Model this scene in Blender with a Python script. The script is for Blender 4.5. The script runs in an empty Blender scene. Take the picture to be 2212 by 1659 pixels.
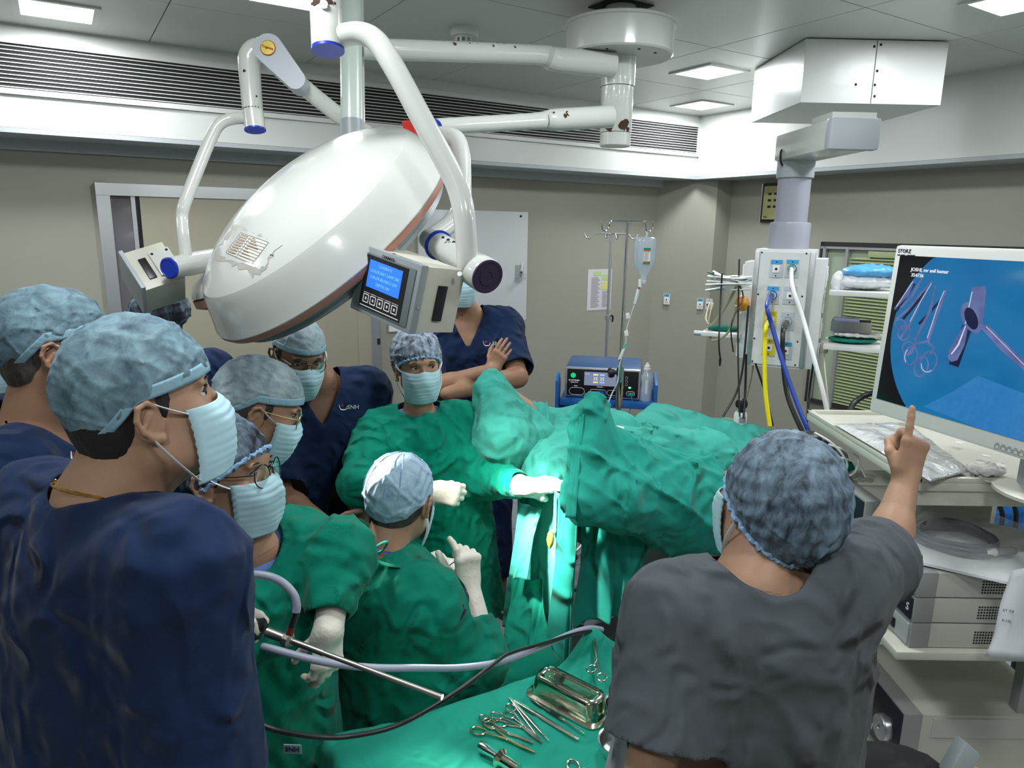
import bpy, bmesh, math, random
import numpy as np
from mathutils import Vector, Matrix, Euler
random.seed(4); RNG=np.random.default_rng(7)
S=bpy.context.scene; COL=S.collection
PI=math.pi
# ---------------------------------------------------------------- camera (24 mm phone lens, pitched 12.4 deg down, 0.86 deg roll)
FPX=1530.; CH=1.92; PIT=math.radians(12.4); ROL=math.radians(.86)
cf=np.array([0,math.cos(PIT),-math.sin(PIT)]); _u=np.array([0,math.sin(PIT),math.cos(PIT)]); _r=np.array([1.,0,0])
cr=_r*math.cos(ROL)+_u*math.sin(ROL); cu=_u*math.cos(ROL)-_r*math.sin(ROL); CO=np.array([0,0,CH])
cam_d=bpy.data.cameras.new('camera'); cam=bpy.data.objects.new('camera',cam_d); COL.objects.link(cam)
cam_d.sensor_fit='HORIZONTAL'; cam_d.sensor_width=36.; cam_d.lens=36.*FPX/2212.; cam_d.clip_start=.05; cam_d.clip_end=60
_m=Matrix(((cr[0],cu[0],-cf[0],0),(cr[1],cu[1],-cf[1],0),(cr[2],cu[2],-cf[2],CH),(0,0,0,1))); cam.matrix_world=_m
S.camera=cam
S.view_settings.view_transform='Standard'; S.view_settings.look='None'; S.view_settings.gamma=1; S.view_settings.use_curve_mapping=False
S.view_settings.exposure=EXPOSURE=0.0
wd=bpy.data.worlds.new('world'); S.world=wd; wd.use_nodes=True
wd.node_tree.nodes['Background'].inputs[0].default_value=(.8,.86,.9,1); wd.node_tree.nodes['Background'].inputs[1].default_value=.25

def P(x,y,d): return CO+cf*d+cr*(x-1106)/FPX*d-cu*(y-829.5)/FPX*d      # a point seen at a place, at a real depth
def ray(x,y): return cf+cr*(x-1106)/FPX-cu*(y-829.5)/FPX
def Z(x,y,z):
    v=ray(x,y); return CO+v*(z-CH)/v[2]
# room frame: s along the back wall, n outward through the back wall
TB=math.radians(57.67); wb=np.array([math.sin(TB),math.cos(TB),0]); nb=np.array([-wb[1],wb[0],0]); RC=np.array([1.364,5.547,0])
def R(s,n,z): return RC+wb*s+nb*n+np.array([0,0,z])
def hitB(x,y,o=.3):
    v=ray(x,y); p=CO+v*((RC+nb*o-CO)@nb)/(v@nb); q=p-RC; return q@wb,q@nb,q[2]
def hitR(x,y,o=.3):
    v=ray(x,y); p=CO+v*((RC+wb*o-CO)@wb)/(v@wb); q=p-RC; return q@wb,q@nb,q[2]
def nrm(v): v=np.asarray(v,float); return v/max(1e-9,np.linalg.norm(v))

# ---------------------------------------------------------------- lights: the room's ceiling panels (area lights sit just under the built panels)
TILE=.735
def tile_c(i,j): return (-.3525+.0-TILE*i, -.3425-.742*j)
SPOT1=1000; SPOT2=330
LIGHTS=[(0,0),(1,1),(5,0),(4,1),(1,3),(3,3),(5,3),(2,5),(4,5),(0,5),(6,5),(7,1)]
for (i,j) in LIGHTS:
    ld=bpy.data.lights.new('panel_light','AREA'); ld.shape='SQUARE'; ld.size=.24; ld.energy=13; ld.color=(.92,.97,1.)
    lo=bpy.data.objects.new('panel_light',ld); COL.objects.link(lo); lo.location=R(*tile_c(i,j),2.742)

# ---------------------------------------------------------------- materials
MATS={}
def mat(name,col,rough=.5,metal=0,bump=0,bscale=60,var=0,vscale=6,emit=0,trans=0,coat=0,alpha=1,sheen=0,sss=0,dist=0,stretch=(1,1,1),ior=1.45,col2=None,bump2=0,b2scale=10,spec=.5,ridge=False):
    if name in MATS: return MATS[name]
    m=bpy.data.materials.new(name); m.use_nodes=True; nt=m.node_tree; b=nt.nodes['Principled BSDF']
    c=tuple(col)+(1,); b.inputs['Base Color'].default_value=c
    b.inputs['Roughness'].default_value=rough; b.inputs['Metallic'].default_value=metal
    b.inputs['Transmission Weight'].default_value=trans; b.inputs['Coat Weight'].default_value=coat; b.inputs['IOR'].default_value=ior
    b.inputs['Alpha'].default_value=alpha; b.inputs['Sheen Weight'].default_value=sheen; b.inputs['Specular IOR Level'].default_value=spec
    if sss: b.inputs['Subsurface Weight'].default_value=sss; b.inputs['Subsurface Radius'].default_value=(.01,.004,.002); b.inputs['Subsurface Scale'].default_value=1
    if emit: b.inputs['Emission Color'].default_value=c; b.inputs['Emission Strength'].default_value=emit
    N=nt.nodes; L=nt.links
    tc=N.new('ShaderNodeTexCoord'); mp=N.new('ShaderNodeMapping'); mp.inputs['Scale'].default_value=stretch; L.new(tc.outputs['Object'],mp.inputs['Vector'])
    if var or col2:
        n=N.new('ShaderNodeTexNoise'); n.inputs['Scale'].default_value=vscale; n.inputs['Detail'].default_value=5; L.new(mp.outputs[0],n.inputs['Vector'])
        mx=N.new('ShaderNodeMix'); mx.data_type='RGBA'; L.new(n.outputs['Fac'],mx.inputs[0])
        c2=col2 if col2 else tuple(min(1,v*(1+var)) for v in col); c1=col if col2 else tuple(v*(1-var) for v in col)
        if col2:
            cr_=N.new('ShaderNodeMapRange'); cr_.inputs[1].default_value=.38; cr_.inputs[2].default_value=.62; L.new(n.outputs['Fac'],cr_.inputs[0]); L.new(cr_.outputs[0],mx.inputs[0])
        mx.inputs[6].default_value=tuple(c1)+(1,); mx.inputs[7].default_value=tuple(c2)+(1,); L.new(mx.outputs[2],b.inputs['Base Color'])
    last=None
    for bb,bs in ((bump2,b2scale),(bump,bscale)):
        if bb:
            n=N.new('ShaderNodeTexNoise'); n.inputs['Scale'].default_value=bs; n.inputs['Detail'].default_value=4; n.inputs['Distortion'].default_value=dist; L.new(mp.outputs[0],n.inputs['Vector'])
            if ridge and bs==b2scale: n.noise_type='RIDGED_MULTIFRACTAL'; n.inputs['Detail'].default_value=3; n.inputs['Gain'].default_value=1.2 if 'Gain' in n.inputs else 0
            bp=N.new('ShaderNodeBump'); bp.inputs['Strength'].default_value=bb; bp.inputs['Distance'].default_value=.5/bs; L.new(n.outputs['Fac'],bp.inputs['Height'])
            if last: L.new(last.outputs[0],bp.inputs['Normal'])
            L.new(bp.outputs[0],b.inputs['Normal']); last=bp
    MATS[name]=m; return m

# ---------------------------------------------------------------- object helpers
def link(o,parent=None):
    COL.objects.link(o)
    if parent is not None:
        o.parent=parent; o.matrix_parent_inverse=parent_mat(parent).inverted()
    return o
def parent_mat(p):
    m=p.matrix_basis.copy()
    if p.parent is not None: m=parent_mat(p.parent)@p.matrix_parent_inverse@m
    return m
def thing(name,label,cat,loc=(0,0,0),group=None):
    o=bpy.data.objects.new(name,None); o.empty_display_size=.1; o.location=Vector(tuple(float(v) for v in loc)); COL.objects.link(o)
    o['label']=label; o['category']=cat
    if group: o['group']=group
    return o
def tag(o,label,cat,group=None):
    o['label']=label; o['category']=cat
    if group: o['group']=group
    return o
def struct(o): o['kind']='structure'; return o
def meshobj(name,V,Fs,m,parent=None,smooth=True,label=None,auto=None):
    me=bpy.data.meshes.new(name)
    V=np.asarray(V,float)
    me.from_pydata(V.tolist(),[],Fs if isinstance(Fs,list) else Fs.tolist()); me.validate()
    o=bpy.data.objects.new(name,me)
    if m: me.materials.append(m)
    if smooth: me.polygons.foreach_set('use_smooth',[True]*len(me.polygons))
    if auto:
        bm=bmesh.new(); bm.from_mesh(me); 
        for e in bm.edges: e.smooth = (len(e.link_faces)==2 and e.calc_face_angle(0)<math.radians(auto))
        bm.to_mesh(me); bm.free()
    me.update(); link(o,parent)
    if label: o['label']=label
    return o
class MB:
    """collects raw shapes into one mesh"""
    def __init__(s): s.V=[]; s.F=[]; s.n=0
    def add(s,V,F):
        V=np.asarray(V,float).reshape(-1,3); s.V.append(V); s.F+= [tuple(i+s.n for i in f) for f in F]; s.n+=len(V); return s
    def box(s,c,X,Y,Zv,bev=0):
        """box with centre and three half-vectors"""
        c,X,Y,Zv=[np.asarray(v,float) for v in (c,X,Y,Zv)]
        if not bev:
            V=[c+a*X+b*Y+d*Zv for d in(-1,1) for b in(-1,1) for a in(-1,1)]
            F=[(0,2,3,1),(4,5,7,6),(0,1,5,4),(2,6,7,3),(0,4,6,2),(1,3,7,5)]
            if np.dot(np.cross(X,Y),Zv)<0: F=[f[::-1] for f in F]
            return s.add(V,F)
        bm=bmesh.new(); M=[Vector(c+a*X+b*Y+d*Zv) for d in(-1,1) for b in(-1,1) for a in(-1,1)]
        vs=[bm.verts.new(v) for v in M]
        F=[(0,2,3,1),(4,5,7,6),(0,1,5,4),(2,6,7,3),(0,4,6,2),(1,3,7,5)]
        if np.dot(np.cross(X,Y),Zv)<0: F=[f[::-1] for f in F]
        for f in F: bm.faces.new([vs[i] for i in f])
        bmesh.ops.bevel(bm,geom=bm.edges[:],offset=bev,segments=2,profile=.6,affect='EDGES')
        bm.verts.index_update(); V=[v.co[:] for v in bm.verts]; F=[tuple(v.index for v in f.verts) for f in bm.faces]; bm.free(); return s.add(V,F)
    def tube(s,pts,r,n=12,cap=True,smoothn=0,flat=1.):
        pts=[np.asarray(p,float) for p in pts]
        rr=list(r) if hasattr(r,'__len__') else [r]*len(pts)
        if smoothn: pts,rr=spline(pts,smoothn,rr)
        T=[]
        for i in range(len(pts)):
            a=pts[max(0,i-1)]; b=pts[min(len(pts)-1,i+1)]; T.append(nrm(b-a))
        up=np.array([0,0,1.]) if abs(T[0][2])<.9 else np.array([1.,0,0])
        U=nrm(np.cross(T[0],up)); V=[]; F=[]
        for i,p in enumerate(pts):
            U=nrm(U-T[i]*(U@T[i])); W=np.cross(T[i],U)
            for k in range(n):
                a=2*PI*k/n; V.append(p+rr[i]*(math.cos(a)*U+flat*math.sin(a)*W))
        for i in range(len(pts)-1):
            for k in range(n):
                k2=(k+1)%n; F.append((i*n+k,i*n+k2,(i+1)*n+k2,(i+1)*n+k))
        if cap: F.append(tuple(range(n))[::-1]); F.append(tuple((len(pts)-1)*n+k for k in range(n)))
        return s.add(V,F)
    def cyl(s,a,b,r,r2=None,n=24): return s.tube([a,b],[r,r if r2 is None else r2],n)
    def lathe(s,o,ax,prof,n=32,cap=True):
        o=np.asarray(o,float); ax=nrm(ax); U=nrm(np.cross(ax,[0,0,1.] if abs(ax[2])<.9 else [1.,0,0])); W=np.cross(ax,U); V=[];F=[]
        for (r,h) in prof:
            for k in range(n):
                a=2*PI*k/n; V.append(o+ax*h+r*(math.cos(a)*U+math.sin(a)*W))
        for i in range(len(prof)-1):
            for k in range(n):
                k2=(k+1)%n; F.append((i*n+k,i*n+k2,(i+1)*n+k2,(i+1)*n+k))
        if cap: F.append(tuple(range(n))[::-1]); F.append(tuple((len(prof)-1)*n+k for k in range(n)))
        return s.add(V,F)
    def build(s,name,m,parent=None,smooth=True,label=None,auto=35): return meshobj(name,np.concatenate(s.V),s.F,m,parent,smooth,label,auto if smooth else None)
def spline(pts,k=8,rr=None):
    pts=[np.asarray(p,float) for p in pts]; out=[]; ro=[]; n=len(pts)
    for i in range(n-1):
        p0=pts[max(0,i-1)];p1=pts[i];p2=pts[i+1];p3=pts[min(n-1,i+2)]
        for j in range(k):
            t=j/k; out.append(.5*((2*p1)+(-p0+p2)*t+(2*p0-5*p1+4*p2-p3)*t*t+(-p0+3*p1-3*p2+p3)*t**3))
            if rr is not None: ro.append(rr[i]*(1-t)+rr[i+1]*t)
    out.append(pts[-1]); 
    if rr is not None: ro.append(rr[-1])
    return (out,ro) if rr is not None else out
def text(s,size,o,X,Y,m,parent,name='lettering',depth=.0006,align='CENTER'):
    """lettering as a mesh, origin o, X reading direction, Y up"""
    cu_=bpy.data.curves.new('t','FONT'); cu_.body=s; cu_.size=size; cu_.extrude=depth; cu_.align_x=align; cu_.align_y='CENTER'; cu_.resolution_u=2
    to=bpy.data.objects.new('t',cu_); me=bpy.data.meshes.new_from_object(to); bpy.data.objects.remove(to)
    X=nrm(X);Y=nrm(Y);Zv=np.cross(X,Y); M=Matrix(((X[0],Y[0],Zv[0],o[0]),(X[1],Y[1],Zv[1],o[1]),(X[2],Y[2],Zv[2],o[2]),(0,0,0,1)))
    me.transform(M); ob=bpy.data.objects.new(name,me); me.materials.append(m); link(ob,parent); return ob

# ---------------------------------------------------------------- signed distance modelling (bodies, clothes, drapes)
f32=np.float32
def cone(Pp,a,b,ra,rb):
    a=np.asarray(a,f32);b=np.asarray(b,f32);ab=b-a;L=float(ab@ab)+1e-12
    t=np.clip(((Pp-a)@ab)/L,0,1); return np.linalg.norm(Pp-a-t[:,None]*ab,axis=1)-(ra+(rb-ra)*t)
def ell(Pp,c,r,Rm=None):
    q=Pp-np.asarray(c,f32)
    if Rm is not None: q=q@np.asarray(Rm,f32)       # columns of Rm are the local axes
    r=np.asarray(r,f32); k0=np.linalg.norm(q/r,axis=1); k1=np.linalg.norm(q/(r*r),axis=1)+1e-9
    return k0*(k0-1)/k1
def slab(Pp,a,b,ra,rb,X):
    """tapered elliptical limb/torso: ra=(half width along X, half depth)"""
    a=np.asarray(a,f32);b=np.asarray(b,f32);ab=b-a;L=np.linalg.norm(ab);ax=ab/L
    X=nrm(np.asarray(X,float)-ax*float(np.dot(X,ax))).astype(f32); Y=np.cross(ax,X).astype(f32)
    q=Pp-a; tt=q@ax; t=np.clip(tt/L,0,1); h=tt-t*L
    w=ra[0]+(rb[0]-ra[0])*t; d=ra[1]+(rb[1]-ra[1])*t; x=q@X; y=q@Y
    m=np.minimum(w,d); return (np.sqrt((x/w)**2+(y/d)**2+(h/m)**2)-1)*m
def boxd(Pp,c,h,Rm=None,r=0):
    q=Pp-np.asarray(c,f32)
    if Rm is not None: q=q@np.asarray(Rm,f32)
    q=np.abs(q)-(np.asarray(h,f32)-r); return np.linalg.norm(np.maximum(q,0),axis=1)+np.minimum(q.max(1),0)-r
def smin(a,b,k):
    h=np.clip(.5+.5*(b-a)/k,0,1); return b*(1-h)+a*h-k*h*(1-h)
def smax(a,b,k): return -smin(-a,-b,k)
def U(k,*d):
    r=d[0]
    for x in d[1:]: r=smin(r,x,k)
    return r
def wav(Pp,scale,seed,stretch=None,n=5,ridge=True):
    """cheap warped-sine noise used for cloth folds, about -1..1"""
    g=np.random.default_rng(seed); q=Pp.astype(f32)*scale
    if stretch is not None: q=q*np.asarray(stretch,f32)
    w=np.stack([np.sin(q@g.normal(size=3).astype(f32)*.9+g.uniform(0,6)) for _ in range(3)],1); q=q+w*.9
    s=0
    for i in range(n):
        d=g.normal(size=3); d/=np.linalg.norm(d); v=np.sin(q@(d*(1.+.45*i)*2.2).astype(f32)+g.uniform(0,6))
        if ridge: v=1-2*np.abs(v)
        s=s+v/(1+.4*i)
    return s/3.
def crease(Pp,scale,seed,stretch=None,n=4,w=.16):
    """narrow raised creases that wander over cloth, 0..1"""
    g=np.random.default_rng(seed); q=Pp.astype(f32)*scale
    if stretch is not None: q=q*np.asarray(stretch,f32)
    m=0
    for i in range(n):
        d=g.normal(size=3); d/=np.linalg.norm(d); a=g.normal(size=3)*.7; b=g.normal(size=3)*.8
        v=np.sin(q@(d*2.1).astype(f32)+g.uniform(0,6)+1.3*np.sin(q@a.astype(f32)+g.uniform(0,6))); k=.5+.5*np.sin(q@b.astype(f32)+g.uniform(0,6))
        m=np.maximum(m,np.exp(-(v/w)**2)*k)
    return m
def sdf(fn,lo,hi,h):
    """surface nets over a numpy distance function -> verts, quads"""
    lo=np.asarray(lo,float);hi=np.asarray(hi,float); n=np.maximum(4,np.ceil((hi-lo)/h).astype(int)+1)
    gx,gy,gz=[lo[i]+h*np.arange(n[i]) for i in range(3)]
    Vv=np.empty(n,f32); ch=max(1,int(400000/(n[1]*n[2])))
    YZ=np.stack(np.meshgrid(gy,gz,indexing='ij'),-1).reshape(-1,2).astype(f32)
    for i in range(0,n[0],ch):
        xs=gx[i:i+ch]; Q=np.empty((len(xs),len(YZ),3),f32); Q[:,:,0]=xs[:,None]; Q[:,:,1:]=YZ
        Vv[i:i+ch]=fn(Q.reshape(-1,3)).reshape(len(xs),n[1],n[2])
    s=Vv<0
    s[0]=s[-1]=False; s[:,0]=s[:,-1]=False; s[:,:,0]=s[:,:,-1]=False
    Vv=np.where(s,np.minimum(Vv,-1e-6),np.maximum(Vv,1e-6))
    c=[s[dx:n[0]-1+dx,dy:n[1]-1+dy,dz:n[2]-1+dz] for dx in(0,1) for dy in(0,1) for dz in(0,1)]
    cnt=sum(x.astype(np.int8) for x in c); act=(cnt>0)&(cnt<8); idx=-np.ones(act.shape,np.int64); ii=np.argwhere(act); idx[act]=np.arange(len(ii))
    acc=np.zeros((len(ii),3)); k=np.zeros(len(ii))
    for ax in range(3):
        o1=[a for a in range(3) if a!=ax]
        for e in ((0,0),(0,1),(1,0),(1,1)):
            a=ii.copy(); a[:,o1[0]]+=e[0]; a[:,o1[1]]+=e[1]; b=a.copy(); b[:,ax]+=1
            va=Vv[a[:,0],a[:,1],a[:,2]]; vb=Vv[b[:,0],b[:,1],b[:,2]]; m=(va<0)!=(vb<0); t=np.where(m,va/np.where(m,va-vb,1),0)
            p=a.astype(float); p[:,ax]+=t; acc+=np.where(m[:,None],p,0); k+=m
    verts=lo+h*acc/k[:,None]; F=[]
    for ax in range(3):
        o1,o2=[(1,2),(2,0),(0,1)][ax]
        sl=[slice(0,n[i]) for i in range(3)]; A=s.take(range(0,n[ax]-1),axis=ax); B_=s.take(range(1,n[ax]),axis=ax); m=A!=B_; e=np.argwhere(m)
        e=e[(e[:,o1]>0)&(e[:,o2]>0)&(e[:,o1]<n[o1]-1)&(e[:,o2]<n[o2]-1)]
        if len(e)==0: continue
        ins=A[e[:,0],e[:,1],e[:,2]]
        def g(d1,d2):
            q=e.copy(); q[:,o1]-=d1; q[:,o2]-=d2; return idx[q[:,0],q[:,1],q[:,2]]
        q=np.stack([g(1,1),g(0,1),g(0,0),g(1,0)],1); q=np.where(ins[:,None],q,q[:,::-1]); F.append(q)
    F=np.concatenate(F); F=F[(F>=0).all(1)]
    return verts,F
def sdfobj(name,fn,lo,hi,h,m,parent=None,keep=None,label=None,post=None):
    V,F=sdf(fn,lo,hi,h)
    if keep is not None:
        k=keep(V); F=F[k[F].all(1)]; used=np.unique(F); mp=-np.ones(len(V),int); mp[used]=np.arange(len(used)); V=V[used]; F=mp[F]
    if keep is not None: V=smooth_border(V,F)
    if post is not None: V=post(V)
    me=bpy.data.meshes.new(name); me.vertices.add(len(V)); me.vertices.foreach_set('co',V.astype(f32).ravel())
    me.loops.add(F.size); me.loops.foreach_set('vertex_index',F.astype(np.int32).ravel())
    me.polygons.add(len(F)); me.polygons.foreach_set('loop_start',np.arange(0,F.size,4,dtype=np.int32))
    try: me.polygons.foreach_set('loop_total',np.full(len(F),4,dtype=np.int32))
    except Exception: pass
    me.polygons.foreach_set('use_smooth',[True]*len(F)); me.update(calc_edges=True)
    if m: me.materials.append(m)
    o=bpy.data.objects.new(name,me); link(o,parent)
    if label: o['label']=label
    return o
def smooth_border(V,F,it=10):
    e=np.concatenate([F[:,[0,1]],F[:,[1,2]],F[:,[2,3]],F[:,[3,0]]]); e.sort(1); u,c=np.unique(e,axis=0,return_counts=True); b=u[c==1]
    if len(b)==0: return V
    n=np.zeros(len(V)); np.add.at(n,b.ravel(),1); V=V.copy(); m=n>0; orig=V.copy()
    for _ in range(it):
        a=np.zeros_like(V); np.add.at(a,b[:,0],V[b[:,1]]); np.add.at(a,b[:,1],V[b[:,0]]); V[m]=.5*V[m]+.5*a[m]/n[m][:,None]
    ee=u; nn=np.zeros(len(V)); np.add.at(nn,ee.ravel(),1); near=np.zeros(len(V),bool); near[ee[m[ee[:,0]]].ravel()]=True; near[ee[m[ee[:,1]]].ravel()]=True; near&=~m
    for _ in range(4):
        a=np.zeros_like(V); np.add.at(a,ee[:,0],V[ee[:,1]]); np.add.at(a,ee[:,1],V[ee[:,0]]); V[near]=.4*V[near]+.6*a[near]/nn[near][:,None]
    return V
def bounds(pts,pad):
    a=np.array(pts,float); return a.min(0)-pad,a.max(0)+pad
def sheet(name,fn,nu,nv,m,parent=None,thick=.003,label=None,closed=False):
    V=[fn(i/(nu-1),j/(nv-1)) for j in range(nv) for i in range(nu)]
    F=[(j*nu+i,j*nu+i+1,(j+1)*nu+i+1,(j+1)*nu+i) for j in range(nv-1) for i in range(nu-1)]
    o=meshobj(name,V,F,m,parent,True,label)
    if thick:
        md=o.modifiers.new('s','SOLIDIFY'); md.thickness=thick; md.offset=0
    return o
# ================================================================ the room shell
M_wall=mat('wall_paint',(.335,.33,.27),.55,bump=.05,bscale=250,var=.04,vscale=2)
M_white=mat('white_paint',(.64,.65,.62),.35,bump=.03,bscale=200,var=.03,vscale=3)
M_ceil=mat('ceiling_panel_paint',(.60,.61,.57),.32,var=.06,vscale=3,bump=.02,bscale=100)
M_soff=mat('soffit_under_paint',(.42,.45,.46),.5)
M_alu=mat('aluminium',(.62,.63,.65),.32,metal=.8,bump=.03,bscale=300)
M_black=mat('black_plastic',(.012,.012,.014),.35)
M_dark=mat('dark_void',(.01,.01,.01),.8)
M_steel=mat('polished_steel',(.72,.72,.70),.16,metal=1)
M_chrome=mat('chrome',(.82,.82,.82),.08,metal=1)
M_led=mat('led_diffuser',(.93,.96,1.),.5,emit=9)
M_floor=mat('floor_vinyl',(.30,.335,.36),.35,var=.12,vscale=90,bump=.03,bscale=40)
M_floord=mat('floor_joint',(.12,.13,.14),.8)
up=np.array([0,0,1.])
def rbox(mb,s0,s1,n0,n1,z0,z1,bev=0):
    return mb.box(R((s0+s1)/2,(n0+n1)/2,(z0+z1)/2),wb*abs(s1-s0)/2,nb*abs(n1-n0)/2,up*abs(z1-z0)/2,bev)
SMIN,NMIN=-6.6,-5.6
fl=struct(rbox(MB(),SMIN,.5,NMIN,.5,-.1,-.004).build('floor',M_floord,smooth=False))
tm=None
for i in range(11):
    for j in range(10):
        s0=.32-.62*i; n0=.3-.62*j
        if s0-.6<SMIN or n0-.6<NMIN: continue
        if tm is None:
            mb=MB(); mb.box((0,0,-.002),(.3075,0,0),(0,.3075,0),(0,0,.002)); o=mb.build('floor_tile',M_floor,fl,smooth=False); tm=o.data
        else: o=bpy.data.objects.new('floor_tile',tm); link(o,fl)
        o.location=Vector(R(s0-.31,n0-.31,0)); o.rotation_euler=(0,0,PI/2-TB)
# walls
struct(rbox(MB(),SMIN,.3,.3,.42,0,2.8).build('wall_back',M_wall,smooth=False))
struct(rbox(MB(),.3,.42,NMIN,.42,0,2.8).build('wall_right',M_wall,smooth=False))
struct(rbox(MB(),SMIN-.1,SMIN,NMIN,.42,0,2.8).build('wall_left',M_wall,smooth=False))
struct(rbox(MB(),SMIN,.42,NMIN-.1,NMIN,0,2.8).build('wall_front',M_wall,smooth=False))
# chamfered corner column of service panels
mb=MB()
sA=-.08; 
ch=[R(-.10,.3,0),R(.02,.12,0),R(.14,-.09,0),R(.3,-.09,0),R(.3,.3,0)]
V=[p+up*z for z in (0,2.3) for p in ch]; n=len(ch); F=[(i,(i+1)%n,n+(i+1)%n,n+i) for i in range(n)]+[tuple(range(n,2*n))]
mb.add(V,F).build('wall_corner',M_wall,smooth=False)['kind']='structure'
# soffit boxes
so=struct(rbox(MB(),SMIN,.0,0,.3,2.322,2.8).build('trim_1',M_white,smooth=False))
struct(rbox(MB(),0,.3,NMIN,.3,2.322,2.8).build('trim_2',M_white,smooth=False))
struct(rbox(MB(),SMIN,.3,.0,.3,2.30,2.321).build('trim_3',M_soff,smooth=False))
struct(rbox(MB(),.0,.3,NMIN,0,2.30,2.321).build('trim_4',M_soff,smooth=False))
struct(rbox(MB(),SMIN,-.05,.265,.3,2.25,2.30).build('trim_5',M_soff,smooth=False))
# ceiling: slab and its panels
ce=struct(rbox(MB(),SMIN,.4,NMIN,.4,2.765,2.87).build('ceiling',M_dark,smooth=False))
tm=None
for i in range(9):
    for j in range(8):
        sc,ncn=tile_c(i,j)
        if sc-.36<SMIN or ncn-.36<NMIN: continue
        if tm is None:
            mb=MB(); mb.box((0,0,.008),(.3655,0,0),(0,.369,0),(0,0,.008),bev=.002); o=mb.build('ceiling_panel',M_ceil,ce,smooth=False); tm=o.data
        else: o=bpy.data.objects.new('ceiling_panel',tm); link(o,ce)
        o.location=Vector(R(sc,ncn,2.75)); o.rotation_euler=(0,0,PI/2-TB)
LLAB={(0,0):'square LED ceiling light nearest the far corner of the room',(1,1):'square LED ceiling light between the round lamp mount and the big ceiling box',(5,0):'LED ceiling light at the left, above the air grille',(4,1):'LED ceiling light cut by the frame above the lamp arm hub',(1,3):'LED ceiling light in the top right corner of the photo'}
for (i,j) in LIGHTS:
    sc,ncn=tile_c(i,j)
    t=thing('ceiling_light',LLAB.get((i,j),'square LED ceiling light behind the camera'),'ceiling light',R(sc,ncn,2.75),'square LED ceiling lights')
    mb=MB()
    for a in (-1,1):
        rbox(mb,sc+a*.137-.012,sc+a*.137+.012,ncn-.149,ncn+.149,2.743,2.75); rbox(mb,sc-.125,sc+.125,ncn+a*.137-.012,ncn+a*.137+.012,2.743,2.75)
    mb.build('frame',M_white,t,smooth=False)
    rbox(MB(),sc-.125,sc+.125,ncn-.125,ncn+.125,2.745,2.75).build('diffuser',M_led,t,smooth=False)
# long air grille on the back soffit
g=thing('air_grille','long white linear air grille with dark gaps along the soffit of the back wall','air grille',R(-3,0,2.57))
rbox(MB(),-5.9,-.02,-.004,.002,2.475,2.686).build('backing',M_dark,g,smooth=False)
mb=MB(); rbox(mb,-5.92,0,-.016,.0,2.668,2.695); rbox(mb,-5.92,0,-.016,0,2.460,2.483); rbox(mb,-.022,0,-.016,0,2.483,2.668); mb.build('frame',M_white,g,smooth=False)
for k in range(11): rbox(MB(),-5.9,-.022,-.009,-.003,2.4880+.0168*k,2.4918+.0168*k).build('slat',M_white,g,smooth=False)
# smoke detector
c=R(-2.56,-1.07,2.75); t=thing('smoke_detector','round white smoke detector on the ceiling above the lamp arms','smoke detector',c)
MB().lathe(c,-up,[(.062,0),(.062,.022),(.056,.034),(.03,.036)],28).build('base',M_white,t)
mb=MB(); mb.lathe(c,-up,[(.036,.034),(.036,.042)],24); mb.lathe(c,-up,[(.038,.058),(.036,.066),(.02,.07)],24)
for k in range(10):
    a=2*PI*k/10; q=c+np.array([math.cos(a)*.036,math.sin(a)*.036,-.05]); mb.box(q,np.array([math.cos(a),math.sin(a),0])*.003,np.array([-math.sin(a),math.cos(a),0])*.005,up*.009)
mb.build('sensor_cage',M_white,t)
# ---- sliding door at the left
d=thing('door_1','',''); 
for k in ('label','category'): del d[k]
struct(d); d.location=Vector(R(-3.2,.3,0))
TL=hitB(203,395); sL=TL[0]; zt=2.113; sR=-2.45
mb=MB(); rbox(mb,sL,sL+.062,.26,.31,0,zt); mb.build('frame_left',M_alu,d,smooth=False)
rbox(MB(),sL,sR,.255,.31,zt-.06,zt).build('frame_top',M_alu,d,smooth=False)
rbox(MB(),sR-.05,sR,.255,.31,0,zt-.06).build('frame_right',M_alu,d,smooth=False)
M_door=mat('door_laminate',(.37,.345,.26),.45,var=.03,vscale=2)
M_glassd=mat('grey_glass',(.13,.125,.14),.08)
rbox(MB(),sL+.062,sL+.16,.285,.305,0,zt-.06).build('glass_panel',M_glassd,d,smooth=False)
rbox(MB(),sL+.155,sL+.175,.275,.305,0,zt-.06).build('glass_edge',M_alu,d,smooth=False)
rbox(MB(),sL+.175,sL+.195,.285,.306,0,zt-.06).build('gap',M_black,d,smooth=False)
rbox(MB(),sL+.195,sR-.1,.265,.3,0,zt-.06).build('door_panel',M_door,d,smooth=False)
rbox(MB(),sR-.14,sR-.05,.262,.303,0,zt-.06).build('stile',M_door,d,smooth=False)
q=hitB(735,800); rbox(MB(),q[0]-.16,q[0]+.12,.225,.235,q[2]-.06,q[2]+.03,).build('door_handle',M_alu,d,smooth=False)
q=hitB(812,735); rbox(MB(),q[0]-.01,q[0]+.01,.25,.256,q[2]-.02,q[2]+.02).build('lock',M_chrome,d,smooth=False)
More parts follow.
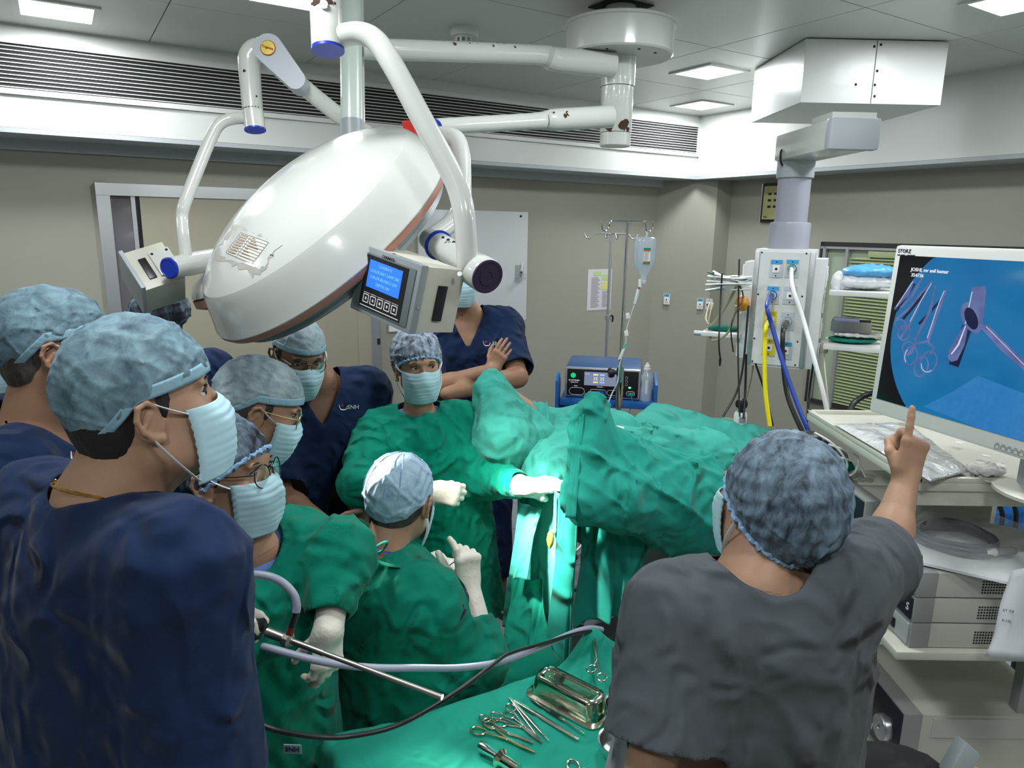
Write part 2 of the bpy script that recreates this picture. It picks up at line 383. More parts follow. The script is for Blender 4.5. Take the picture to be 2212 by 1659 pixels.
# ---- whiteboard
M_wb=mat('whiteboard_gloss',(.60,.61,.63),.2,var=.04,vscale=4)
s1,_,z1=hitB(1137,458); s0=hitB(900,445)[0]; z0=1.279
w=thing('whiteboard','white dry-erase board on the back wall behind the man with crossed arms','whiteboard',R((s0+s1)/2,.3,1.65))
rbox(MB(),s0,s1,.275,.2995,z0,z1,bev=.004).build('board',M_wb,w)
for (a,b) in ((1125,467),(1121,680)):
    q=hitB(a,b,.275); MB().lathe(R(q[0],.275,q[2]),-nb,[(.008,0),(.008,.003),(.004,.005)],14).build('screw',M_dark,w)
q=hitB(1122,585,.275); t=thing('marker_holder','clear plastic holder stuck on the whiteboard','holder',R(q[0],.27,q[2]-.04))
M_clear=mat('clear_plastic',(.85,.88,.9),.12,trans=.85,alpha=.6)
mb=MB(); rbox(mb,q[0]-.035,q[0]+.03,.271,.274,q[2]-.05,q[2]+.04); rbox(mb,q[0]-.03,q[0]+.03,.235,.27,q[2]-.055,q[2]-.05); rbox(mb,q[0]-.03,q[0]+.03,.232,.236,q[2]-.055,q[2]-.015); mb.build('cup',M_clear,t,smooth=False)
t=thing('board_marker','white marker pen with black cap in the whiteboard holder','marker',R(q[0],.255,q[2]-.05))
a=R(q[0],.254,q[2]-.045); b=R(q[0]+.012,.256,q[2]+.06); MB().cyl(a+(b-a)*.4,b,.006,n=12).build('barrel',mat('white_plastic',(.8,.8,.78),.4),t); MB().cyl(a,a+(b-a)*.4,.0068,n=12).build('cap',M_black,t)
# ---- framed sign behind the lamp box
q0=hitB(838,683); q1=hitB(868,713); t=thing('wall_sign','small white sign with black lettering beside the door frame','sign',R(q0[0]+.06,.295,q0[2]-.03))
M_whp=MATS['white_plastic']
rbox(MB(),q0[0],q0[0]+.2,.285,.3,q0[2]-.1,q0[2]+.045).build('plate',M_whp,t,smooth=False)
rbox(MB(),q0[0]+.006,q0[0]+.194,.283,.286,q0[2]-.02,q0[2]-.018).build('rule',M_black,t,smooth=False)
text('BAI',.035,R(q0[0]+.012,.284,q0[2]+.015),wb,up,M_black,t,align='LEFT'); text('✓ L',.035,R(q0[0]+.05,.284,q0[2]-.06),wb,up,M_black,t)
# ---- printed notice on the wall
q0=hitB(1270,582); q1=hitB(1318,668); t=thing('printed_notice','printed paper notice with green and yellow boxes taped behind the drip stands','paper',R((q0[0]+q1[0])/2,.295,1.3))
M_paper=mat('paper',(.62,.61,.64),.7)
rbox(MB(),q0[0],q1[0],.297,.299,q1[2],q0[2]).build('sheet',M_paper,t,smooth=False)
W_=q1[0]-q0[0]; H_=q0[2]-q1[2]
M_ink=mat('grey_ink',(.25,.25,.27),.7); M_gy=mat('green_yellow_ink',(.5,.62,.28),.7); M_yl=mat('yellow_ink',(.72,.66,.2),.7)
rbox(MB(),q0[0]+W_*.25,q0[0]+W_*.55,.2955,.297,q0[2]-H_*.16,q0[2]-H_*.05).build('green_box',M_gy,t,smooth=False)
rbox(MB(),q0[0]+W_*.6,q0[0]+W_*.92,.2955,.297,q0[2]-H_*.27,q0[2]-H_*.13).build('green_box',M_gy,t,smooth=False)
rbox(MB(),q0[0]+W_*.58,q0[0]+W_*.95,.2955,.297,q0[2]-H_*.50,q0[2]-H_*.31).build('yellow_box',M_yl,t,smooth=False)
mb=MB()
for k in range(22):
    zz=q0[2]-H_*(.2+.034*k); rbox(mb,q0[0]+W_*.15,q0[0]+W_*(.42+.12*((k*7)%3)/3),.2955,.297,zz,zz-H_*.012)
    if k>9: rbox(mb,q0[0]+W_*.62,q0[0]+W_*(.8+.12*((k*5)%3)/3),.2955,.297,zz,zz-H_*.012)
mb.build('printed_lines',M_ink,t,smooth=False)
# ---- gas outlets on the corner panel and shallow cabinet under them
M_blue=mat('outlet_blue',(.05,.35,.62),.4); M_yel=mat('outlet_yellow',(.75,.60,.03),.45)
def outlet(c,X,n_,parent=None,style='blue',name='gas_outlet',w=.045,h=.075,plug=None):
    """wall outlet plate; X right, n_ out of the wall"""
    t=parent; Yv=up
    base=M_whp if style!='yellow' else M_yel
    MB().box(c,X*w/2,Yv*h/2,n_*.003,bev=.0015).build('outlet_plate',base,t)
    o=MB().box(c+Yv*h*.36+n_*.0035,X*w*.42,Yv*h*.12,n_*.001).build('outlet_label',{'blue':M_blue,'grey':mat('outlet_grey',(.5,.56,.62),.4),'yellow':mat('outlet_ochre',(.55,.45,.05),.4)}[style],t,smooth=False)
    MB().box(c-Yv*h*.03+n_*.0045,X*w*.28,Yv*h*.19,n_*.0025,bev=.001).build('outlet_socket',MATS['white_plastic'],t)
    MB().lathe(c-Yv*h*.03+n_*.007,n_,[(.005,0),(.005,.0015),(.002,.0018)],14).build('outlet_hole',M_dark,t)
    for a in (-.42,.36): MB().lathe(c+Yv*h*a+n_*.0045,n_,[(.0022,0),(.0022,.001),(.001,.0012)],10).build('outlet_screw',M_dark,t)
cn=nrm(np.cross(R(.14,-.09,0)-R(-.10,.3,0),up)); 
def hitP(x,y,pt,nn):
    v=ray(x,y); return CO+v*((pt-CO)@nn)/(v@nn)
if cn[1]>0: cn=-cn
cX=nrm(np.cross(up,-cn)) ; 
if cX[0]<0: cX=-cX
for lab,(px,py),st in (('blue-topped oxygen outlet alone on the corner wall',(1441,646),'blue'),('left plate of the pair of outlets on the corner wall',(1513,656),'blue'),('right plate of the outlet pair with a brass connector',(1532,657),'grey')):
    c=hitP(px,py,R(-.10,.3,0),cn)+cn*.012; t=thing('gas_outlet',lab,'outlet',c); outlet(c,cX,cn,t,st,w=.05,h=.085)
    if st=='grey':
        MB().cyl(c,c+cn*.05,.011,n=16).build('connector',mat('brass',(.55,.42,.22),.3,metal=1),t)
c=hitP(1490,630,R(-.10,.3,0),cn)
# ---- alarm panel
q0=hitR(1652,397); q1=hitR(1712,480)
t=thing('alarm_panel','olive gas alarm panel in a dark frame behind the pendant column','panel',R(.29,(q0[1]+q1[1])/2,(q0[2]+q1[2])/2))
def rb2(n0,n1,z0,z1,o0,o1): return rbox(MB(),o0,o1,n0,n1,z0,z1)
na,nz=q0[1],q1[1]; za,zz=q0[2],q1[2]
rb2(na,nz,zz,za,.28,.3).build('frame',M_black,t,smooth=False)
rb2(na-.006,na+.004,zz,za,.276,.3).build('frame_edge',M_alu,t,smooth=False)
M_olive=mat('olive_panel',(.42,.40,.18),.45)
rb2(na-.02,nz+.02,zz+.02,za-.02,.275,.281).build('face',M_olive,t,smooth=False)
mb=MB()
for i in range(3):
    for j in range(2):
        nn=na-.075-.05*j; z=za-.075-.045*i; mb.box(R(.274,nn,z),wb*.001,nb*.014,up*.008)
k_=mb.build('indicator_windows',M_black,t,smooth=False); k_['kind']='stuff'
text('PES',.022,R(.273,na-.05,zz+.035),-nb,up,M_black,t)
# ---- window with blinds on the right wall
q0=hitR(1781,522); n0=q0[1]; zt=q0[2]
wn=thing('window_1','',''); 
for k in ('label','category'): del wn[k]
struct(wn); wn.location=Vector(R(.3,n0-.6,1.3))
n1=-3.1; zb=.75
M_wf=mat('dark_window_frame',(.03,.03,.03),.35)
mb=MB(); rbox(mb,.262,.3,n1,n0,zt-.03,zt); rbox(mb,.262,.3,n0-.03,n0,zb,zt); rbox(mb,.262,.3,n1,n0,zb,zb+.03); mb.build('window_frame',M_wf,wn,smooth=False)
mb=MB(); rbox(mb,.25,.27,n1,n0-.012,zt-.045,zt-.03); rbox(mb,.25,.27,n0-.05,n0-.03,zb,zt-.03);mb.build('inner_frame',M_alu,wn,smooth=False)
M_pane=mat('frosted_pane',(.36,.42,.31),.3)
rbox(MB(),.285,.299,n1,n0-.03,zb+.03,zt-.03).build('pane',M_pane,wn,smooth=False)
M_bl=mat('green_blind_slat',(.36,.42,.22),.45)
bl=hitR(1840,600,.27)[1]; 
MB().box(R(.268,(bl-.1+n1)/2,zt-.07),wb*.012,nb*abs(bl-.1-n1)/2,up*.02,bev=.003).build('head_rail',M_bl,wn)
sm=None
for k in range(46):
    z=zt-.1-.0215*k
    o=MB().box(R(.27,(bl+.03+n1)/2,z),wb*.009+up*.006,nb*abs(bl+.03-n1)/2,up*.001+wb*.0006).build('blind_slat',M_bl,wn,smooth=False) if sm is None else bpy.data.objects.new('blind_slat',sm)
    if sm is None: sm=o.data; z00=z
    else: link(o,wn); o.location.z=z-z00
rbox(MB(),.245,.262,bl+.03,bl+.05,zb,zt-.03).build('blind_edge',M_alu,wn,smooth=False)
# ================================================================ people: shared builders
def skinm(name,c): return mat(name,c,.5,bump=.12,bscale=220,var=.14,vscale=14,sss=.08,spec=.35)
M_skinA=skinm('skin_brown',(.36,.20,.125)); M_skinB=skinm('skin_tan',(.40,.235,.15)); M_skinD=skinm('skin_deep_brown',(.22,.12,.075))
M_hair=mat('black_hair',(.012,.010,.010),.5,bump=.8,bscale=300,stretch=(1,1,.2)); M_hairg=mat('greying_hair',(.09,.075,.065),.6,bump=.8,bscale=300,col2=(.03,.025,.02),vscale=60,stretch=(1,1,.2))
def cloth(name,c,r=.85,b=.85,bs=18,**k): return mat(name,c,r,bump=.25,bscale=700,bump2=b,b2scale=bs*.55,var=.07,vscale=5,sheen=.06,spec=.15,dist=.9,ridge=True,**k)
M_navy=cloth('navy_scrub_cloth',(.009,.021,.062)); M_green=cloth('green_surgical_cloth',(.004,.20,.135)); M_grey=cloth('grey_scrub_cloth',(.075,.085,.095))
M_greenl=cloth('light_green_drape_cloth',(.02,.33,.25)); M_lblue=cloth('light_blue_cloth',(.12,.22,.5)); M_darknavy=cloth('dark_navy_vest_cloth',(.012,.010,.04))
M_glove=mat('latex_glove',(.70,.66,.56),.45,bump=.25,bscale=90,bump2=.15,b2scale=25,spec=.4)
M_mask=mat('mask_fabric',(.44,.66,.73),.75,bump=.1,bscale=500); M_maskw=mat('mask_loop',(.75,.78,.78),.8)
def capmat(name,light,dark,sc,stretch=(1,1,1),alpha=.93,lo=.35,hi=.7):
    m=bpy.data.materials.new(name); m.use_nodes=True; nt=m.node_tree; N=nt.nodes; L=nt.links; b=N['Principled BSDF']; b.inputs['Roughness'].default_value=.7; b.inputs['Alpha'].default_value=alpha
    tc=N.new('ShaderNodeTexCoord'); mp=N.new('ShaderNodeMapping'); mp.inputs['Scale'].default_value=stretch; L.new(tc.outputs['Object'],mp.inputs[0])
    n=N.new('ShaderNodeTexNoise'); n.inputs['Scale'].default_value=sc; n.inputs['Detail'].default_value=7; n.inputs['Roughness'].default_value=.62; n.inputs['Distortion'].default_value=.5; L.new(mp.outputs[0],n.inputs['Vector'])
    mr=N.new('ShaderNodeMapRange'); mr.inputs[1].default_value=lo; mr.inputs[2].default_value=hi; L.new(n.outputs['Fac'],mr.inputs[0])
    mx=N.new('ShaderNodeMix'); mx.data_type='RGBA'; mx.inputs[6].default_value=dark+(1,); mx.inputs[7].default_value=light+(1,); L.new(mr.outputs[0],mx.inputs[0]); L.new(mx.outputs[2],b.inputs['Base Color'])
    bp=N.new('ShaderNodeBump'); bp.inputs['Strength'].default_value=.3; bp.inputs['Distance'].default_value=.004; L.new(n.outputs['Fac'],bp.inputs['Height']); L.new(bp.outputs[0],b.inputs['Normal']); return m
M_cap=capmat('blue_cap_over_hair',(.22,.36,.42),(.07,.13,.17),28)
M_capl=capmat('pale_blue_cap',(.42,.58,.68),(.24,.38,.50),30)
M_capg=capmat('pale_grey_cap',(.42,.52,.54),(.22,.30,.34),30)
M_bouf=capmat('bouffant_net_dark',(.22,.31,.40),(.015,.022,.035),26,(1,1,.35),lo=.42,hi=.72)
M_boufg=capmat('bouffant_net_grey',(.20,.29,.37),(.022,.035,.055),38,(1,1,.28),lo=.36,hi=.68)
M_boufn=capmat('bouffant_net_pale',(.36,.44,.55),(.03,.04,.06),48,(1,1,.45),lo=.36,hi=.58)
M_band=mat('cap_band_blue',(.24,.41,.49),.7,bump=.3,bscale=60); M_bandl=mat('cap_hem_blue',(.25,.42,.62),.7,bump=.6,bscale=120)
M_eye=mat('eye_white',(.65,.63,.58),.15); M_iris=mat('eye_dark_brown',(.012,.008,.006),.08); M_brow=M_hair
M_gold=mat('gold',(.75,.47,.12),.25,metal=1); M_red=mat('red_plastic',(.45,.03,.03),.35)
M_glass=mat('lens_glass',(.9,.95,.93),.03,trans=1,alpha=.35); M_darkmetal=mat('dark_metal',(.06,.055,.05),.25,metal=1)
def frame(yaw,pitch=0,roll=0):
    """yaw: compass angle the face points to, 0 = away from the camera, 90 = right; pitch up positive; columns X right, Y forward, Z up"""
    m=Matrix.Rotation(-math.radians(yaw),3,'Z')@Matrix.Rotation(math.radians(pitch),3,'X')@Matrix.Rotation(math.radians(roll),3,'Y')
    return np.array(m)
class Head:
    def __init__(s,c,yaw,pitch=0,roll=0,k=1.,seed=1): s.c=np.asarray(c,float); s.M=frame(yaw,pitch,roll); s.k=k; s.seed=seed
    def w(s,p): return s.c+s.M@(np.asarray(p,float)*s.k)
    def W(s,V): return s.c+(np.asarray(V,float)*s.k)@s.M.T
    def loc(s,Pp): return ((Pp-s.c.astype(f32))@s.M.astype(f32))/f32(s.k)
    def skin(s,Pp):
        q=s.loc(Pp); qa=q.copy(); qa[:,0]=np.abs(q[:,0])
        d=U(.03,ell(q,(0,-.008,.035),(.076,.100,.090)),ell(q,(0,.032,-.025),(.063,.064,.080)))
        d=smin(d,cone(qa,(.045,.015,-.055),(.014,.072,-.088),.022,.018),.03)
        d=smin(d,ell(q,(0,.083,.037),(.052,.014,.010)),.014)
        d=smin(d,ell(qa,(.042,.066,-.012),(.020,.018,.018)),.02)
        d=smax(d,-ell(qa,(.032,.102,.020),(.017,.017,.011)),.010)
        d=smin(d,cone(q,(0,.088,.024),(0,.111,-.014),.006,.010),.010); d=smin(d,cone(qa,(0,.1,-.018),(.012,.096,-.02),.008,.007),.006)
        d=smin(d,ell(q,(0,.096,-.046),(.022,.008,.007)),.006); d=smin(d,ell(q,(0,.094,-.057),(.018,.008,.006)),.006)
        # ears: helix rim, antihelix, lobe, plate
        pts=[(.078,.010,.006),(.083,.010,.024),(.090,.000,.034),(.095,-.014,.030),(.095,-.020,.012),(.090,-.015,-.008),(.084,-.004,-.022),(.079,.006,-.026),(.076,.009,-.016)]
        e=ell(qa,(.080,-.004,.003),(.006,.019,.029))
        for a,b in zip(pts[:-1],pts[1:]): e=smin(e,cone(qa,a,b,.0042,.0042),.003)
        e=smin(e,cone(qa,(.086,.0,.014),(.088,-.010,.0),.003,.003),.004); e=smin(e,cone(qa,(.081,.006,-.024),(.084,-.002,-.022),.006,.006),.004)
        e=smin(e,cone(qa,(.078,.013,-.002),(.079,.012,-.010),.004,.004),.004)
        d=smin(d,e,.005)
        return d*s.k
    def neck(s,Pp,nb,r=.058):
        a=s.w((0,-.022,-.035)); return smin(cone(Pp,a,nb,r*s.k,(r+.006)*s.k),cone(Pp,s.w((0,.03,-.07)),nb+(s.w((0,.05,0))-s.c),.03,.045),.03)
    def eyes(s,par,gaze=(0,1,0),sk=None):
        g=nrm(gaze)
        for x in (-.032,.032):
            c=np.array([x,.0772,.0195]); V=[];F=[];nn=18
            for j in range(nn+1):
                for i in range(24):
                    el=-PI/2+PI*j/nn; az=2*PI*i/24; V.append(c+.0136*np.array([math.cos(el)*math.cos(az),math.cos(el)*math.sin(az),math.sin(el)]))
            for j in range(nn):
                if -5<=j-nn/2<1: continue
                for i in range(24): F.append((j*24+i,j*24+(i+1)%24,(j+1)*24+(i+1)%24,(j+1)*24+i))
            meshobj('eyelid',[s.W(v) for v in V],F,sk or M_skinB,par)
            mb=MB(); c=np.array([x,.0775,.0195]); mb.lathe(c-np.array([0,.0125,0]),(0,1,0),[(.0125*math.sin(a),.0125-.0125*math.cos(a)) for a in np.linspace(.05,PI-.05,14)],20)
            mb.V=[s.W(v) for v in mb.V]; e=mb.build('eye',M_eye,par)
            mb=MB(); mb.lathe(c,g,[(.0064,.0108),(.0056,.0120),(.003,.01285),(.0005,.0130)],18); mb.V=[s.W(v) for v in mb.V]; mb.build('iris',M_iris,e)
            mb=MB(); sx=1 if x>0 else -1
            mb.tube([(x-sx*.016,.090,.036),(x,.0955,.041),(x+sx*.017,.084,.036)],[.002,.003,.0012],8,smoothn=5,flat=.6); mb.V=[s.W(v) for v in mb.V]; mb.build('eyebrow',M_brow,par)
            mb=MB(); mb.tube([(x-.014,.084,.021),(x-.006,.0915,.0275),(x+.006,.0915,.0275),(x+.014,.084,.021)],.0016,6,smoothn=4); mb.V=[s.W(v) for v in mb.V]; mb.build('eyelashes',M_hair,par)
    def zc(s,y,kind):
        y=np.asarray(y,float)
        if kind=='tie': return np.where(y>-.01,.040+.10*y,.039+.85*(y+.01))
        if kind=='tie2': return np.where(y>-.01,.048+.10*y,.047+.95*(y+.01))
        return np.where(y>.0,.005+.62*y,.005+.72*y)
    def cap(s,par,m,kind='tie',c=(0,-.012,.045),r=(.086,.110,.098),band=True,amp=.004,bm=None,h=.0045,flare=0,stripes=0,seed=None,wsc=18):
        seed=seed or s.seed; c=np.array(c,float); r=np.array(r,float)
        def fn(Pp):
            q=s.loc(Pp); d=ell(q,c,r)
            d=d-amp*wav(q,wsc,seed,n=4)-amp*.3*wav(q,wsc*2.7,seed+3,n=3)-amp*.8*crease(q,wsc*1.3,seed+1)-amp*.4*crease(q,wsc*2.6,seed+2,w=.22)
            if stripes:
                ph=np.arctan2(q[:,0],q[:,1]-c[1]); k=np.clip(1-(q[:,2]-c[2]+.03)/.09,0,1); d=d-.0025*np.sin(ph*stripes+2*np.sin(q[:,2]*40))*k-.0012*np.sin(q[:,2]*190+4*ph)
            return d*s.k
        def keep(V):
            q=s.loc(V.astype(f32)); return q[:,2]>s.zc(q[:,1],kind)-.001
        lo=s.c-.2*s.k; hi=s.c+.2*s.k
        o=sdfobj('cap',fn,lo,hi,h,m,par,keep=keep)
        def loop(ph,dz=0,ex=1.0):
            z=.03
            for _ in range(12):
                kk=math.sqrt(max(.02,1-((z-c[2])/r[2])**2)); y=c[1]+r[1]*kk*math.cos(ph); z=float(s.zc(y,kind))+dz
            x=r[0]*kk*math.sin(ph)*ex; return np.array([x,c[1]+(y-c[1])*ex,z])
        if band=='hem':
            pts=[loop(2*PI*i/120,-.002,1.0+.02*math.sin(i*2.1)+.01*math.sin(i*5.3))+np.array([0,0,.0028*math.sin(i*2.6)]) for i in range(121)]
            mb=MB(); mb.tube([s.w(p) for p in pts],[.0048+.0016*math.sin(i*1.9) for i in range(121)],8,cap=False); mb.build('elastic_hem',bm or M_bandl,o)
        elif band:
            def bf(u,v): 
                ph=2*PI*u; return s.w(loop(ph,.019*v-.003,1.004+.012*math.sin(ph*5+s.seed)*v+.006*math.sin(11*ph)))
            sheet('cap_band',bf,90,5,bm or M_band,o,thick=.0012)
        return o
    def hair(s,par,m=None,nape=-.055,h=.0045,front=-.012,side=True):
        def fn(Pp):
            q=s.loc(Pp); d=ell(q,(0,-.012,.028),(.079,.101,.098)); d=smin(d,ell(q,(0,-.045,-.03),(.058,.052,.05)),.03); d=d-.0012*wav(q,150,5,(1,1,.3),n=3)
            return d*s.k
        def keep(V):
            q=s.loc(V.astype(f32)); a=(q[:,1]<front-.0)&(q[:,2]>nape+.3*(q[:,1]+.09)) ; b=(q[:,2]>.045)&(q[:,1]<.07)
            sb=(np.abs(q[:,0])>.05)&(q[:,1]<.034)&(q[:,1]>.012)&(q[:,2]>-.004) if side else False
            return a|b|sb
        return sdfobj('hair',fn,s.c-.17,s.c+.17,h,m or M_hair,par,keep=keep)
    def mask(s,par,loops=True,m=None,sides=(-1,1),wid=1.,low=0,ear=True):
        zt=.000; zb=-.112+low
        def f(u,v,ex=0):
            a=(u-.5)*2; th=a*1.22; z=zt+(zb-zt)*v
            prof=[.104,.1165,.122,.118,.113,.106,.096]; t=v*6; i=min(5,int(t)); yf=prof[i]+(prof[i+1]-prof[i])*(t-i)
            ys=.018-.012*v; w=(.072-.010*v*v)*wid
            x=w*math.sin(th)/math.sin(1.22)*(1-.12*max(0,v-.7)); y=ys+(yf-ys)*max(0,math.cos(th*1.16))**.62
            zz=z+ .012*abs(a)**2*(v-.4)*(-1) - .006*math.cos(a*PI*.5)*(v>.5)
            pl=.0022*((v*9)%1)*(v<.85) ; y+=pl+ .0012*math.sin(a*9+v*7)
            return s.w((x,y+.003+ex,zz+.008*math.exp(-(a/.22)**2)*(1-v)))
        o=sheet('face_mask',f,29,37,m or M_mask,par,thick=.0022)
        if loops:
            for sd in sides:
                u=0 if sd<0 else 1
                a=s.loc(np.array([f(u,.05)]).astype(f32))[0]; b=s.loc(np.array([f(u,.93)]).astype(f32))[0]
                e1=np.array([sd*.084,.006,.030]); e2=np.array([sd*.086,-.012,-.010])
                mb=MB(); mb.tube([s.w(a),s.w((a+e1)/2+np.array([sd*.006,0,0])),s.w(e1)],.0042,8,smoothn=5,flat=.3); mb.tube([s.w(b),s.w((b+e2)/2+np.array([sd*.010,0,-.002])),s.w(e2)],.0046,8,smoothn=5,flat=.3); mb.build('ear_loop',M_maskw,o)
        return o
    def glasses(s,par,m=None,r=(.024,.020),round_=True,z=.014,y=.108):
        m=m or M_darkmetal; g=None
        mb=MB()
        for x in (-.033,.033):
            pts=[]
            for i in range(25):
                a=2*PI*i/24; ca,sa=math.cos(a),math.sin(a); e=1 if round_ else .7
                pts.append(s.w((x+r[0]*abs(ca)**e*np.sign(ca),y-.010*abs((x+r[0]*ca)/.06)**2,z+r[1]*abs(sa)**e*np.sign(sa))))
            mb.tube(pts,.0013,6,cap=False)
        mb.tube([s.w((-.010,y,z+.008)),s.w((0,y+.003,z+.010)),s.w((.010,y,z+.008))],.0012,6)
        for x in (-1,1): mb.tube([s.w((x*.056,y-.010,z+.008)),s.w((x*.072,.06,z+.010)),s.w((x*.083,.008,z+.014)),s.w((x*.085,-.012,z+.006))],.0012,6)
        g=mb.build('eyeglasses',m,par)
        for x in (-.033,.033):
            V=[s.w((x,y+.001,z))]+[s.w((x+r[0]*math.cos(2*PI*i/24),y-.010*abs((x+r[0]*math.cos(2*PI*i/24))/.06)**2,z+r[1]*math.sin(2*PI*i/24))) for i in range(24)]
            meshobj('lens',V,[(0,1+i,1+(i+1)%24) for i in range(24)],M_glass,g)
        return g
# ---- hands
def hand_cones(wr,D,Nn,side,curl=(.5,.5,.5,.5),spread=.12,thumb=(.5,.5),k=1.,pinch=0):
    """wr wrist point, D towards the knuckles, Nn out of the palm, side +1 right / -1 left; gives list of tapered segments"""
    D=nrm(D); Nn=nrm(np.asarray(Nn,float)-D*np.dot(D,Nn)); T=np.cross(D,Nn)*side     # T: towards the thumb
    w=lambda x,y,z: wr+(T*x+D*y+Nn*z)*k
    S_=[]; Ls=[.072,.080,.074,.058]; xs=[.029,.010,-.010,-.029]; ys=[.086,.090,.086,.078]
    for i in range(4):
        p=w(xs[i],ys[i],0); a=0; d0=D*math.cos(spread*(1.2-i*.8))+T*math.sin(spread*(1.2-i*.8)); c=curl[i] if i<len(curl) else curl[-1]
        r0=[.0088,.0092,.0088,.0078][i]*k
        cc=c if hasattr(c,'__len__') else (c*1.2,c*1.5,c*.9)
        for j,fr in enumerate((.44,.30,.26)):
            a+=cc[j]; d=d0*math.cos(a)+Nn*math.sin(a); q=p+d*Ls[i]*fr*k; S_.append(('f',p,q,r0*(1-.07*j),r0*(1-.07*(j+1)))); p=q
    tb=w(.020,.022,.008); a1,b1=thumb; fold=a1>1
    d=nrm(T*math.cos(a1)*.9+D*.75+Nn*math.sin(a1)); d=nrm(T*.30+D*.80+Nn*.5) if fold else d; q=tb+d*.042*k; S_.append(('t',tb,q,.014*k,.0112*k))
    d=nrm(T*math.cos(a1+b1*.3)*.45*(1-pinch)+D*.95+Nn*math.sin(a1+b1)); d=nrm(-T*.45+D*.55+Nn*.6) if fold else d; q2=q+d*.032*k; S_.append(('f',q,q2,.0108*k,.0098*k))
    d=nrm(T*math.cos(a1+b1)*.2*(1-pinch)+D*1+Nn*math.sin(a1+b1*1.4)); d=nrm(-T*.8+D*.3+Nn*.3) if fold else d; q3=q2+d*.027*k; S_.append(('f',q2,q3,.0098*k,.0080*k))
    pal=[(w(.026,.030,.001),w(.028,.086,0),.0125*k,.0105*k),(w(.008,.015,0),w(.010,.090,0),.0145*k,.0108*k),(w(-.008,.015,0),w(-.010,.086,0),.0145*k,.0105*k),(w(-.022,.022,.001),w(-.029,.078,.001),.0135*k,.0095*k),(w(-.03,.084,0),w(.03,.090,0),.008*k,.008*k)]
    return S_,pal
def hand_sdf(Pp,H,ex=0):
    S_,pal=H; d=None
    for a,b,ra,rb in pal:
        x=cone(Pp,a,b,ra+ex,rb+ex); d=x if d is None else smin(d,x,.012)
    for kd,a,b,ra,rb in S_:
        x=cone(Pp,a,b,ra+ex,rb+ex); d=smin(d,x,.014 if kd=='t' else .0035)
    return d
def hand_pts(H): return [x for s_ in H[0] for x in s_[1:3]]+[x for p in H[1] for x in p[:2]]
def glove(name,par,wr,el,H,m=None,cuff=.09,ex=.0016,h=.0032,rw=.031,rc=.040):
    wr=np.asarray(wr,float); d=nrm(np.asarray(el,float)-wr); ce=wr+d*cuff
    def fn(Pp):
        x=hand_sdf(Pp,H,ex); x=smin(x,cone(Pp,wr+(-d)*.02,ce,rw,rc),.02); x=x-.0011*wav(Pp,90,3,n=3)*np.clip(1.2-np.linalg.norm(Pp-ce.astype(f32),axis=1)/.14,0.15,1)
        return x
    lo,hi=bounds(hand_pts(H)+[ce,wr],.05)
    def keep(V): return ((V-ce)@d)<.0
    o=sdfobj(name,fn,lo,hi,h,m or M_glove,par,keep=keep)
    # rolled bead at the cuff
    Uv=nrm(np.cross(d,up)); Wv=np.cross(d,Uv); mb=MB(); mb.tube([ce-d*.002+rc*(math.cos(2*PI*i/32)*Uv+math.sin(2*PI*i/32)*Wv) for i in range(33)],.0022,6,cap=False); mb.build('cuff_bead',m or M_glove,o)
    return o
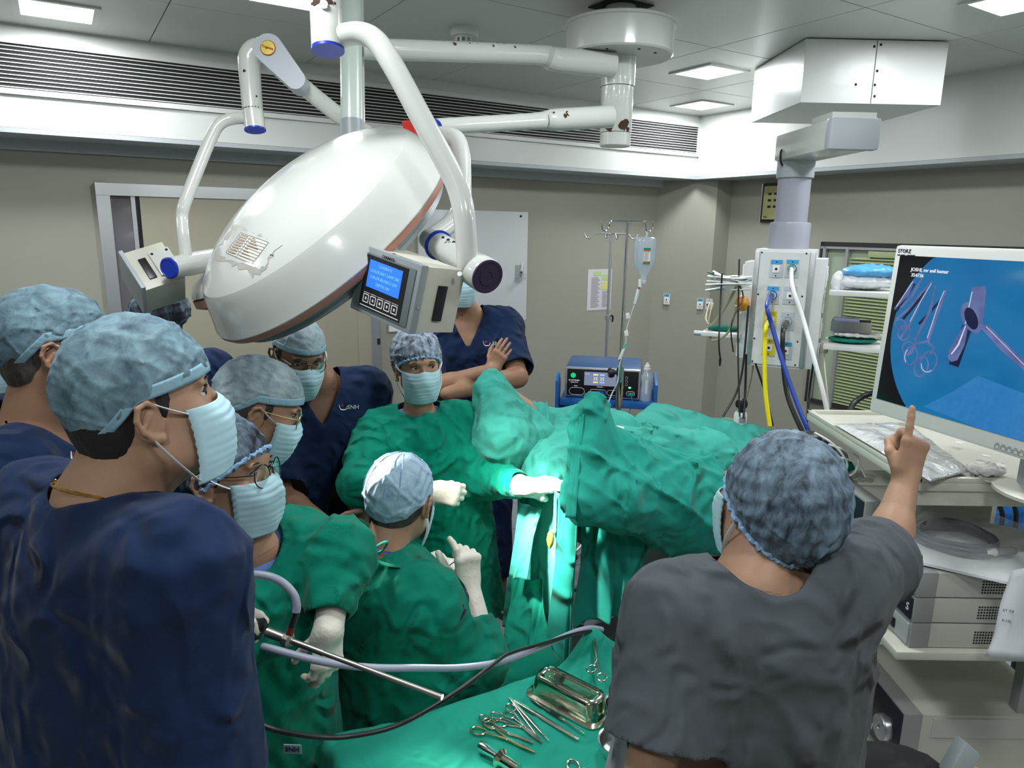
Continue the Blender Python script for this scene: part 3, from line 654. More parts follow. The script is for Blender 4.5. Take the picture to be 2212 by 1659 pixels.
class Body:
    """joints in world metres; X is the person's right"""
    def __init__(s,root,head,nb,yaw,lean=(0,0,0),sw=.185,pelvis=None,arms=None,skin=None,r=1.,pz=.92,girth=1.):
        s.root=root; s.h=head; s.nb=np.asarray(nb,float); s.M=frame(yaw); s.X=s.M[:,0]; s.Y=s.M[:,1]; s.g=girth
        s.pel=np.asarray(pelvis,float) if pelvis is not None else np.array([s.nb[0],s.nb[1],pz])-s.Y*.03+np.asarray(lean,float)
        s.chest=s.nb+(s.pel-s.nb)*.32+s.Y*.02; s.belly=s.nb+(s.pel-s.nb)*.66+s.Y*.02
        s.sh={1:s.nb+s.X*sw-up*.062,-1:s.nb-s.X*sw-up*.062}; s.arm={}; s.skinm=skin
        for sd in (1,-1):
            a=(arms or {}).get(sd); 
            if a is None: a=(s.sh[sd]+s.X*sd*.05-up*.29,s.sh[sd]+s.X*sd*.06-up*.53+s.Y*.05)
            if len(a)==3: s.sh[sd]=np.asarray(a[2],float)
            s.arm[sd]=(np.asarray(a[0],float),np.asarray(a[1],float))
    def torso(s,Pp,e=0,k=.06):
        g=s.g
        d=slab(Pp,s.nb-up*.09+s.Y*.01,s.chest,(.15+e,.085*g+e),(.165*g+e,.105*g+e),s.X)
        d=smin(d,slab(Pp,s.chest,s.belly,(.165*g+e,.105*g+e),(.15*g+e,.105*g+e),s.X),k); d=smin(d,slab(Pp,s.belly,s.pel,(.15*g+e,.105*g+e),(.17*g+e,.11*g+e),s.X),k)
        for sd in (1,-1): d=smin(d,cone(Pp,s.nb-up*.03,s.sh[sd],.045+e,.055+e),.05)
        return d
    def skin_body(s,hands=None,h=.013,nolegs=True,handh=.004,hh=.0042,rarm=1.,armsides=(1,-1),nr=.058):
        """one skin surface: head, neck, trunk, arms, hands"""
        hands=hands or {}
        def fn(Pp):
            d=s.torso(Pp,-.012); d=smin(d,s.h.skin(Pp),.01); d=smin(d,s.h.neck(Pp,s.nb,nr),.035)
            for sd in armsides:
                e,w=s.arm[sd]; d=smin(d,cone(Pp,s.sh[sd],e,.048*rarm,.039*rarm),.03); d=smin(d,cone(Pp,e,e+(w-e)*.35,.040*rarm,.040*rarm),.02); d=smin(d,cone(Pp,e+(w-e)*.3,w,.040*rarm,.026*rarm),.02)
            return d
        hc=s.h.c; hz=min(s.nb[2]-.05,hc[2]-.16)
        parts=[]
        lo,hi=bounds([s.nb+s.X*.3,s.nb-s.X*.3,s.pel,hc]+[p for sd in armsides for p in s.arm[sd]],.12); parts.append((lo,hi,h,lambda V:np.linalg.norm(V-hc,axis=1)>.165))
        parts.append((hc-.18,hc+.18,hh,lambda V:np.linalg.norm(V-hc,axis=1)<.178))
        V_,F_=[],[];n=0
        for lo,hi,hs,kp in parts:
            V,F=sdf(fn,lo,hi,hs); kk=kp(V); F=F[kk[F].all(1)]; u_=np.unique(F); mp=-np.ones(len(V),int); mp[u_]=np.arange(len(u_)); V_.append(V[u_]); F_.append(mp[F]+n); n+=len(u_)
        for sd,H in hands.items():
            e,w=s.arm[sd]; d0=nrm(e-w)
            def fh(Pp): return smin(hand_sdf(Pp,H),cone(Pp,w-d0*.01,e+(w-e)*.3,.0255*rarm,.040*rarm),.016)-.0006*wav(Pp,120,2,n=3)
            c2=w+d0*.12; lo,hi=bounds(hand_pts(H)+[c2],.045); V,F=sdf(fh,lo,hi,handh); kk=((V-c2)@d0)<.0; F=F[kk[F].all(1)]; u_=np.unique(F); mp=-np.ones(len(V),int); mp[u_]=np.arange(len(u_)); V_.append(V[u_]); F_.append(mp[F]+n); n+=len(u_)
        V=np.concatenate(V_); F=np.concatenate(F_)
        return meshobj('body',V,[tuple(f) for f in F.tolist()],s.skinm,s.root)
    def top(s,m,name='scrub_top',sleeve=.75,e=.012,sr=(.075,.078),neck='v',vd=.16,h=.009,amp=.006,seed=1,hem=-.1,wsc=9,gown=False,bunch=0,open_back=False,extra=None,keepx=None,nw=.075,thick=.003):
        """loose garment over the trunk with sleeves"""
        X=s.X.astype(f32); Y=s.Y.astype(f32); nb=s.nb.astype(f32)
        hemp=s.pel+up*hem
        cuts=[]; 
        for sd in (1,-1):
            el,wr=s.arm[sd]; L1=np.linalg.norm(el-s.sh[sd]); L2=np.linalg.norm(wr-el)
            if sleeve<=1: a,b=s.sh[sd],s.sh[sd]+(el-s.sh[sd])*sleeve; cuts.append((b,nrm(el-s.sh[sd]),s.sh[sd]))
            else: b=el+(wr-el)*(sleeve-1); cuts.append((b,nrm(wr-el),el))
        def fn(Pp):
            d=s.torso(Pp,e,.07); fl=.03 if not gown else .06
            d=smin(d,slab(Pp,s.belly,hemp,(.17*s.g+e,.12*s.g+e),(.18*s.g+e+fl,.13*s.g+e+fl),s.X),.05)
            for sd in (1,-1):
                el,wr=s.arm[sd]
                if sleeve<=1:
                    d=smin(d,cone(Pp,s.sh[sd],s.sh[sd]+(el-s.sh[sd])*min(1.05,sleeve+.1),sr[0]*.92,sr[1]),.09)
                else:
                    d=smin(d,cone(Pp,s.sh[sd],el,sr[0]*.92,sr[1]),.08); x=cone(Pp,el,el+(wr-el)*min(1.05,(sleeve-1)+.08),sr[1],sr[1]*.62)
                    if bunch:
                        ax=nrm(wr-el).astype(f32); t=(Pp-el.astype(f32))@ax; x=x-bunch*(np.sin(t*150+2.2*np.sin(Pp@np.array([31,22,17],f32)))*.5+.35*wav(Pp,26,seed+5,n=3))
                    d=smin(d,x,.03)
            if extra is not None: d=extra(Pp,d)
            d=d-amp*.9*wav(Pp,wsc,seed,(1,1,.45))-amp*.3*wav(Pp,wsc*2.6,seed+9,(1,1,.6),n=4)-amp*.95*crease(Pp,wsc*1.1,seed+3,(1,1,.6))-amp*.5*crease(Pp,wsc*2.0,seed+5,(1,1,.8),w=.22)
            return d
        def keep(V):
            q=V-s.nb; x=q@s.X; y=q@s.Y; z=q[:,2]+.02; k=(V[:,2]>hemp[2])
            if neck=='v': nv=(z>-vd)&(np.abs(x)<np.minimum(nw,.86*nw*(z+vd)/vd))&(y>-.0)&(z<.2)|((x*x+y*y)<nw**2)&(z>-.03)
            elif neck=='round': nv=((x*x+(y-.015)**2)<(nw)**2)&(z>-.08)
            else: nv=((x*x+y*y)<nw**2)&(z>-.05)
            k&=~nv
            for b,d,a in cuts:
                tt=(V-b)@d; near=(np.linalg.norm(V-b-tt[:,None]*d,axis=1)<max(sr)*1.45)&(tt<.16)&(s.torso(V.astype(f32),e,.07)>.014); k&=~((tt>0)&near)
            if keepx is not None: k&=keepx(V)
            return k
        lo,hi=bounds([s.nb+up*.04,s.nb+s.X*.26,s.nb-s.X*.26,hemp+s.X*.26*s.g,hemp-s.X*.26*s.g,hemp+s.Y*.16,hemp-s.Y*.16]+[b for b,d,a in cuts]+[s.arm[i][0] for i in (1,-1) if sleeve>1],.09)
        hi[2]=max(hi[2],s.nb[2]+.08)
        o=sdfobj(name,fn,lo,hi,h,m,s.root,keep=keep)
        if thick: md=o.modifiers.new('t','SOLIDIFY'); md.thickness=thick; md.offset=-1
        return o
    def legs(s,m,name='trousers',feet=None,h=.02,zmin=.08,shoes=None,seed=2,knee=None):
        hp={sd:s.pel+s.X*sd*.09 for sd in (1,-1)}; ft={}
        for sd in (1,-1): ft[sd]=np.array([s.pel[0],s.pel[1],.08])+s.X*sd*.11 if feet is None else np.asarray(feet[sd],float)
        def fn(Pp):
            d=slab(Pp,s.pel+up*.1,s.pel-up*.06,(.165,.11),(.18,.12),s.X)
            for sd in (1,-1):
                kn=(hp[sd]+ft[sd])/2+s.Y*.03 if knee is None else knee[sd]; d=smin(d,cone(Pp,hp[sd]-up*.03,kn,.10,.085),.04); d=smin(d,cone(Pp,kn,ft[sd],.085,.075),.03)
            return d-.006*wav(Pp,11,seed,(1,1,.4))
        lo,hi=bounds([s.pel+up*.12]+[hp[1],hp[-1],ft[1],ft[-1]]+([knee[1],knee[-1]] if knee else []),.16)
        lo[2]=max(0.02,lo[2]); o=sdfobj(name,fn,lo,hi,h,m,s.root,keep=lambda V:V[:,2]>min(ft[1][2],ft[-1][2])-.0+.0)
        return ft
def shoe(par,c,yaw,m,skin=None):
    M=frame(yaw); c=np.asarray(c,float)
    def w(p): return c+M@np.asarray(p,float)
    def fn(Pp): 
        q=(Pp-c.astype(f32))@M.astype(f32); d=U(.03,ell(q,(0,.06,.025),(.048,.10,.035)),ell(q,(0,-.06,.03),(.036,.05,.038))); return smax(d,-(q[:,2]-.0),.004)
    return sdfobj('shoe',fn,c-.2,c+.2,.009,m,par)
# ================================================================ the people
def person(label,loc): return thing('person',label,'person',(loc[0],loc[1],0))
M_gown=cloth('green_gown_cloth',(.0,.16,.10)); M_gownb=cloth('bright_green_gown_cloth',(.0,.23,.145)); M_cream=mat('white_vest',(.6,.6,.58),.9)
def logo(par,o,X,Y,k=1.,txt='SNH'):
    """small red and white chest emblem with letters"""
    X=nrm(X);Y=nrm(Y);n_=np.cross(X,Y); mb=MB()
    mb.tube([o+X*(-.016)*k+Y*.010*k,o+X*(-.010)*k-Y*.006*k,o-Y*.009*k,o+X*.010*k-Y*.006*k,o+X*.012*k+Y*.004*k],[.001*k,.0028*k,.003*k,.0026*k,.001*k],8,smoothn=5,flat=.5); mb.build('emblem',M_maskw,par)
    mb=MB(); mb.lathe(o-X*.004*k+Y*.007*k,n_,[(.0045*k,0),(.0045*k,.001)],12); mb.build('emblem_dot',M_red,par)
    text(txt,.021*k,o+X*.034*k+n_*.001,X,Y,M_maskw,par,align='CENTER')
# --- A: young man in the left foreground, seen from behind
def man_front():
    hc=P(318,897,1.12); r=person('man in navy scrubs with gold neck chain and blue cap filling the left foreground',hc)
    H=Head(hc,57,10,-4,1.0,seed=3); nb=hc+np.array([-.066,-.035,-.132])
    b=Body(r,H,nb,30,sw=.185,skin=M_skinB,pelvis=(nb[0]-.03,nb[1]+.0,.98),girth=1.05,arms={1:(nb+np.array([.19,-.135,-.40]),nb+np.array([.20,-.10,-.65])),-1:(nb+np.array([-.175,.09,-.40]),nb+np.array([-.17,.10,-.65]))})
    b.skin_body(h=.012,hh=.003,nr=.064); H.eyes(r,(0.3,1,0)); H.hair(r,nape=-.066,h=.003); H.cap(r,M_cap,'tie',c=(0,-.006,.054),r=(.089,.113,.110),h=.0035,amp=.004,seed=12)
    H.mask(r); b.top(M_navy,sleeve=1.0,e=.02,sr=(.085,.09),neck='round',nw=.082,h=.008,amp=.005,seed=4,hem=-.12)
    b.legs(M_navy,h=.03); mb=MB(); pts=[]
    for i in range(60):
        a=2*PI*i/59; pts.append(nb+b.X*.074*math.sin(a)+b.Y*(.072*math.cos(a)+.01)+up*(.012-.03*math.cos(a)))
    mb.tube(pts,[.0026 if i%2 else .0017 for i in range(60)],6); ch=mb.build('gold_chain',M_gold,r)
    cp=pts[38]; mb=MB(); mb.tube([cp+(b.X*math.cos(a)*.0065+up*math.sin(a)*.0045) for a in np.linspace(0,2*PI,14)],.0014,6); mb.build('clasp',M_gold,ch)
man_front()
# --- B
def man_old():
    hc=P(128,768,1.6); r=person('older man at the left edge with blue cap, big ear and navy scrubs',hc)
    H=Head(hc,62,4,-3,1.08,seed=5); nb=hc+np.array([-.06,-.01,-.16])
    b=Body(r,H,nb,80,sw=.19,skin=M_skinA,pelvis=(nb[0]-.03,nb[1],.95),girth=1.1)
    b.skin_body(h=.014,nr=.066); H.eyes(r); H.hair(r,M_hairg); H.cap(r,M_cap,'tie',seed=21,r=(.088,.114,.098),c=(0,-.012,.05)); H.mask(r); H.glasses(r)
    b.top(M_navy,sleeve=.85,e=.018,sr=(.082,.088),nw=.085,vd=.17,h=.01,seed=8); b.legs(M_navy,h=.03)
    logo(r,P(160,990,1.46),(.75,-.6,-.1),(.1,.1,1),txt='')
man_old()
def man_edge():
    hc=P(-62,752,1.9); r=person('person cut off by the left edge of the photo, only blue cap showing',hc)
    H=Head(hc,80,0,0,1,seed=6); nb=hc+np.array([-.06,0,-.16]); b=Body(r,H,nb,80,skin=M_skinA,pelvis=(nb[0]-.03,nb[1],.95))
    b.skin_body(h=.018,hh=.006); H.hair(r,h=.008); H.cap(r,M_cap,'tie',seed=31,h=.006); H.mask(r); b.top(M_navy,sleeve=.8,h=.016); b.legs(M_navy,h=.035)
man_edge()
def woman_back():
    hc=P(338,698,2.75); r=person('person in dark bouffant net under the cream lamp box, facing left',hc)
    H=Head(hc,-62,-8,0,1,seed=7); nb=hc+np.array([.06,.0,-.15]); b=Body(r,H,nb,-60,sw=.17,skin=M_skinA,pelvis=(nb[0],nb[1],.9),girth=.95)
    b.skin_body(h=.018,hh=.006); H.hair(r,h=.007,nape=-.09); H.cap(r,M_bouf,'bouf',c=(0,-.035,.05),r=(.095,.135,.088),band='hem',amp=.006,stripes=30,h=.005,bm=M_band); H.mask(r)
    b.top(M_navy,sleeve=.8,h=.016); b.legs(M_navy,h=.035)
woman_back()
# --- C: older man with glasses looking down
def man_glasses():
    hc=P(556,890,1.85); r=person('older man with wire glasses and pale cap looking down, behind the scope holder',hc)
    H=Head(hc,72,-20,0,1.0,seed=9); nb=hc+np.array([-.085,.02,-.125]); b=Body(r,H,nb,75,skin=M_skinA,pelvis=(nb[0]-.15,nb[1]+.05,.9))
    b.skin_body(h=.014,hh=.0038); H.eyes(r,(0,1,-.3)); H.hair(r,M_hairg); H.cap(r,M_capg,'tie2',c=(0,-.012,.05),r=(.084,.116,.098),seed=22,h=.004); H.mask(r); H.glasses(r,MATS.get('brass') or M_gold,z=.012)
    b.top(M_navy,sleeve=.85,h=.012); b.legs(M_navy,h=.03)
man_glasses()
# --- D: standing man with round glasses, navy scrubs, arms folded low
def man_standing():
    hc=P(645,772,2.50); r=person('standing man in navy scrubs with round dark glasses, left of the green nurse',hc)
    H=Head(hc,146,-17,-4,1.04,seed=11); nb=P(684,816,2.63)
    b=Body(r,H,nb,158,sw=.185,skin=M_skinD,pelvis=(nb[0]-.02,nb[1]+.03,.88),girth=1.08,arms={1:(P(604,1072,2.44),P(705,1136,2.32)),-1:(P(786,1035,2.66),P(768,1200,2.6))})
    H_={1:hand_cones(b.arm[1][1],(.75,.1,-.3),(0,1,0),1,(.6,.6,.6,.6)),-1:hand_cones(b.arm[-1][1],(-.1,-.1,-1),(-1,0,0),-1,(.3,.3,.3,.3))}
    b.skin_body(H_,h=.012,hh=.0038,rarm=1.1,handh=.005); H.eyes(r,(0,1,-.4),M_skinD); H.hair(r); H.cap(r,M_capg,'tie2',c=(0,-.01,.048),r=(.083,.112,.092),seed=32,h=.004); H.mask(r); H.glasses(r,r=(.026,.023))
    b.top(M_navy,sleeve=.93,e=.02,sr=(.078,.083),vd=.12,nw=.075,h=.009,seed=14,amp=.006); b.legs(M_navy,h=.025)
    c=P(742,880,2.40); logo(r,c,(1,.15,0),(0,.1,1),.95)
man_standing()
# --- W: woman in green gown and glasses holding the scope
def woman_scope():
    hc=P(488,1036,1.5); r=person('woman in green gown with round glasses, bouffant net and earrings holding the scope',hc)
    H=Head(hc,97,6,-4,.97,seed=13); nb=P(510,1180,1.54)
    wl=P(712,1342,1.5); wr_=P(396,1366,1.33)
    b=Body(r,H,nb,122,sw=.16,skin=M_skinB,pelvis=(nb[0]-.03,nb[1]+.06,.74),girth=1.05,arms={-1:(P(736,1192,1.60),wl),1:(P(420,1400,1.42),wr_)})
    b.skin_body(h=.011,hh=.0032,nr=.05); H.eyes(r,(.1,1,.1)); H.hair(r,nape=-.08); H.glasses(r,r=(.025,.025),z=.012)
    H.cap(r,M_bouf,'bouf',c=(0,-.038,.048),r=(.098,.138,.112),band='hem',amp=.004,stripes=34,h=.0036,seed=17)
    H.mask(r); b.top(M_gown,'gown',sleeve=1.95,e=.02,sr=(.078,.076),neck='round',nw=.085,h=.0085,amp=.008,seed=24,hem=-.28,gown=True,bunch=.006,wsc=10)
    for z_,y_ in ((-.030,.004),(-.022,-.006)):
        c=H.w((.086,y_,z_)); mb=MB(); mb.tube([c+H.M@np.array([.002,math.cos(a)*.006,math.sin(a)*.006-.004]) for a in np.linspace(0,2*PI,14)],.0014,6); mb.build('earring',M_gold,r)
    D=nrm((-.02,-.30,-1)); Hl=hand_cones(wl+D*.012,D,(-.62,.62,-.2),-1,(.42,(.35,.5,.4),(.5,.55,.4),(.45,.6,.5)),.03,(.95,.3),k=.88)
    glove('glove',r,wl,b.arm[-1][0],Hl,cuff=.05,rc=.034)
    D=nrm((.93,.1,.18)); Hr=hand_cones(wr_+D*.0,D,(.1,.3,-1),1,(.35,.55,.75,.85),.10,(.2,.3)); glove('glove',r,wr_,b.arm[1][0],Hr,cuff=.06)
    b.top(M_lblue,'blue_undershirt',sleeve=.05,e=.004,sr=(.05,.05),neck='round',nw=.066,h=.012,amp=.002,seed=3)
    # name tab on the gown skirt
    c=P(632,1618,1.40); X=nrm((1,-.1,.05)); MB().box(c,X*.018,up*.010,np.cross(X,up)*.001).build('name_tab',mat('tab_grey',(.25,.38,.38),.8),r,smooth=False); text('SNH',.015,c+np.cross(X,up)*.002,X,up,M_navy,r)
    lg=b.legs(M_gown,h=.03)
woman_scope()
# --- S: seated surgeon from behind
def surgeon():
    hc=P(868,1086,2.0); r=person('seated surgeon from behind in green gown, pale blue cap and blue lanyard',hc)
    H=Head(hc,22,-12,2,1.,seed=15); nb=P(822,1205,1.95)
    wr_=P(1012,1268,1.98); wl=P(938,1222,2.12)
    b=Body(r,H,nb,42,sw=.185,skin=M_skinB,pelvis=(nb[0]+.03,nb[1]-.03,.58),girth=1.2,arms={1:(P(1038,1425,1.93),wr_,nb+np.array([.14,-.10,-.075])),-1:(P(880,1330,2.25),wl,nb+np.array([-.13,.14,-.05]))})
    b.skin_body(h=.012,hh=.0038); H.hair(r,M_hairg,nape=-.055); H.mask(r)
    H.cap(r,M_capl,'tie',c=(0,-.026,.040),r=(.090,.112,.108),seed=42,amp=.0055,wsc=14,h=.0038,bm=M_bandl,band=False)
    # panelled seams of the cap
    mb=MB()
    for ph in (-2.6,-2.2,-1.0,1.2,2.5,2.9): mb.tube([H.w((.0905*math.sin(ph)*math.sin(t),-.026+.1125*math.cos(ph)*math.sin(t),.040+.1085*math.cos(t))) for t in np.linspace(.15,1.65,16)],.0012,6)
    mb.build('cap_seams',M_bandl,r)
    b.top(M_darknavy,'undershirt',sleeve=.3,e=.008,neck='crew',nw=.08,h=.012,amp=.002,seed=3)
    def keepx(V):
        q=V-nb; x=q@b.X; y=q@b.Y; z=q[:,2]; ux=x+.115+.10*z; 
        return ~((y<.02)&(z>-.26)&(z<.2)&(np.abs(ux)<.056+.06*np.clip(z+.1,-.2,.3)))&~((z>-.02)&(x>-.11)&(x<.06)&(y<.0))
    b.top(M_gown,'gown',sleeve=1.62,e=.024,sr=(.082,.078),neck='crew',nw=.07,h=.0085,amp=.008,seed=34,hem=-.12,gown=True,bunch=.006,keepx=keepx,wsc=9)
    # bow of the neck ties
    k=P(792,1205,1.84); mb=MB()
    for pts in ([k,k+np.array([.03,0,.035]),k+np.array([.055,0,.045]),k+np.array([.04,0,.02]),k],[k,k+np.array([-.03,-.005,-.03]),k+np.array([-.045,-.005,-.085]),k+np.array([-.03,-.005,-.11])],[k,k+np.array([.0,-.008,-.05]),k+np.array([.01,-.005,-.10]),k+np.array([-.01,0,-.14])],[k,k+np.array([.05,-.005,-.015]),k+np.array([.09,-.005,-.02])],[k,k+np.array([-.06,.0,.01]),k+np.array([-.1,.04,.015])]): mb.tube(pts,.008,8,smoothn=6,flat=.35)
    mb.lathe(k-np.array([.012,.004,0]),(1,0,0),[(.006,0),(.011,.006),(.011,.018),(.006,.024)],12); mb.build('gown_ties',M_gown,r)
    mb=MB(); c0=nb+up*.035; mb.tube([c0+b.X*.071*math.sin(a)+b.Y*(.068*math.cos(a)+.004)+up*(-.028*math.cos(a)) for a in np.linspace(PI*.5,PI*1.75,24)],.0055,8,flat=.4); mb.build('lanyard',mat('royal_blue_ribbon',(.02,.03,.35),.6),r)
    Hr=hand_cones(wr_+up*.0,(-.02,.0,1),(-.55,.8,.1),1,((.35,.55,.35),(.95,1.2,.7),(1.1,1.3,.8),(1.1,1.3,.8)),.03,(.55,.25)); glove('glove',r,wr_,b.arm[1][0],Hr,cuff=.10,rc=.044,rw=.030)
    Hl=hand_cones(wl,(.95,-.1,-.05),(.2,.15,-1),-1,((.5,.7,.4),(.8,.9,.5),(.9,1,.6),(.9,1,.6)),.08,(.5,.5)); glove('glove',r,wl,b.arm[-1][0],Hl,cuff=.07)
    # lap, thighs and lower gown
    kn={1:b.pel+np.array([.42,.18,-.02]),-1:b.pel+np.array([.12,.48,-.02])}; ft={1:b.pel*np.array([1,1,0])+np.array([.44,.22,.1]),-1:b.pel*np.array([1,1,0])+np.array([.12,.52,.1])}
    b.legs(M_gown,'lap_cover',h=.018,feet=ft,knee=kn)
    s_=thing('stool','dark padded surgeon stool under the seated surgeon','stool',(b.pel[0],b.pel[1],0)); c=np.array([b.pel[0],b.pel[1],0])
    MB().lathe(c+up*.40,up,[(.17,0),(.18,.02),(.18,.05),(.165,.065)],28).build('seat',M_black,s_); mb=MB(); mb.cyl(c+up*.06,c+up*.40,.025); mb.build('column',M_chrome,s_)
    for i in range(5):
        a=2*PI*i/5; e=c+np.array([math.cos(a)*.25,math.sin(a)*.25,.055]); MB().tube([c+up*.09,e],[.018,.012],8).build('leg',M_chrome,s_); MB().lathe(e-up*.055+np.array([-.012*math.sin(a),.012*math.cos(a),.025]),(-math.sin(a),math.cos(a),0),[(.025,0),(.025,.02)],14).build('castor',M_black,s_)
surgeon()
# --- N: nurse in bright green gown
def nurse():
    hc=P(903,792,2.6); r=person('nurse in green gown with red forehead dot and pale bouffant net facing the camera',hc)
    H=Head(hc,160,-4,3,.97,seed=16); nb=P(905,893,2.67)
    wr_=P(932,1062,2.38); wl=P(1132,1052,2.42)
    b=Body(r,H,nb,168,sw=.165,skin=M_skinB,pelvis=(nb[0]+.04,nb[1]+.04,.76),girth=1.2,arms={1:(P(778,1050,2.44),wr_),-1:(P(1060,1035,2.62),wl)})
    b.skin_body(h=.013,hh=.0035,nr=.05); H.eyes(r,(-.55,1,.05)); H.hair(r,nape=-.08,front=.0)
    H.cap(r,M_boufn,'bouf',c=(0,-.03,.05),r=(.096,.122,.100),band='hem',amp=.004,stripes=40,h=.0038,seed=27)
    H.mask(r); mb=MB(); mb.lathe(H.w((0,.0955,.052)),H.M@np.array([0,1,.2]),[(.0035,0),(.003,.0015)],10); mb.build('forehead_dot',mat('red_dot',(.5,.01,.01),.5),r)
    b.top(M_gownb,'gown',sleeve=1.9,e=.022,sr=(.082,.074),neck='round',nw=.076,h=.0088,amp=.008,seed=44,hem=-.34,gown=True,bunch=.006,wsc=10)
    mb=MB(); mb.tube([b.pel+up*.05+b.X*(.215*math.cos(a))+b.Y*(.175*math.sin(a)) for a in np.linspace(0,2*PI,40)],.018,8,flat=.35); mb.build('gown_belt',M_gownb,r)
    mb=MB()
    for a in np.linspace(0,PI,26): mb.lathe(nb+up*.012+b.X*.058*math.cos(a)+b.Y*(.055*math.sin(a)+.01)-up*.045*math.sin(a),up,[(.001,-.003),(.003,0),(.001,.003)],6)
    ne=mb.build('bead_necklace',M_red,r); ne['kind']='stuff'
    c=H.w((.082,.002,-.030)); mb=MB(); mb.lathe(c,(0,0,-1),[(.003,-.004),(.006,0),(.005,.006),(.008,.010),(.006,.018),(.001,.02)],12); mb.build('earring',M_gold,r)
    b.legs(M_gownb,'gown_skirt',h=.025)
    b.top(M_lblue,'blue_undershirt',sleeve=.05,e=.002,sr=(.05,.05),neck='crew',nw=.060,h=.012,amp=.002,seed=3)
    Hr=hand_cones(wr_,(.93,-.25,.0),(-.1,.9,-.35),1,((1.15,1.4,1),(1.2,1.4,1),(1.2,1.4,1),(1.2,1.4,1)),.02,(1.2,.7)); glove('glove',r,wr_,b.arm[1][0],Hr,cuff=.03,h=.0038)
    Hl=hand_cones(wl,(.97,.25,.04),(0,.35,-.9),-1,((.08,.12,.1),(.1,.12,.1),(.12,.15,.1),(.15,.2,.1)),.02,(1.2,.3)); glove('glove',r,wl,b.arm[-1][0],Hl,cuff=.035,h=.0038)
nurse()
# --- M: man with crossed arms at the back
def man_back():
    hc=P(978,606,3.45); r=person('man in navy scrubs with crossed arms before the whiteboard, head hidden by lamp',hc)
    H=Head(hc,125,-2,0,1.02,seed=18); nb=P(1006,674,3.55)
    b=Body(r,H,nb,172,sw=.20,skin=M_skinA,pelvis=(nb[0]+.04,nb[1]+.04,.92),girth=1.1,arms={-1:(P(1118,815,3.35),P(965,850,3.16),nb+np.array([.20,.0,-.065])),1:(P(928,842,3.35),P(1062,800,3.16))})
    Hh={1:hand_cones(b.arm[1][1],(.45,-.05,.9),(.3,.95,.1),1,(.22,.2,.22,.25),.04,(.5,.2),k=.95)}
    b.skin_body(Hh,h=.013,hh=.005,rarm=1.22); H.hair(r,M_hairg,h=.006); H.cap(r,M_capg,'tie',h=.006,seed=3); H.mask(r); H.eyes(r)
    b.top(M_navy,sleeve=.88,e=.018,sr=(.085,.088),vd=.135,nw=.078,h=.010,seed=54,amp=.006)
    logo(r,P(1052,742,3.36),(1,.05,0),(0,.05,1),1.2,'SN'); 
    f1=Z(1078,1268,.09); f2=Z(1010,1262,.09)+np.array([-.08,.05,0]); b.legs(M_navy,h=.02,feet={-1:f1+up*.06,1:f2+up*.06})
    for f in (f1,f2): 
        shoe(r,(f[0],f[1]-.03,0),165,M_black); mb=MB(); mb.lathe((f[0],f[1],.02),up,[(.045,0),(.038,.05),(.042,.12)],16); mb.build('ankle',M_skinA,r)
man_back()
# --- G: woman in grey pointing at the monitor
def woman_grey():
    hc=P(1664,1092,1.34); r=person('woman in grey scrubs and bouffant net from behind, pointing at the monitor',hc)
    H=Head(hc,-24,2,3,.98,seed=19); nb=P(1640,1262,1.29)
    wr_=P(1955,1040,1.53)
    b=Body(r,H,nb,4,sw=.17,skin=M_skinB,pelvis=(nb[0]-.01,nb[1]+.02,.86),girth=1.15,arms={1:(P(1912,1196,1.47),wr_,P(1806,1262,1.31)),-1:(P(1405,1660,1.20),P(1400,1900,1.3),P(1460,1325,1.27))})
    Hr=hand_cones(wr_,(.20,.10,1),(-.35,.9,.0),1,((.05,.06,.05),(1.2,1.5,.9),(1.25,1.5,.9),(1.3,1.5,.9)),.03,(1.45,.5))
    b.skin_body({1:Hr},h=.011,hh=.004,nr=.05); H.hair(r,nape=-.1)
    H.cap(r,M_boufg,'bouf',c=(0,-.036,.028),r=(.103,.122,.130),band='hem',amp=.004,stripes=26,h=.0036,seed=37)
    H.mask(r); b.top(M_grey,sleeve=.86,e=.02,sr=(.082,.09),neck='round',nw=.088,h=.0075,amp=.006,seed=64,hem=-.1,wsc=8)
    b.legs(M_grey,h=.03)
woman_grey()
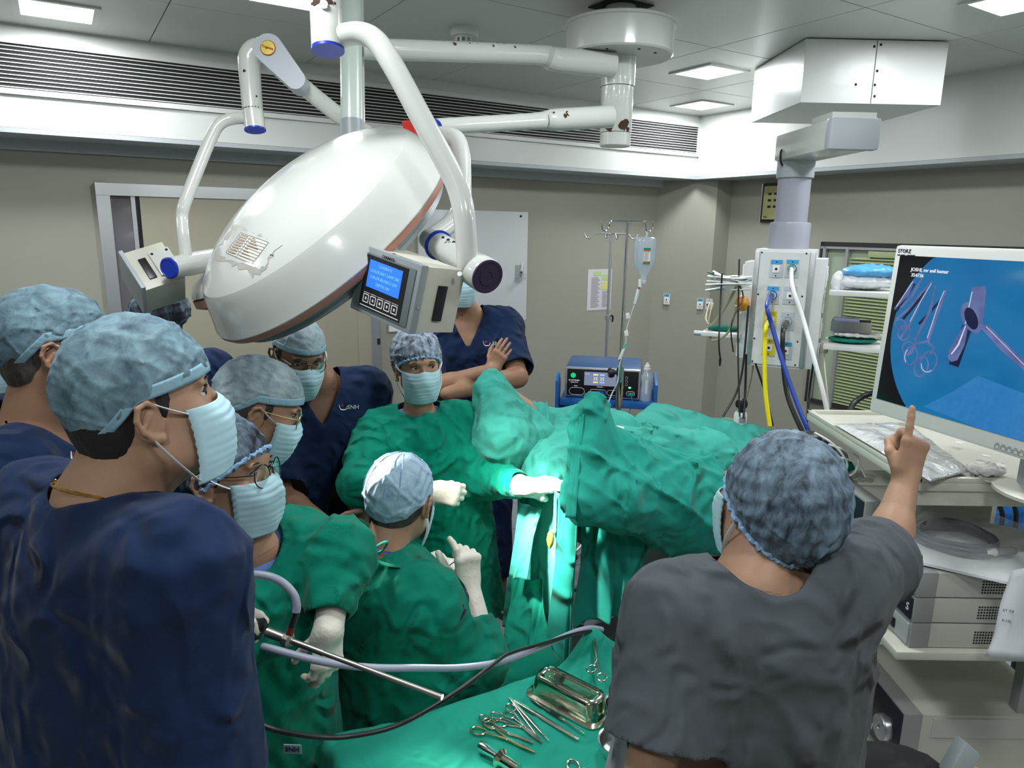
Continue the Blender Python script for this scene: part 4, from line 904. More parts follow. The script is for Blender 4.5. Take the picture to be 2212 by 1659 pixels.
# ================================================================ surgical lamps, ceiling pendant
M_enam=mat('cream_enamel',(.60,.61,.57),.18,coat=.4,bump=.02,bscale=80)
M_chip=mat('rust_chip',(.05,.02,.012),.8); M_cap_blue=mat('blue_cap_plastic',(.01,.04,.42),.35); M_greyp=mat('grey_plastic',(.27,.30,.31),.4); M_lgrey=mat('light_grey_plastic',(.40,.43,.46),.4)
M_pinkr=mat('brown_gasket',(.42,.20,.15),.45); M_underg=mat('lamp_underglass',(.14,.24,.22),.12,coat=.5); M_creamb=mat('cream_box',(.56,.55,.46),.4,bump=.03,bscale=150)
def rod(par,name,pts,r,m,k=8,n=16,**kw):
    mb=MB(); mb.tube(pts,r,n,smoothn=k if len(pts)>2 else 0); return mb.build(name,m,par,**kw)
def chips(par,c0,axis,r,spots,facing):
    """little patches of chipped paint lying on a tube surface"""
    mb=MB(); ax=nrm(axis); fv=nrm(facing-ax*np.dot(facing,ax)); g=nrm(np.cross(ax,fv))
    for (t,a,s_) in spots:
        d=fv*math.cos(a)+g*math.sin(a); rr=(r(t) if callable(r) else r)*1.004; c=c0+ax*t+d*rr; V=[c+d*.0006]; tt=np.cross(ax,d)
        for i in range(9):
            aa=2*PI*i/9; q=s_*(.7+.5*((i*7)%5)/5); V.append(c+d*.0004+ax*math.cos(aa)*q*1.3+tt*math.sin(aa)*q)
        mb.add(V,[(0,1+i,1+(i+1)%9) for i in range(9)])
    if mb.n: o=mb.build('paint_chips',M_chip,par); o['kind']='stuff'
# ---- ceiling mount
cc=P(1340,46,2.70); 
lm=thing('lamp_mount','round white ceiling mount with rust-chipped spindle and two long horizontal arms','lamp mount',(cc[0],cc[1],2.75))
cx=np.array([cc[0],cc[1],0])
MB().cyl(cx+up*2.752,cx+up*(cc[2]-.02),.058,n=28).build('ceiling_post',M_enam,lm)
mb=MB(); mb.box(cx+up*2.7475,wb*.095,nb*.08,up*.0015); mb.build('ceiling_opening',M_dark,lm,smooth=False)
zt=cc[2]-.01; zb_=zt-.115
MB().lathe(cx+up*zt,-up,[(.12,-.004),(.205,-.002),(.213,.003),(.213,.012),(.206,.014),(.206,.112),(.200,.118),(.06,.120)],56).build('canopy',M_enam,lm)
mb=MB()
for a in (-2.0,-1.2,-.6): mb.lathe(cx+np.array([math.cos(a)*.15,math.sin(a)*.15,zb_-.004]),-up,[(.006,0),(.005,.002)],10)
k_=mb.build('screws',M_dark,lm); k_['kind']='stuff'
zs=P(1335,305,2.62)[2]; sp=cx.copy()
MB().lathe(sp,up,[(.056,zs),(.060,zs+.004),(.060,zs+.05)],32).build('spindle_cap',M_enam,lm)
MB().lathe(sp,up,[(.061,zs+.052),(.062,zs+.055),(.062,zs+.22)],32).build('lower_collar',M_enam,lm)
MB().lathe(sp,up,[(.066,zs+.222),(.066,zb_-.01),(.07,zb_+.0)],32).build('upper_collar',M_enam,lm)
fc=-cf
chips(lm,sp+up*zs,up,.0625,[(.062,-.5,.012),(.068,-.7,.010),(.075,.35,.018),(.082,.5,.016),(.07,.2,.012),(.12,-.75,.006),(.06,.7,.009)],fc)
a0=P(1325,140,2.66); a1=P(1215,130,2.60); a2=P(1150,118,2.53); a3=P(775,105,2.02)
o=rod(lm,'upper_arm',[a0,a1,a1+(a2-a1)*.4,a2,a3],[.045,.043,.042,.034,.029],M_enam,k=3,n=24)
chips(lm,a2,a3-a2,.033,[(.05+.035*i,.55+.45*math.sin(i*2.3),.002+.005*((i*37)%7)/7) for i in range(13)],fc)
b0=P(1318,252,2.64); b1=P(1215,258,2.55); b2=P(1150,262,2.48); b3=P(938,274,2.12)
rod(lm,'lower_arm',[b0,b1,b1+(b2-b1)*.4,b2,b3],[.040,.039,.037,.028,.024],M_enam,k=3,n=24)
chips(lm,b1,b2-b1,.038,[(.0,.1,.010),(.015,-.1,.008),(-.04,-.3,.004),(.06,.3,.004)],fc)
# ---- hanging posts and hub of the front lamp
M_tgreen=mat('grey_green_tube',(.52,.60,.55),.25,coat=.3)
s1=thing('lamp_post','two white vertical tubes hanging behind the front lamp hub, grey collar at the foot','lamp post',P(757,0,2.02))
MB().cyl(P(757,-60,2.0),P(760,262,2.0),.031,n=28).build('tube',M_tgreen,s1); MB().cyl(P(760,262,2.0),P(761,300,2.0),.034,n=28).build('collar',M_greyp,s1)
MB().cyl(P(772,-60,2.08),P(777,330,2.08),.017,n=20).build('thin_tube',M_enam,s1)
# ---- front lamp: dome, fork and control box
C0=P(708,512,1.78); nd=nrm(.55*(-cf)+.835*(-.62*cr+.78*cu)); R0=.364
fl_=thing('surgical_lamp','big white dome surgical lamp with sticker, bent fork and blue-lit control box','surgical lamp',C0)
prof=[(R0*math.sin(t),.50*R0*math.cos(t)) for t in np.linspace(.0005,1.03,30)]
prof+=[(R0*.885,R0*.22),(R0*.945,R0*.09),(R0*.985,R0*.012),(R0*.985,R0*.0)]
MB().lathe(C0,nd,[(r,h) for r,h in prof][::-1],96,cap=False).build('dome',M_enam,fl_,auto=14)
MB().lathe(C0,nd,[(R0*.90,-R0*.05),(R0*.965,-R0*.045),(R0*.985,-.004),(R0*.985,.002)],96,cap=False).build('gasket_ring',M_pinkr,fl_)
MB().lathe(C0,nd,[(R0*.02,-R0*.15),(R0*.6,-R0*.145),(R0*.85,-R0*.12),(R0*.955,-R0*.046)],96,cap=False).build('lamp_glass',M_underg,fl_)
MB().lathe(C0,nd,[(R0*.86,-R0*.075),(R0*.88,-R0*.125),(R0*.82,-R0*.13)],96,cap=False).build('reflector_ring',M_greyp,fl_)
# hub
h0=P(702,-30,1.5); h1=P(708,100,1.5); hd=nrm(h1-h0)
MB().cyl(h0,h1-hd*.075,.0325,n=32).build('hub_upper',M_enam,fl_); MB().cyl(h1-hd*.074,h1+hd*.004,.034,n=32).build('hub',M_enam,fl_); MB().cyl(h1+hd*.004,h1+hd*.010,.0345,n=32).build('hub_cap',M_cap_blue,fl_)
mb=MB(); mb.lathe(P(700,10,1.463),-cf,[(.009,0),(.008,.003),(.003,.003)],14); mb.build('hub_screw',M_steel,fl_)
chips(fl_,h1-hd*.077,hd,.0345,[(.0,-.8+.25*i,.003+.002*(i%3)) for i in range(7)],fc)
fk=[P(735,78,1.5),P(775,72,1.49),P(812,88,1.48),P(848,140,1.47),P(905,245,1.47),P(965,355,1.47),P(990,410,1.47),P(1003,470,1.47),P(1010,560,1.485),P(1012,585,1.50)]
rod(fl_,'fork_arm',fk,.0232,M_enam,k=6,n=24)
pv=P(1052,597,1.47); pq=P(925,515,1.66); pd=nrm(pq-pv)
MB().lathe(pv,pd,[(.036,.0),(.0375,.004),(.0375,.052),(.034,.062),(.030,.075),(.030,np.linalg.norm(pq-pv)*.8),(.024,np.linalg.norm(pq-pv))],32).build('pivot_housing',M_enam,fl_)
MB().lathe(pv,-pd,[(.036,.0),(.036,.004),(.031,.0045),(.030,.003),(.020,.003),(.019,.005),(.011,.005),(.010,.0035),(.001,.0035)],32).build('pivot_knob_cap',mat('aubergine_rubber',(.035,.02,.05),.5),fl_)
for px in ((1027,570),):
    MB().lathe(P(993,592,1.445),-cf,[(.006,0),(.005,.002)],12).build('pivot_screw',M_steel,fl_)
MB().lathe(pv+pd*np.linalg.norm(pq-pv)*.80,pd,[(.0302,-.004),(.0345,-.003),(.0345,.004),(.0302,.005)],32).build('pivot_ring',M_cap_blue,fl_)
mb=MB()
for px in ((957,513),(968,518),(980,523)): mb.lathe(P(px[0],px[1],1.555),nrm(-cf+.8*cu),[(.004,0),(.0035,.001)],10)
k_=mb.build('pivot_grub_screws',M_dark,fl_); k_['kind']='stuff'
# control box
TLc=P(781,525,1.50); TRc=P(914,573,1.385); BLc=P(799,668,1.495)
Xb=nrm(TRc-TLc); Yb=nrm((TLc-BLc)-Xb*np.dot(TLc-BLc,Xb)); Zb_=np.cross(Xb,Yb)
if np.dot(Zb_,cf)<0: Zb_=-Zb_
wb_=np.linalg.norm(TRc-TLc); hb_=np.linalg.norm(TLc-BLc); cb=TLc+Xb*wb_/2-Yb*hb_/2
cbx=MB().box(cb+Zb_*.072,Xb*(wb_/2-.004),Yb*(hb_/2-.003),Zb_*.055,bev=.002).build('control_box',M_creamb,fl_)
MB().box(cb+Zb_*.008,Xb*wb_/2,Yb*hb_/2,Zb_*.010,bev=.004).build('front_frame',M_greyp,cbx)
MB().box(cb-Zb_*.0035,Xb*(wb_/2-.012),Yb*(hb_/2-.012),Zb_*.001,bev=.0008).build('front_plate',mat('dark_grey_plate',(.15,.175,.18),.4),cbx)
MB().box(cb-Zb_*.0048,Xb*wb_*.34,Yb*hb_*.39,Zb_*.0008).build('black_window',M_black,cbx,smooth=False)
M_lcd=mat('lcd_blue',(.02,.13,1.),.4,emit=1.1); M_lcdt=mat('lcd_text',(.10,.28,1.),.4,emit=1.2)
sc_=cb+Yb*hb_*.13-Zb_*.006; MB().box(sc_,Xb*wb_*.265,Yb*hb_*.20,Zb_*.0006).build('lcd_screen',M_lcd,cbx,smooth=False)
for i,tx in enumerate(('COGNATE','COLOR NAT LAMP ON','COLOR 88 ENDO OFF','DEPTH ON')): text(tx,hb_*.062,sc_+Yb*hb_*(.14-.09*i)-Zb_*.0008,Xb,Yb,M_lcdt,cbx,name='lcd_lettering')
text('COGNATE',.008,cb+Yb*hb_*.43-Zb_*.005,Xb,Yb,M_black,cbx)
M_line=mat('white_print',(.75,.75,.75),.5)
for i in range(5):
    c=cb-Yb*hb_*.245+Xb*wb_*(-.235+.118*i)-Zb_*.006; mb=MB(); w2,h2=wb_*.042,hb_*.058
    for sx in (-1,1): mb.box(c+Xb*w2*sx,Xb*.0009,Yb*h2,Zb_*.0005); mb.box(c+Yb*h2*sx,Xb*w2,Yb*.0009,Zb_*.0005)
    mb.box(c+Yb*(h2+.004),Xb*w2*1.2,Yb*.0004,Zb_*.0005); mb.box(c,Xb*w2*.25,Yb*h2*.35,Zb_*.0005); mb.build('button',M_line,cbx,smooth=False)
mb=MB(); mb.box(cb-Yb*hb_*.36-Zb_*.0055,Xb*wb_*.32,Yb*.0009,Zb_*.0004); mb.build('button_line',M_line,cbx,smooth=False)
MB().box(cb+Xb*(wb_/2-.002)-Yb*.005+Zb_*.068,Xb*.003,Yb*hb_*.26,Zb_*.012,bev=.001).build('side_socket',M_black,cbx)
for (u,v) in ((0,.5),): MB().lathe(cb+Yb*hb_*.5+Zb_*.008,Yb,[(.004,0),(.003,.001)],10).build('top_screw',M_dark,cbx)
MB().lathe(cb+Xb*wb_*.5-Yb*hb_*.1+Zb_*.008,Xb,[(.005,0),(.004,.002)],12).build('side_screw',M_steel,cbx)
# sticker on the dome
def domehit(x,y,ex=.0008):
    v=ray(x,y); o=CO-C0; U1=nrm(np.cross(nd,up)); V1=np.cross(nd,U1); Mx=np.stack([U1/(R0+ex),V1/(R0+ex),nd/(.5*R0+ex)]); a=Mx@v; b=Mx@o; A_,B_,C_=a@a,2*a@b,b@b-1; t=(-B_-math.sqrt(max(0,B_*B_-4*A_*C_)))/(2*A_); return CO+v*t
def patch(name,corn,m,n=8,ex=.0008,par=fl_,jag=0):
    g=np.random.default_rng(int(corn[0][0])); V=[]
    for j in range(n+1):
        for i in range(n+1):
            u,v=i/n,j/n; p=(np.array(corn[0])*(1-u)+np.array(corn[1])*u)*(1-v)+(np.array(corn[3])*(1-u)+np.array(corn[2])*u)*v
            if jag and (i in(0,n) or j in(0,n)): p=p+g.normal(size=2)*jag
            V.append(domehit(p[0],p[1],ex))
    F=[(j*(n+1)+i,j*(n+1)+i+1,(j+1)*(n+1)+i+1,(j+1)*(n+1)+i) for j in range(n) for i in range(n)]
    return meshobj(name,V,F,m,par)
M_glue=mat('old_glue',(.40,.39,.34),.6,var=.15,vscale=90); M_stick=mat('yellowed_label',(.68,.66,.58),.5)
patch('glue_residue',((503,482),(603,530),(562,598),(460,556)),M_glue,12,.0006,jag=3.2)
patch('glue_residue',((513,490),(608,530),(560,582),(463,548)),M_enam,12,.0010,jag=2.5)
stk=patch('inventory_sticker',((520,502),(580,523),(545,570),(488,545)),M_stick,8,.0016)
mb=MB()
def dline(a,b,w=.0007,ex=.0024):
    pts=[domehit(a[0]+(b[0]-a[0])*t,a[1]+(b[1]-a[1])*t,ex) for t in np.linspace(0,1,6)]; mb.tube(pts,w*.6,4)
cA,cB,cC,cD=[np.array(v,float) for v in ((520,502),(580,523),(545,570),(488,545))]
for i in range(9): t=i/8; dline(cA+(cD-cA)*t,cB+(cC-cB)*t)
dline(cA,cD);dline(cB,cC);dline(cA+(cB-cA)*.38,cD+(cC-cD)*.38)
mb.build('sticker_grid',M_ink,stk); mb=MB()
for i in range(8):
    t=(i+.5)/8
    for (u0,u1) in ((.04,.30),(.45,.45+.4*(((i*5)%4)+1)/4)): dline(cA+(cD-cA)*t+(cB-cA)*u0,cA+(cD-cA)*t+(cB-cA)*u1,.0011)
mb.build('sticker_writing',mat('brown_ink',(.25,.14,.07),.7),stk)
# red-and-blue rear joint + rear fork tube
rj=thing('lamp_rear_joint','white bent tube with red collar and blue ring behind the top right of the dome','lamp joint',P(930,290,2.08))
MB().lathe(P(880,300,2.0),nrm(P(930,285,2.0)-P(880,300,2.0)-.0*up),[(.050,0),(.046,.02),(.040,.045),(.034,.06)],28).build('red_collar',mat('red_collar',(.42,.025,.015),.3),rj)
MB().lathe(P(926,282,2.1),nrm(P(945,300,2.08)-P(925,280,2.12)),[(.040,0),(.042,.008),(.036,.012)],28).build('blue_ring',M_cap_blue,rj)
rod(rj,'bent_tube',[P(915,296,2.05),P(955,292,2.02),P(985,300,2.0),P(997,335,1.98),P(999,400,1.96),P(997,440,1.95),P(975,480,1.9),P(930,515,1.82)],.0245,M_enam,k=6,n=20)
# ---- second lamp, left
l2=thing('surgical_lamp','second surgical lamp behind the big dome, blue disc and cream box at its pivot','surgical lamp',P(560,200,2.0))
e0=P(537,130,2.0); e1=P(548,238,2.0)
rod(l2,'elbow',[P(578,112,1.99),P(556,108,2.0),P(541,122,2.0),P(539,150,2.0),P(546,238,2.0)],[.030,.032,.032,.030,.028],M_enam,k=6,n=24)
MB().cyl(P(546,239,2.0),P(551,279,2.0),.0285,n=28).build('swivel',M_enam,l2); MB().cyl(P(551,279,2.0),P(551.3,282,2.0),.0295,n=28).build('swivel_cap',M_cap_blue,l2)
chips(l2,P(546,238.6,2.0),e1-e0,.029,[(0,-.9+.3*i,.0018) for i in range(7)]+[(-.17,-.5,.006),(-.155,-.35,.005),(-.10,.1,.0045),(-.03,-.8,.003)],fc)
k1,k2=P(585,112,1.965),P(643,178,1.97)
mb=MB(); dk=nrm(k2-k1); sk=nrm(np.cross(dk,cf)); V=[]
for sgn,o_ in ((-1,0),(1,1)):
    for i in range(33):
        if i<=16: a=PI/2+PI*i/16; V.append(k1+(dk*math.cos(a)+sk*math.sin(a))*.040+cf*(.028 if o_ else -.022))
        else: a=-PI/2+PI*(i-17)/15; V.append(k2+(dk*math.cos(a)+sk*math.sin(a))*.027+cf*(.028 if o_ else -.022))
mb.add(V,[tuple(range(33)),tuple(range(65,32,-1))]+[(i,33+i,33+(i+1)%33,(i+1)%33) for i in range(33)]); cv=mb.build('arm_cover',M_lgrey,l2,auto=40)
MB().lathe(k1-cf*.0215,-cf,[(.021,0),(.021,.0025),(.019,.003)],28).build('badge_rim',mat('dark_red_rim',(.25,.02,.02),.4),cv)
MB().lathe(k1-cf*.0235,-cf,[(.019,0),(.019,.002)],28).build('gold_badge',mat('gold_badge',(.62,.50,.10),.35,metal=.6,var=.2,vscale=120),cv)
text('Cognate',.0095,k1-cf*.0272,cr*.95-cu*.3,cu*.95+cr*.3,M_red,cv,name='badge_lettering')
rod(l2,'spring_arm',[P(640,175,2.0),P(735,252,2.05),P(800,292,2.1)],.0235,M_enam,k=2,n=20)
rod(l2,'fork_arm',[P(545,256,2.0),P(505,256,2.0),P(475,268,1.99),P(455,300,1.98),P(425,372,1.96),P(399,440,1.94),P(393,470,1.94),P(396,510,1.93),P(403,560,1.93)],.0165,M_enam,k=6,n=20)
p0=P(366,579,1.88); p1=P(455,562,2.02); pdx=nrm(p1-p0)
MB().lathe(p0,pdx,[(.026,0),(.029,.004),(.029,.05),(.031,.06),(.031,.17)],28).build('pivot_housing',M_enam,l2)
MB().lathe(p0,-pdx,[(.0285,-.002),(.0285,.003),(.024,.005),(.023,.0035),(.001,.0035)],28).build('blue_disc',M_cap_blue,l2)
A_,B_,C_,D_=[P(x,y,d) for x,y,d in ((272,549,1.92),(358,523,1.98),(392,598,1.95),(312,632,1.89))]
Xc=nrm(B_-A_); Yc=nrm((A_-D_)-Xc*np.dot(A_-D_,Xc)); Zc=np.cross(Xc,Yc); Zc=Zc if np.dot(Zc,cf)>0 else -Zc
wv,hv=np.linalg.norm(B_-A_)/2,np.linalg.norm(A_-D_)/2; cc2=(A_+C_)/2
bx2=MB().box(cc2+Zc*.055,Xc*wv,Yc*hv,Zc*.055,bev=.002).build('rear_box',M_creamb,l2)
MB().box(cc2-Xc*(wv+.004)+Zc*.050,Xc*.006,Yc*hv*1.0,Zc*.066,bev=.003).build('front_frame',M_lgrey,bx2)
MB().box(cc2-Xc*(wv-.02)*.0-Xc*(wv-.035)-Zc*.002-Yc*.004,Xc*.010,Yc*hv*.52,Zc*.003,bev=.001).build('side_socket',M_black,bx2)
MB().box(cc2+Xc*.030-Zc*.004-Yc*.0,Xc*.028,Yc*hv*.62,Zc*.004,bev=.002).build('pivot_plate',M_enam,bx2)
mb=MB()
for a in (-1,1):
    for b in (-1,1): mb.lathe(cc2+Xc*(.030+.02*a)-Zc*.008+Yc*hv*.48*b,-Zc,[(.004,0),(.003,.0015)],10)
k_=mb.build('plate_screws',M_dark,bx2); k_['kind']='stuff'
C2=P(595,590,2.16); n2=nrm(.25*(-cf)+.75*cu-.25*cr); R2=.25
MB().lathe(C2,n2,[(R2*math.sin(t),.45*R2*math.cos(t)) for t in np.linspace(1.5,.01,24)],64,cap=False).build('dome',M_enam,l2,auto=80)
MB().lathe(C2,n2,[(R2*.92,-.03),(R2*1.0,-.02),(R2*1.0,.002)],64,cap=False).build('gasket_ring',M_pinkr,l2)
MB().lathe(C2,n2,[(R2*.02,-.05),(R2*.8,-.045),(R2*.95,-.02)],64,cap=False).build('lamp_glass',M_underg,l2)
# beams
def spot(name,loc,target,energy,ang,blend,rad,col=(1,.98,.9)):
    ld=bpy.data.lights.new(name,'SPOT'); ld.energy=energy; ld.spot_size=math.radians(ang); ld.spot_blend=blend; ld.shadow_soft_size=rad; ld.color=col
    lo=bpy.data.objects.new(name,ld); COL.objects.link(lo); lo.location=Vector(loc); lo.rotation_euler=Vector(np.asarray(target)-np.asarray(loc)).to_track_quat('-Z','Y').to_euler(); return lo
spot('surgical_beam',C0-nd*(R0*.24),P(1172,1130,2.42),SPOT1,13,.35,.10)
spot('surgical_beam_wide',C0-nd*(R0*.24),P(1150,1080,2.42),SPOT1*.07,44,.8,.12)
spot('second_beam',C2-n2*.08,P(1075,1600,1.5),SPOT2,20,.8,.08)
# ---- the big ceiling box, arm, column and service head
def zfor(x,y,X0,Y0):
    v=ray(x,y); t=(X0*v[0]+Y0*v[1])/(v[0]**2+v[1]**2); return CH+v[2]*t
t1,t2,t3=Z(1742,83,2.745),Z(2050,90,2.745),Z(1655,150,2.745)
zl=zfor(1730,221,t1[0],t1[1]); ex=nrm((t2-t1)*np.array([1,1,0])); ey=np.array([-ex[1],ex[0],0]); wl_=np.linalg.norm((t2-t1)[:2]); dl_=.62
cp=thing('ceiling_pendant_box','large white sheet-metal box on the ceiling above the gas outlet column','ceiling box',((t1+ex*wl_/2+ey*dl_/2)[0],(t1+ex*wl_/2+ey*dl_/2)[1],2.745))
pc=(t1+ex*wl_/2+ey*dl_/2)*np.array([1,1,0])
M_sheet=mat('white_sheet_metal',(.66,.67,.65),.3,var=.04,vscale=5,bump=.03,bscale=12)
for (o_,sx) in ((-wl_*.25-.001,0),(wl_*.25+.001,1)): MB().box(pc+ex*o_+up*(zl+2.745)/2-ey*(dl_/2-.003),ex*(wl_*.25-.001),ey*.003,up*(2.745-zl)/2).build('front_panel',M_sheet,cp,smooth=False)
MB().box(pc+up*(zl+2.745)/2-ex*(wl_/2-.003),ex*.003,ey*(dl_/2-.003),up*(2.745-zl)/2).build('side_panel',M_sheet,cp,smooth=False)
MB().box(pc+up*(zl+2.745)/2+ex*(wl_/2-.003),ex*.003,ey*(dl_/2-.003),up*(2.745-zl)/2).build('side_panel',M_sheet,cp,smooth=False)
MB().box(pc+up*(zl+2.745)/2+ey*(dl_/2-.003),ex*wl_/2,ey*.003,up*(2.745-zl)/2).build('rear_panel',M_sheet,cp,smooth=False)
MB().box(pc+up*(zl+.003),ex*(wl_/2-.004),ey*(dl_/2-.004),up*.003).build('bottom_panel',M_sheet,cp,smooth=False)
mb=MB()
for (u,v) in ((-.02,.9),(.025,.93),(.02,.52),(.022,.12),(-.12,.3),(.015,.3)): mb.lathe(pc+ex*wl_*u-ey*(dl_/2)+up*(zl+(2.745-zl)*v),-ey,[(.006,0),(.005,.0015)],10)
k_=mb.build('screws',M_dark,cp); k_['kind']='stuff'
pa=thing('pendant_column','grey pendant arm and lilac-grey column carrying the gas outlet head','pendant column',P(1725,330,2.95))
e_=P(1828,279,2.55); q_=P(1722,333,2.95); q_=np.array([q_[0],q_[1],e_[2]-.0]); q_=P(1722,333,2.95); ax=nrm((e_-q_)*np.array([1,1,0])); sd=np.array([ax[1],-ax[0],0]); zc_=(e_[2]+q_[2])/2; e_[2]=zc_; q_[2]=zc_
MB().box((e_+q_)/2,ax*(np.linalg.norm(e_-q_)/2+.03),sd*.085,up*.052,bev=.012).build('arm',M_enam,pa)
MB().box(e_+ax*.05,ax*.022,sd*.092,up*.055,bev=.014).build('arm_end_cap',M_lgrey,pa)
MB().box(e_+up*.06-ax*.03,ax*.08,sd*.08,up*.014).build('mount_plate',M_enam,pa,smooth=False)
M_lilac=mat('lilac_grey_enamel',(.36,.36,.42),.35)
qx=np.array([q_[0],q_[1],0]); zh=P(1700,528,2.95)[2]
MB().lathe(qx,up,[(.074,zc_-.12),(.075,zc_-.11),(.075,zc_-.045)],40).build('top_collar',M_lgrey,pa)
MB().lathe(qx,up,[(.066,zh+.09),(.066,zc_-.12)],40).build('column_tube',M_lilac,pa); MB().lathe(qx,up,[(.082,zh-.02),(.083,zh+.08),(.080,zh+.09),(.066,zh+.092)],40).build('bottom_collar',M_lilac,pa)
rod(pa,'cable_loop',[P(1700,322,2.9),P(1688,325,2.9),P(1686,345,2.9),P(1690,357,2.92)],.004,M_dark)
# service head
sh_=thing('pendant_service_head','white pendant service head with blue, yellow and grey gas outlets and hoses plugged in','service head',P(1690,660,2.9))
Xs=nrm((.90,-.43,0)); Ns=np.array([Xs[1],-Xs[0],0]); Ns=Ns if Ns[1]<0 else -Ns
ctr=qx+up*0; hw=.118; Zt=zh-.02; Zb2=Zt-.50
M_panel=mat('white_panel',(.68,.69,.68),.4,var=.04,vscale=12)
head=MB().box(ctr-Ns*.03*0+up*(Zt+Zb2)/2,Xs*hw,Ns*.105,up*(Zt-Zb2)/2,bev=.004).build('housing',M_panel,sh_)
fcx=ctr+Ns*.108
MB().box(fcx+up*(Zt+Zb2)/2-Xs*.0,Xs*(hw-.022),Ns*.003,up*(Zt-Zb2)/2*.95).build('front_panel',M_panel,sh_,smooth=False)
for s_ in (-1,1): MB().box(fcx+Xs*s_*(hw-.009)+up*(Zt+Zb2)/2,Xs*.010,Ns*.006,up*(Zt-Zb2)/2*.97,bev=.003).build('corner_rail',M_alu,sh_)
def onface(x,y,off=.004):
    v=ray(x,y); p=fcx+Ns*off; return CO+v*((p-CO)@Ns)/(v@Ns)
OUT=[((1677,580),'blue'),((1711,580),'blue'),((1669,637),'blue'),((1707,638),'grey'),((1663,691),'yellow'),((1701,694),'grey'),((1661,750),'yellow'),((1697,757),'blue')]
pl=[]
for (xy,st) in OUT:
    c=onface(*xy); ou=bpy.data.objects.new('gas_outlet',None)
    o=MB().box(c,Xs*.0265,up*.038,Ns*.003,bev=.0015).build('gas_outlet',M_yel if st=='yellow' else mat('outlet_grey_plate',(.52,.57,.62),.4),sh_)
    MB().box(c+up*.027+Ns*.0035,Xs*.023,up*.0085,Ns*.001).build('outlet_label',{'blue':M_blue,'grey':MATS['outlet_grey'],'yellow':MATS.get('outlet_ochre') or mat('outlet_ochre',(.55,.45,.05),.4)}[st],o,smooth=False)
    MB().box(c-up*.002+Ns*.0045,Xs*.014,up*.0155,Ns*.0025,bev=.001).build('outlet_socket',M_whp,o); MB().lathe(c-up*.002+Ns*.007,Ns,[(.0055,0),(.005,.001)],14).build('outlet_hole',M_dark,o)
    for a in (-.029,.027): MB().lathe(c+up*a+Ns*.0045,Ns,[(.003,0),(.0025,.001)],8).build('outlet_screw',M_dark,o)
    pl.append(c)
for i,(a,b) in enumerate(((-.092,.235),(.082,.235),(-.092,.06),(.082,.06),(-.092,-.13),(.082,-.13),(-.092,-.23),(.082,-.23))): MB().lathe(fcx+Xs*a+up*((Zt+Zb2)/2+b)+Ns*.003,Ns,[(.004,0),(.0035,.0015)],8).build('panel_screw',M_dark,sh_)
# side wings with switches
for s_,dn,hh_ in ((-1,.02,.21),(1,.03,.23)):
    w_=MB().box(ctr+Xs*s_*(hw+.022)+Ns*dn*s_*.5+up*((Zt+Zb2)/2-.015),Xs*.022,Ns*.09,up*hh_,bev=.003).build('switch_wing',M_panel,sh_)
    for k in range(4):
        c=ctr+Xs*s_*(hw+.046)+Ns*(.045)+up*((Zt+Zb2)/2+.14-.105*k)
        MB().box(c,Xs*.004,Ns*.038,up*.042,bev=.002).build('socket_plate',M_whp,w_); MB().box(c+Xs*s_*.005,Xs*.002,Ns*.012,up*.016,bev=.001).build('rocker_switch',M_maskw,w_)
MB().box(ctr+Xs*(hw+.066)+Ns*.05+up*(Zb2+.10),Xs*.018,Ns*.016,up*.028,bev=.005).build('plug',mat('beige_plug',(.42,.40,.33),.5),sh_)
# shelves on brackets at the right and left
for (y0,y1,nm) in ((632,0,0),(752,0,1)):
    zz=P(1800,y0,2.9)[2]; c=ctr+Xs*(hw+.19)-Ns*.0+up*zz
    s_=MB().box(c,Xs*.125,Ns*.13,up*.010,bev=.003).build('shelf',M_panel,sh_)
    for k in (-1,1): MB().cyl(c+Xs*.115+Ns*.11*k,c+Xs*.150+Ns*.11*k,.012,n=14).build('rail_end',M_alu,s_)
    MB().box(c+Xs*.155,Xs*.004,Ns*.14,up*.012).build('rail',M_alu,s_,smooth=False)
zz=P(1590,742,2.9)[2]; cl=ctr-Xs*(hw+.12)+up*zz; s_=MB().box(cl,Xs*.085,Ns*.10,up*.009,bev=.003).build('shelf',M_panel,sh_); MB().cyl(cl-Xs*.083+Ns*.09,cl-Xs*.115+Ns*.09,.011,n=14).build('rail_end',M_alu,s_)
# hoses
def hose(name,label,pts,r,m,cat='hose',plug=None):
    t=thing(name,label,cat,pts[-1]); rod(t,'tube',pts,r,m,k=8,n=12)
    if plug is not None:
        c,m2=plug; MB().lathe(c,Ns,[(.014,0),(.016,.006),(.016,.022),(.012,.028),(.011,.038)],18).build('connector',M_chrome,t); MB().lathe(c+Ns*.002,Ns,[(.0185,0),(.0185,.006)],18).build('collar',m2,t)
    return t
c=pl[1]; hose('gas_hose','white hose from the upper right outlet of the service head',[c+Ns*.035,P(1712,620,2.72),P(1735,690,2.68),P(1757,770,2.62),P(1776,840,2.6),P(1790,905,2.6)],.0085,mat('white_hose',(.7,.7,.68),.35),plug=(c,mat('green_collar',(.02,.2,.09),.4)))
c=pl[2]; hose('gas_hose','dark blue hose from the left blue outlet, crossing the yellow and black hoses',[c+Ns*.035,P(1657,660,2.72),P(1668,705,2.70),P(1690,780,2.66),P(1725,880,2.6),P(1760,960,2.55)],.0085,mat('blue_hose',(.01,.04,.30),.35),plug=(c,M_cap_blue))
c=pl[4]; hose('gas_hose','bright yellow hose from the upper yellow outlet',[c+Ns*.03,P(1655,705,2.75),P(1652,740,2.75),P(1653,840,2.75),P(1663,920,2.75)],.0085,mat('yellow_hose',(.80,.68,.01),.35),plug=(c,M_whp))
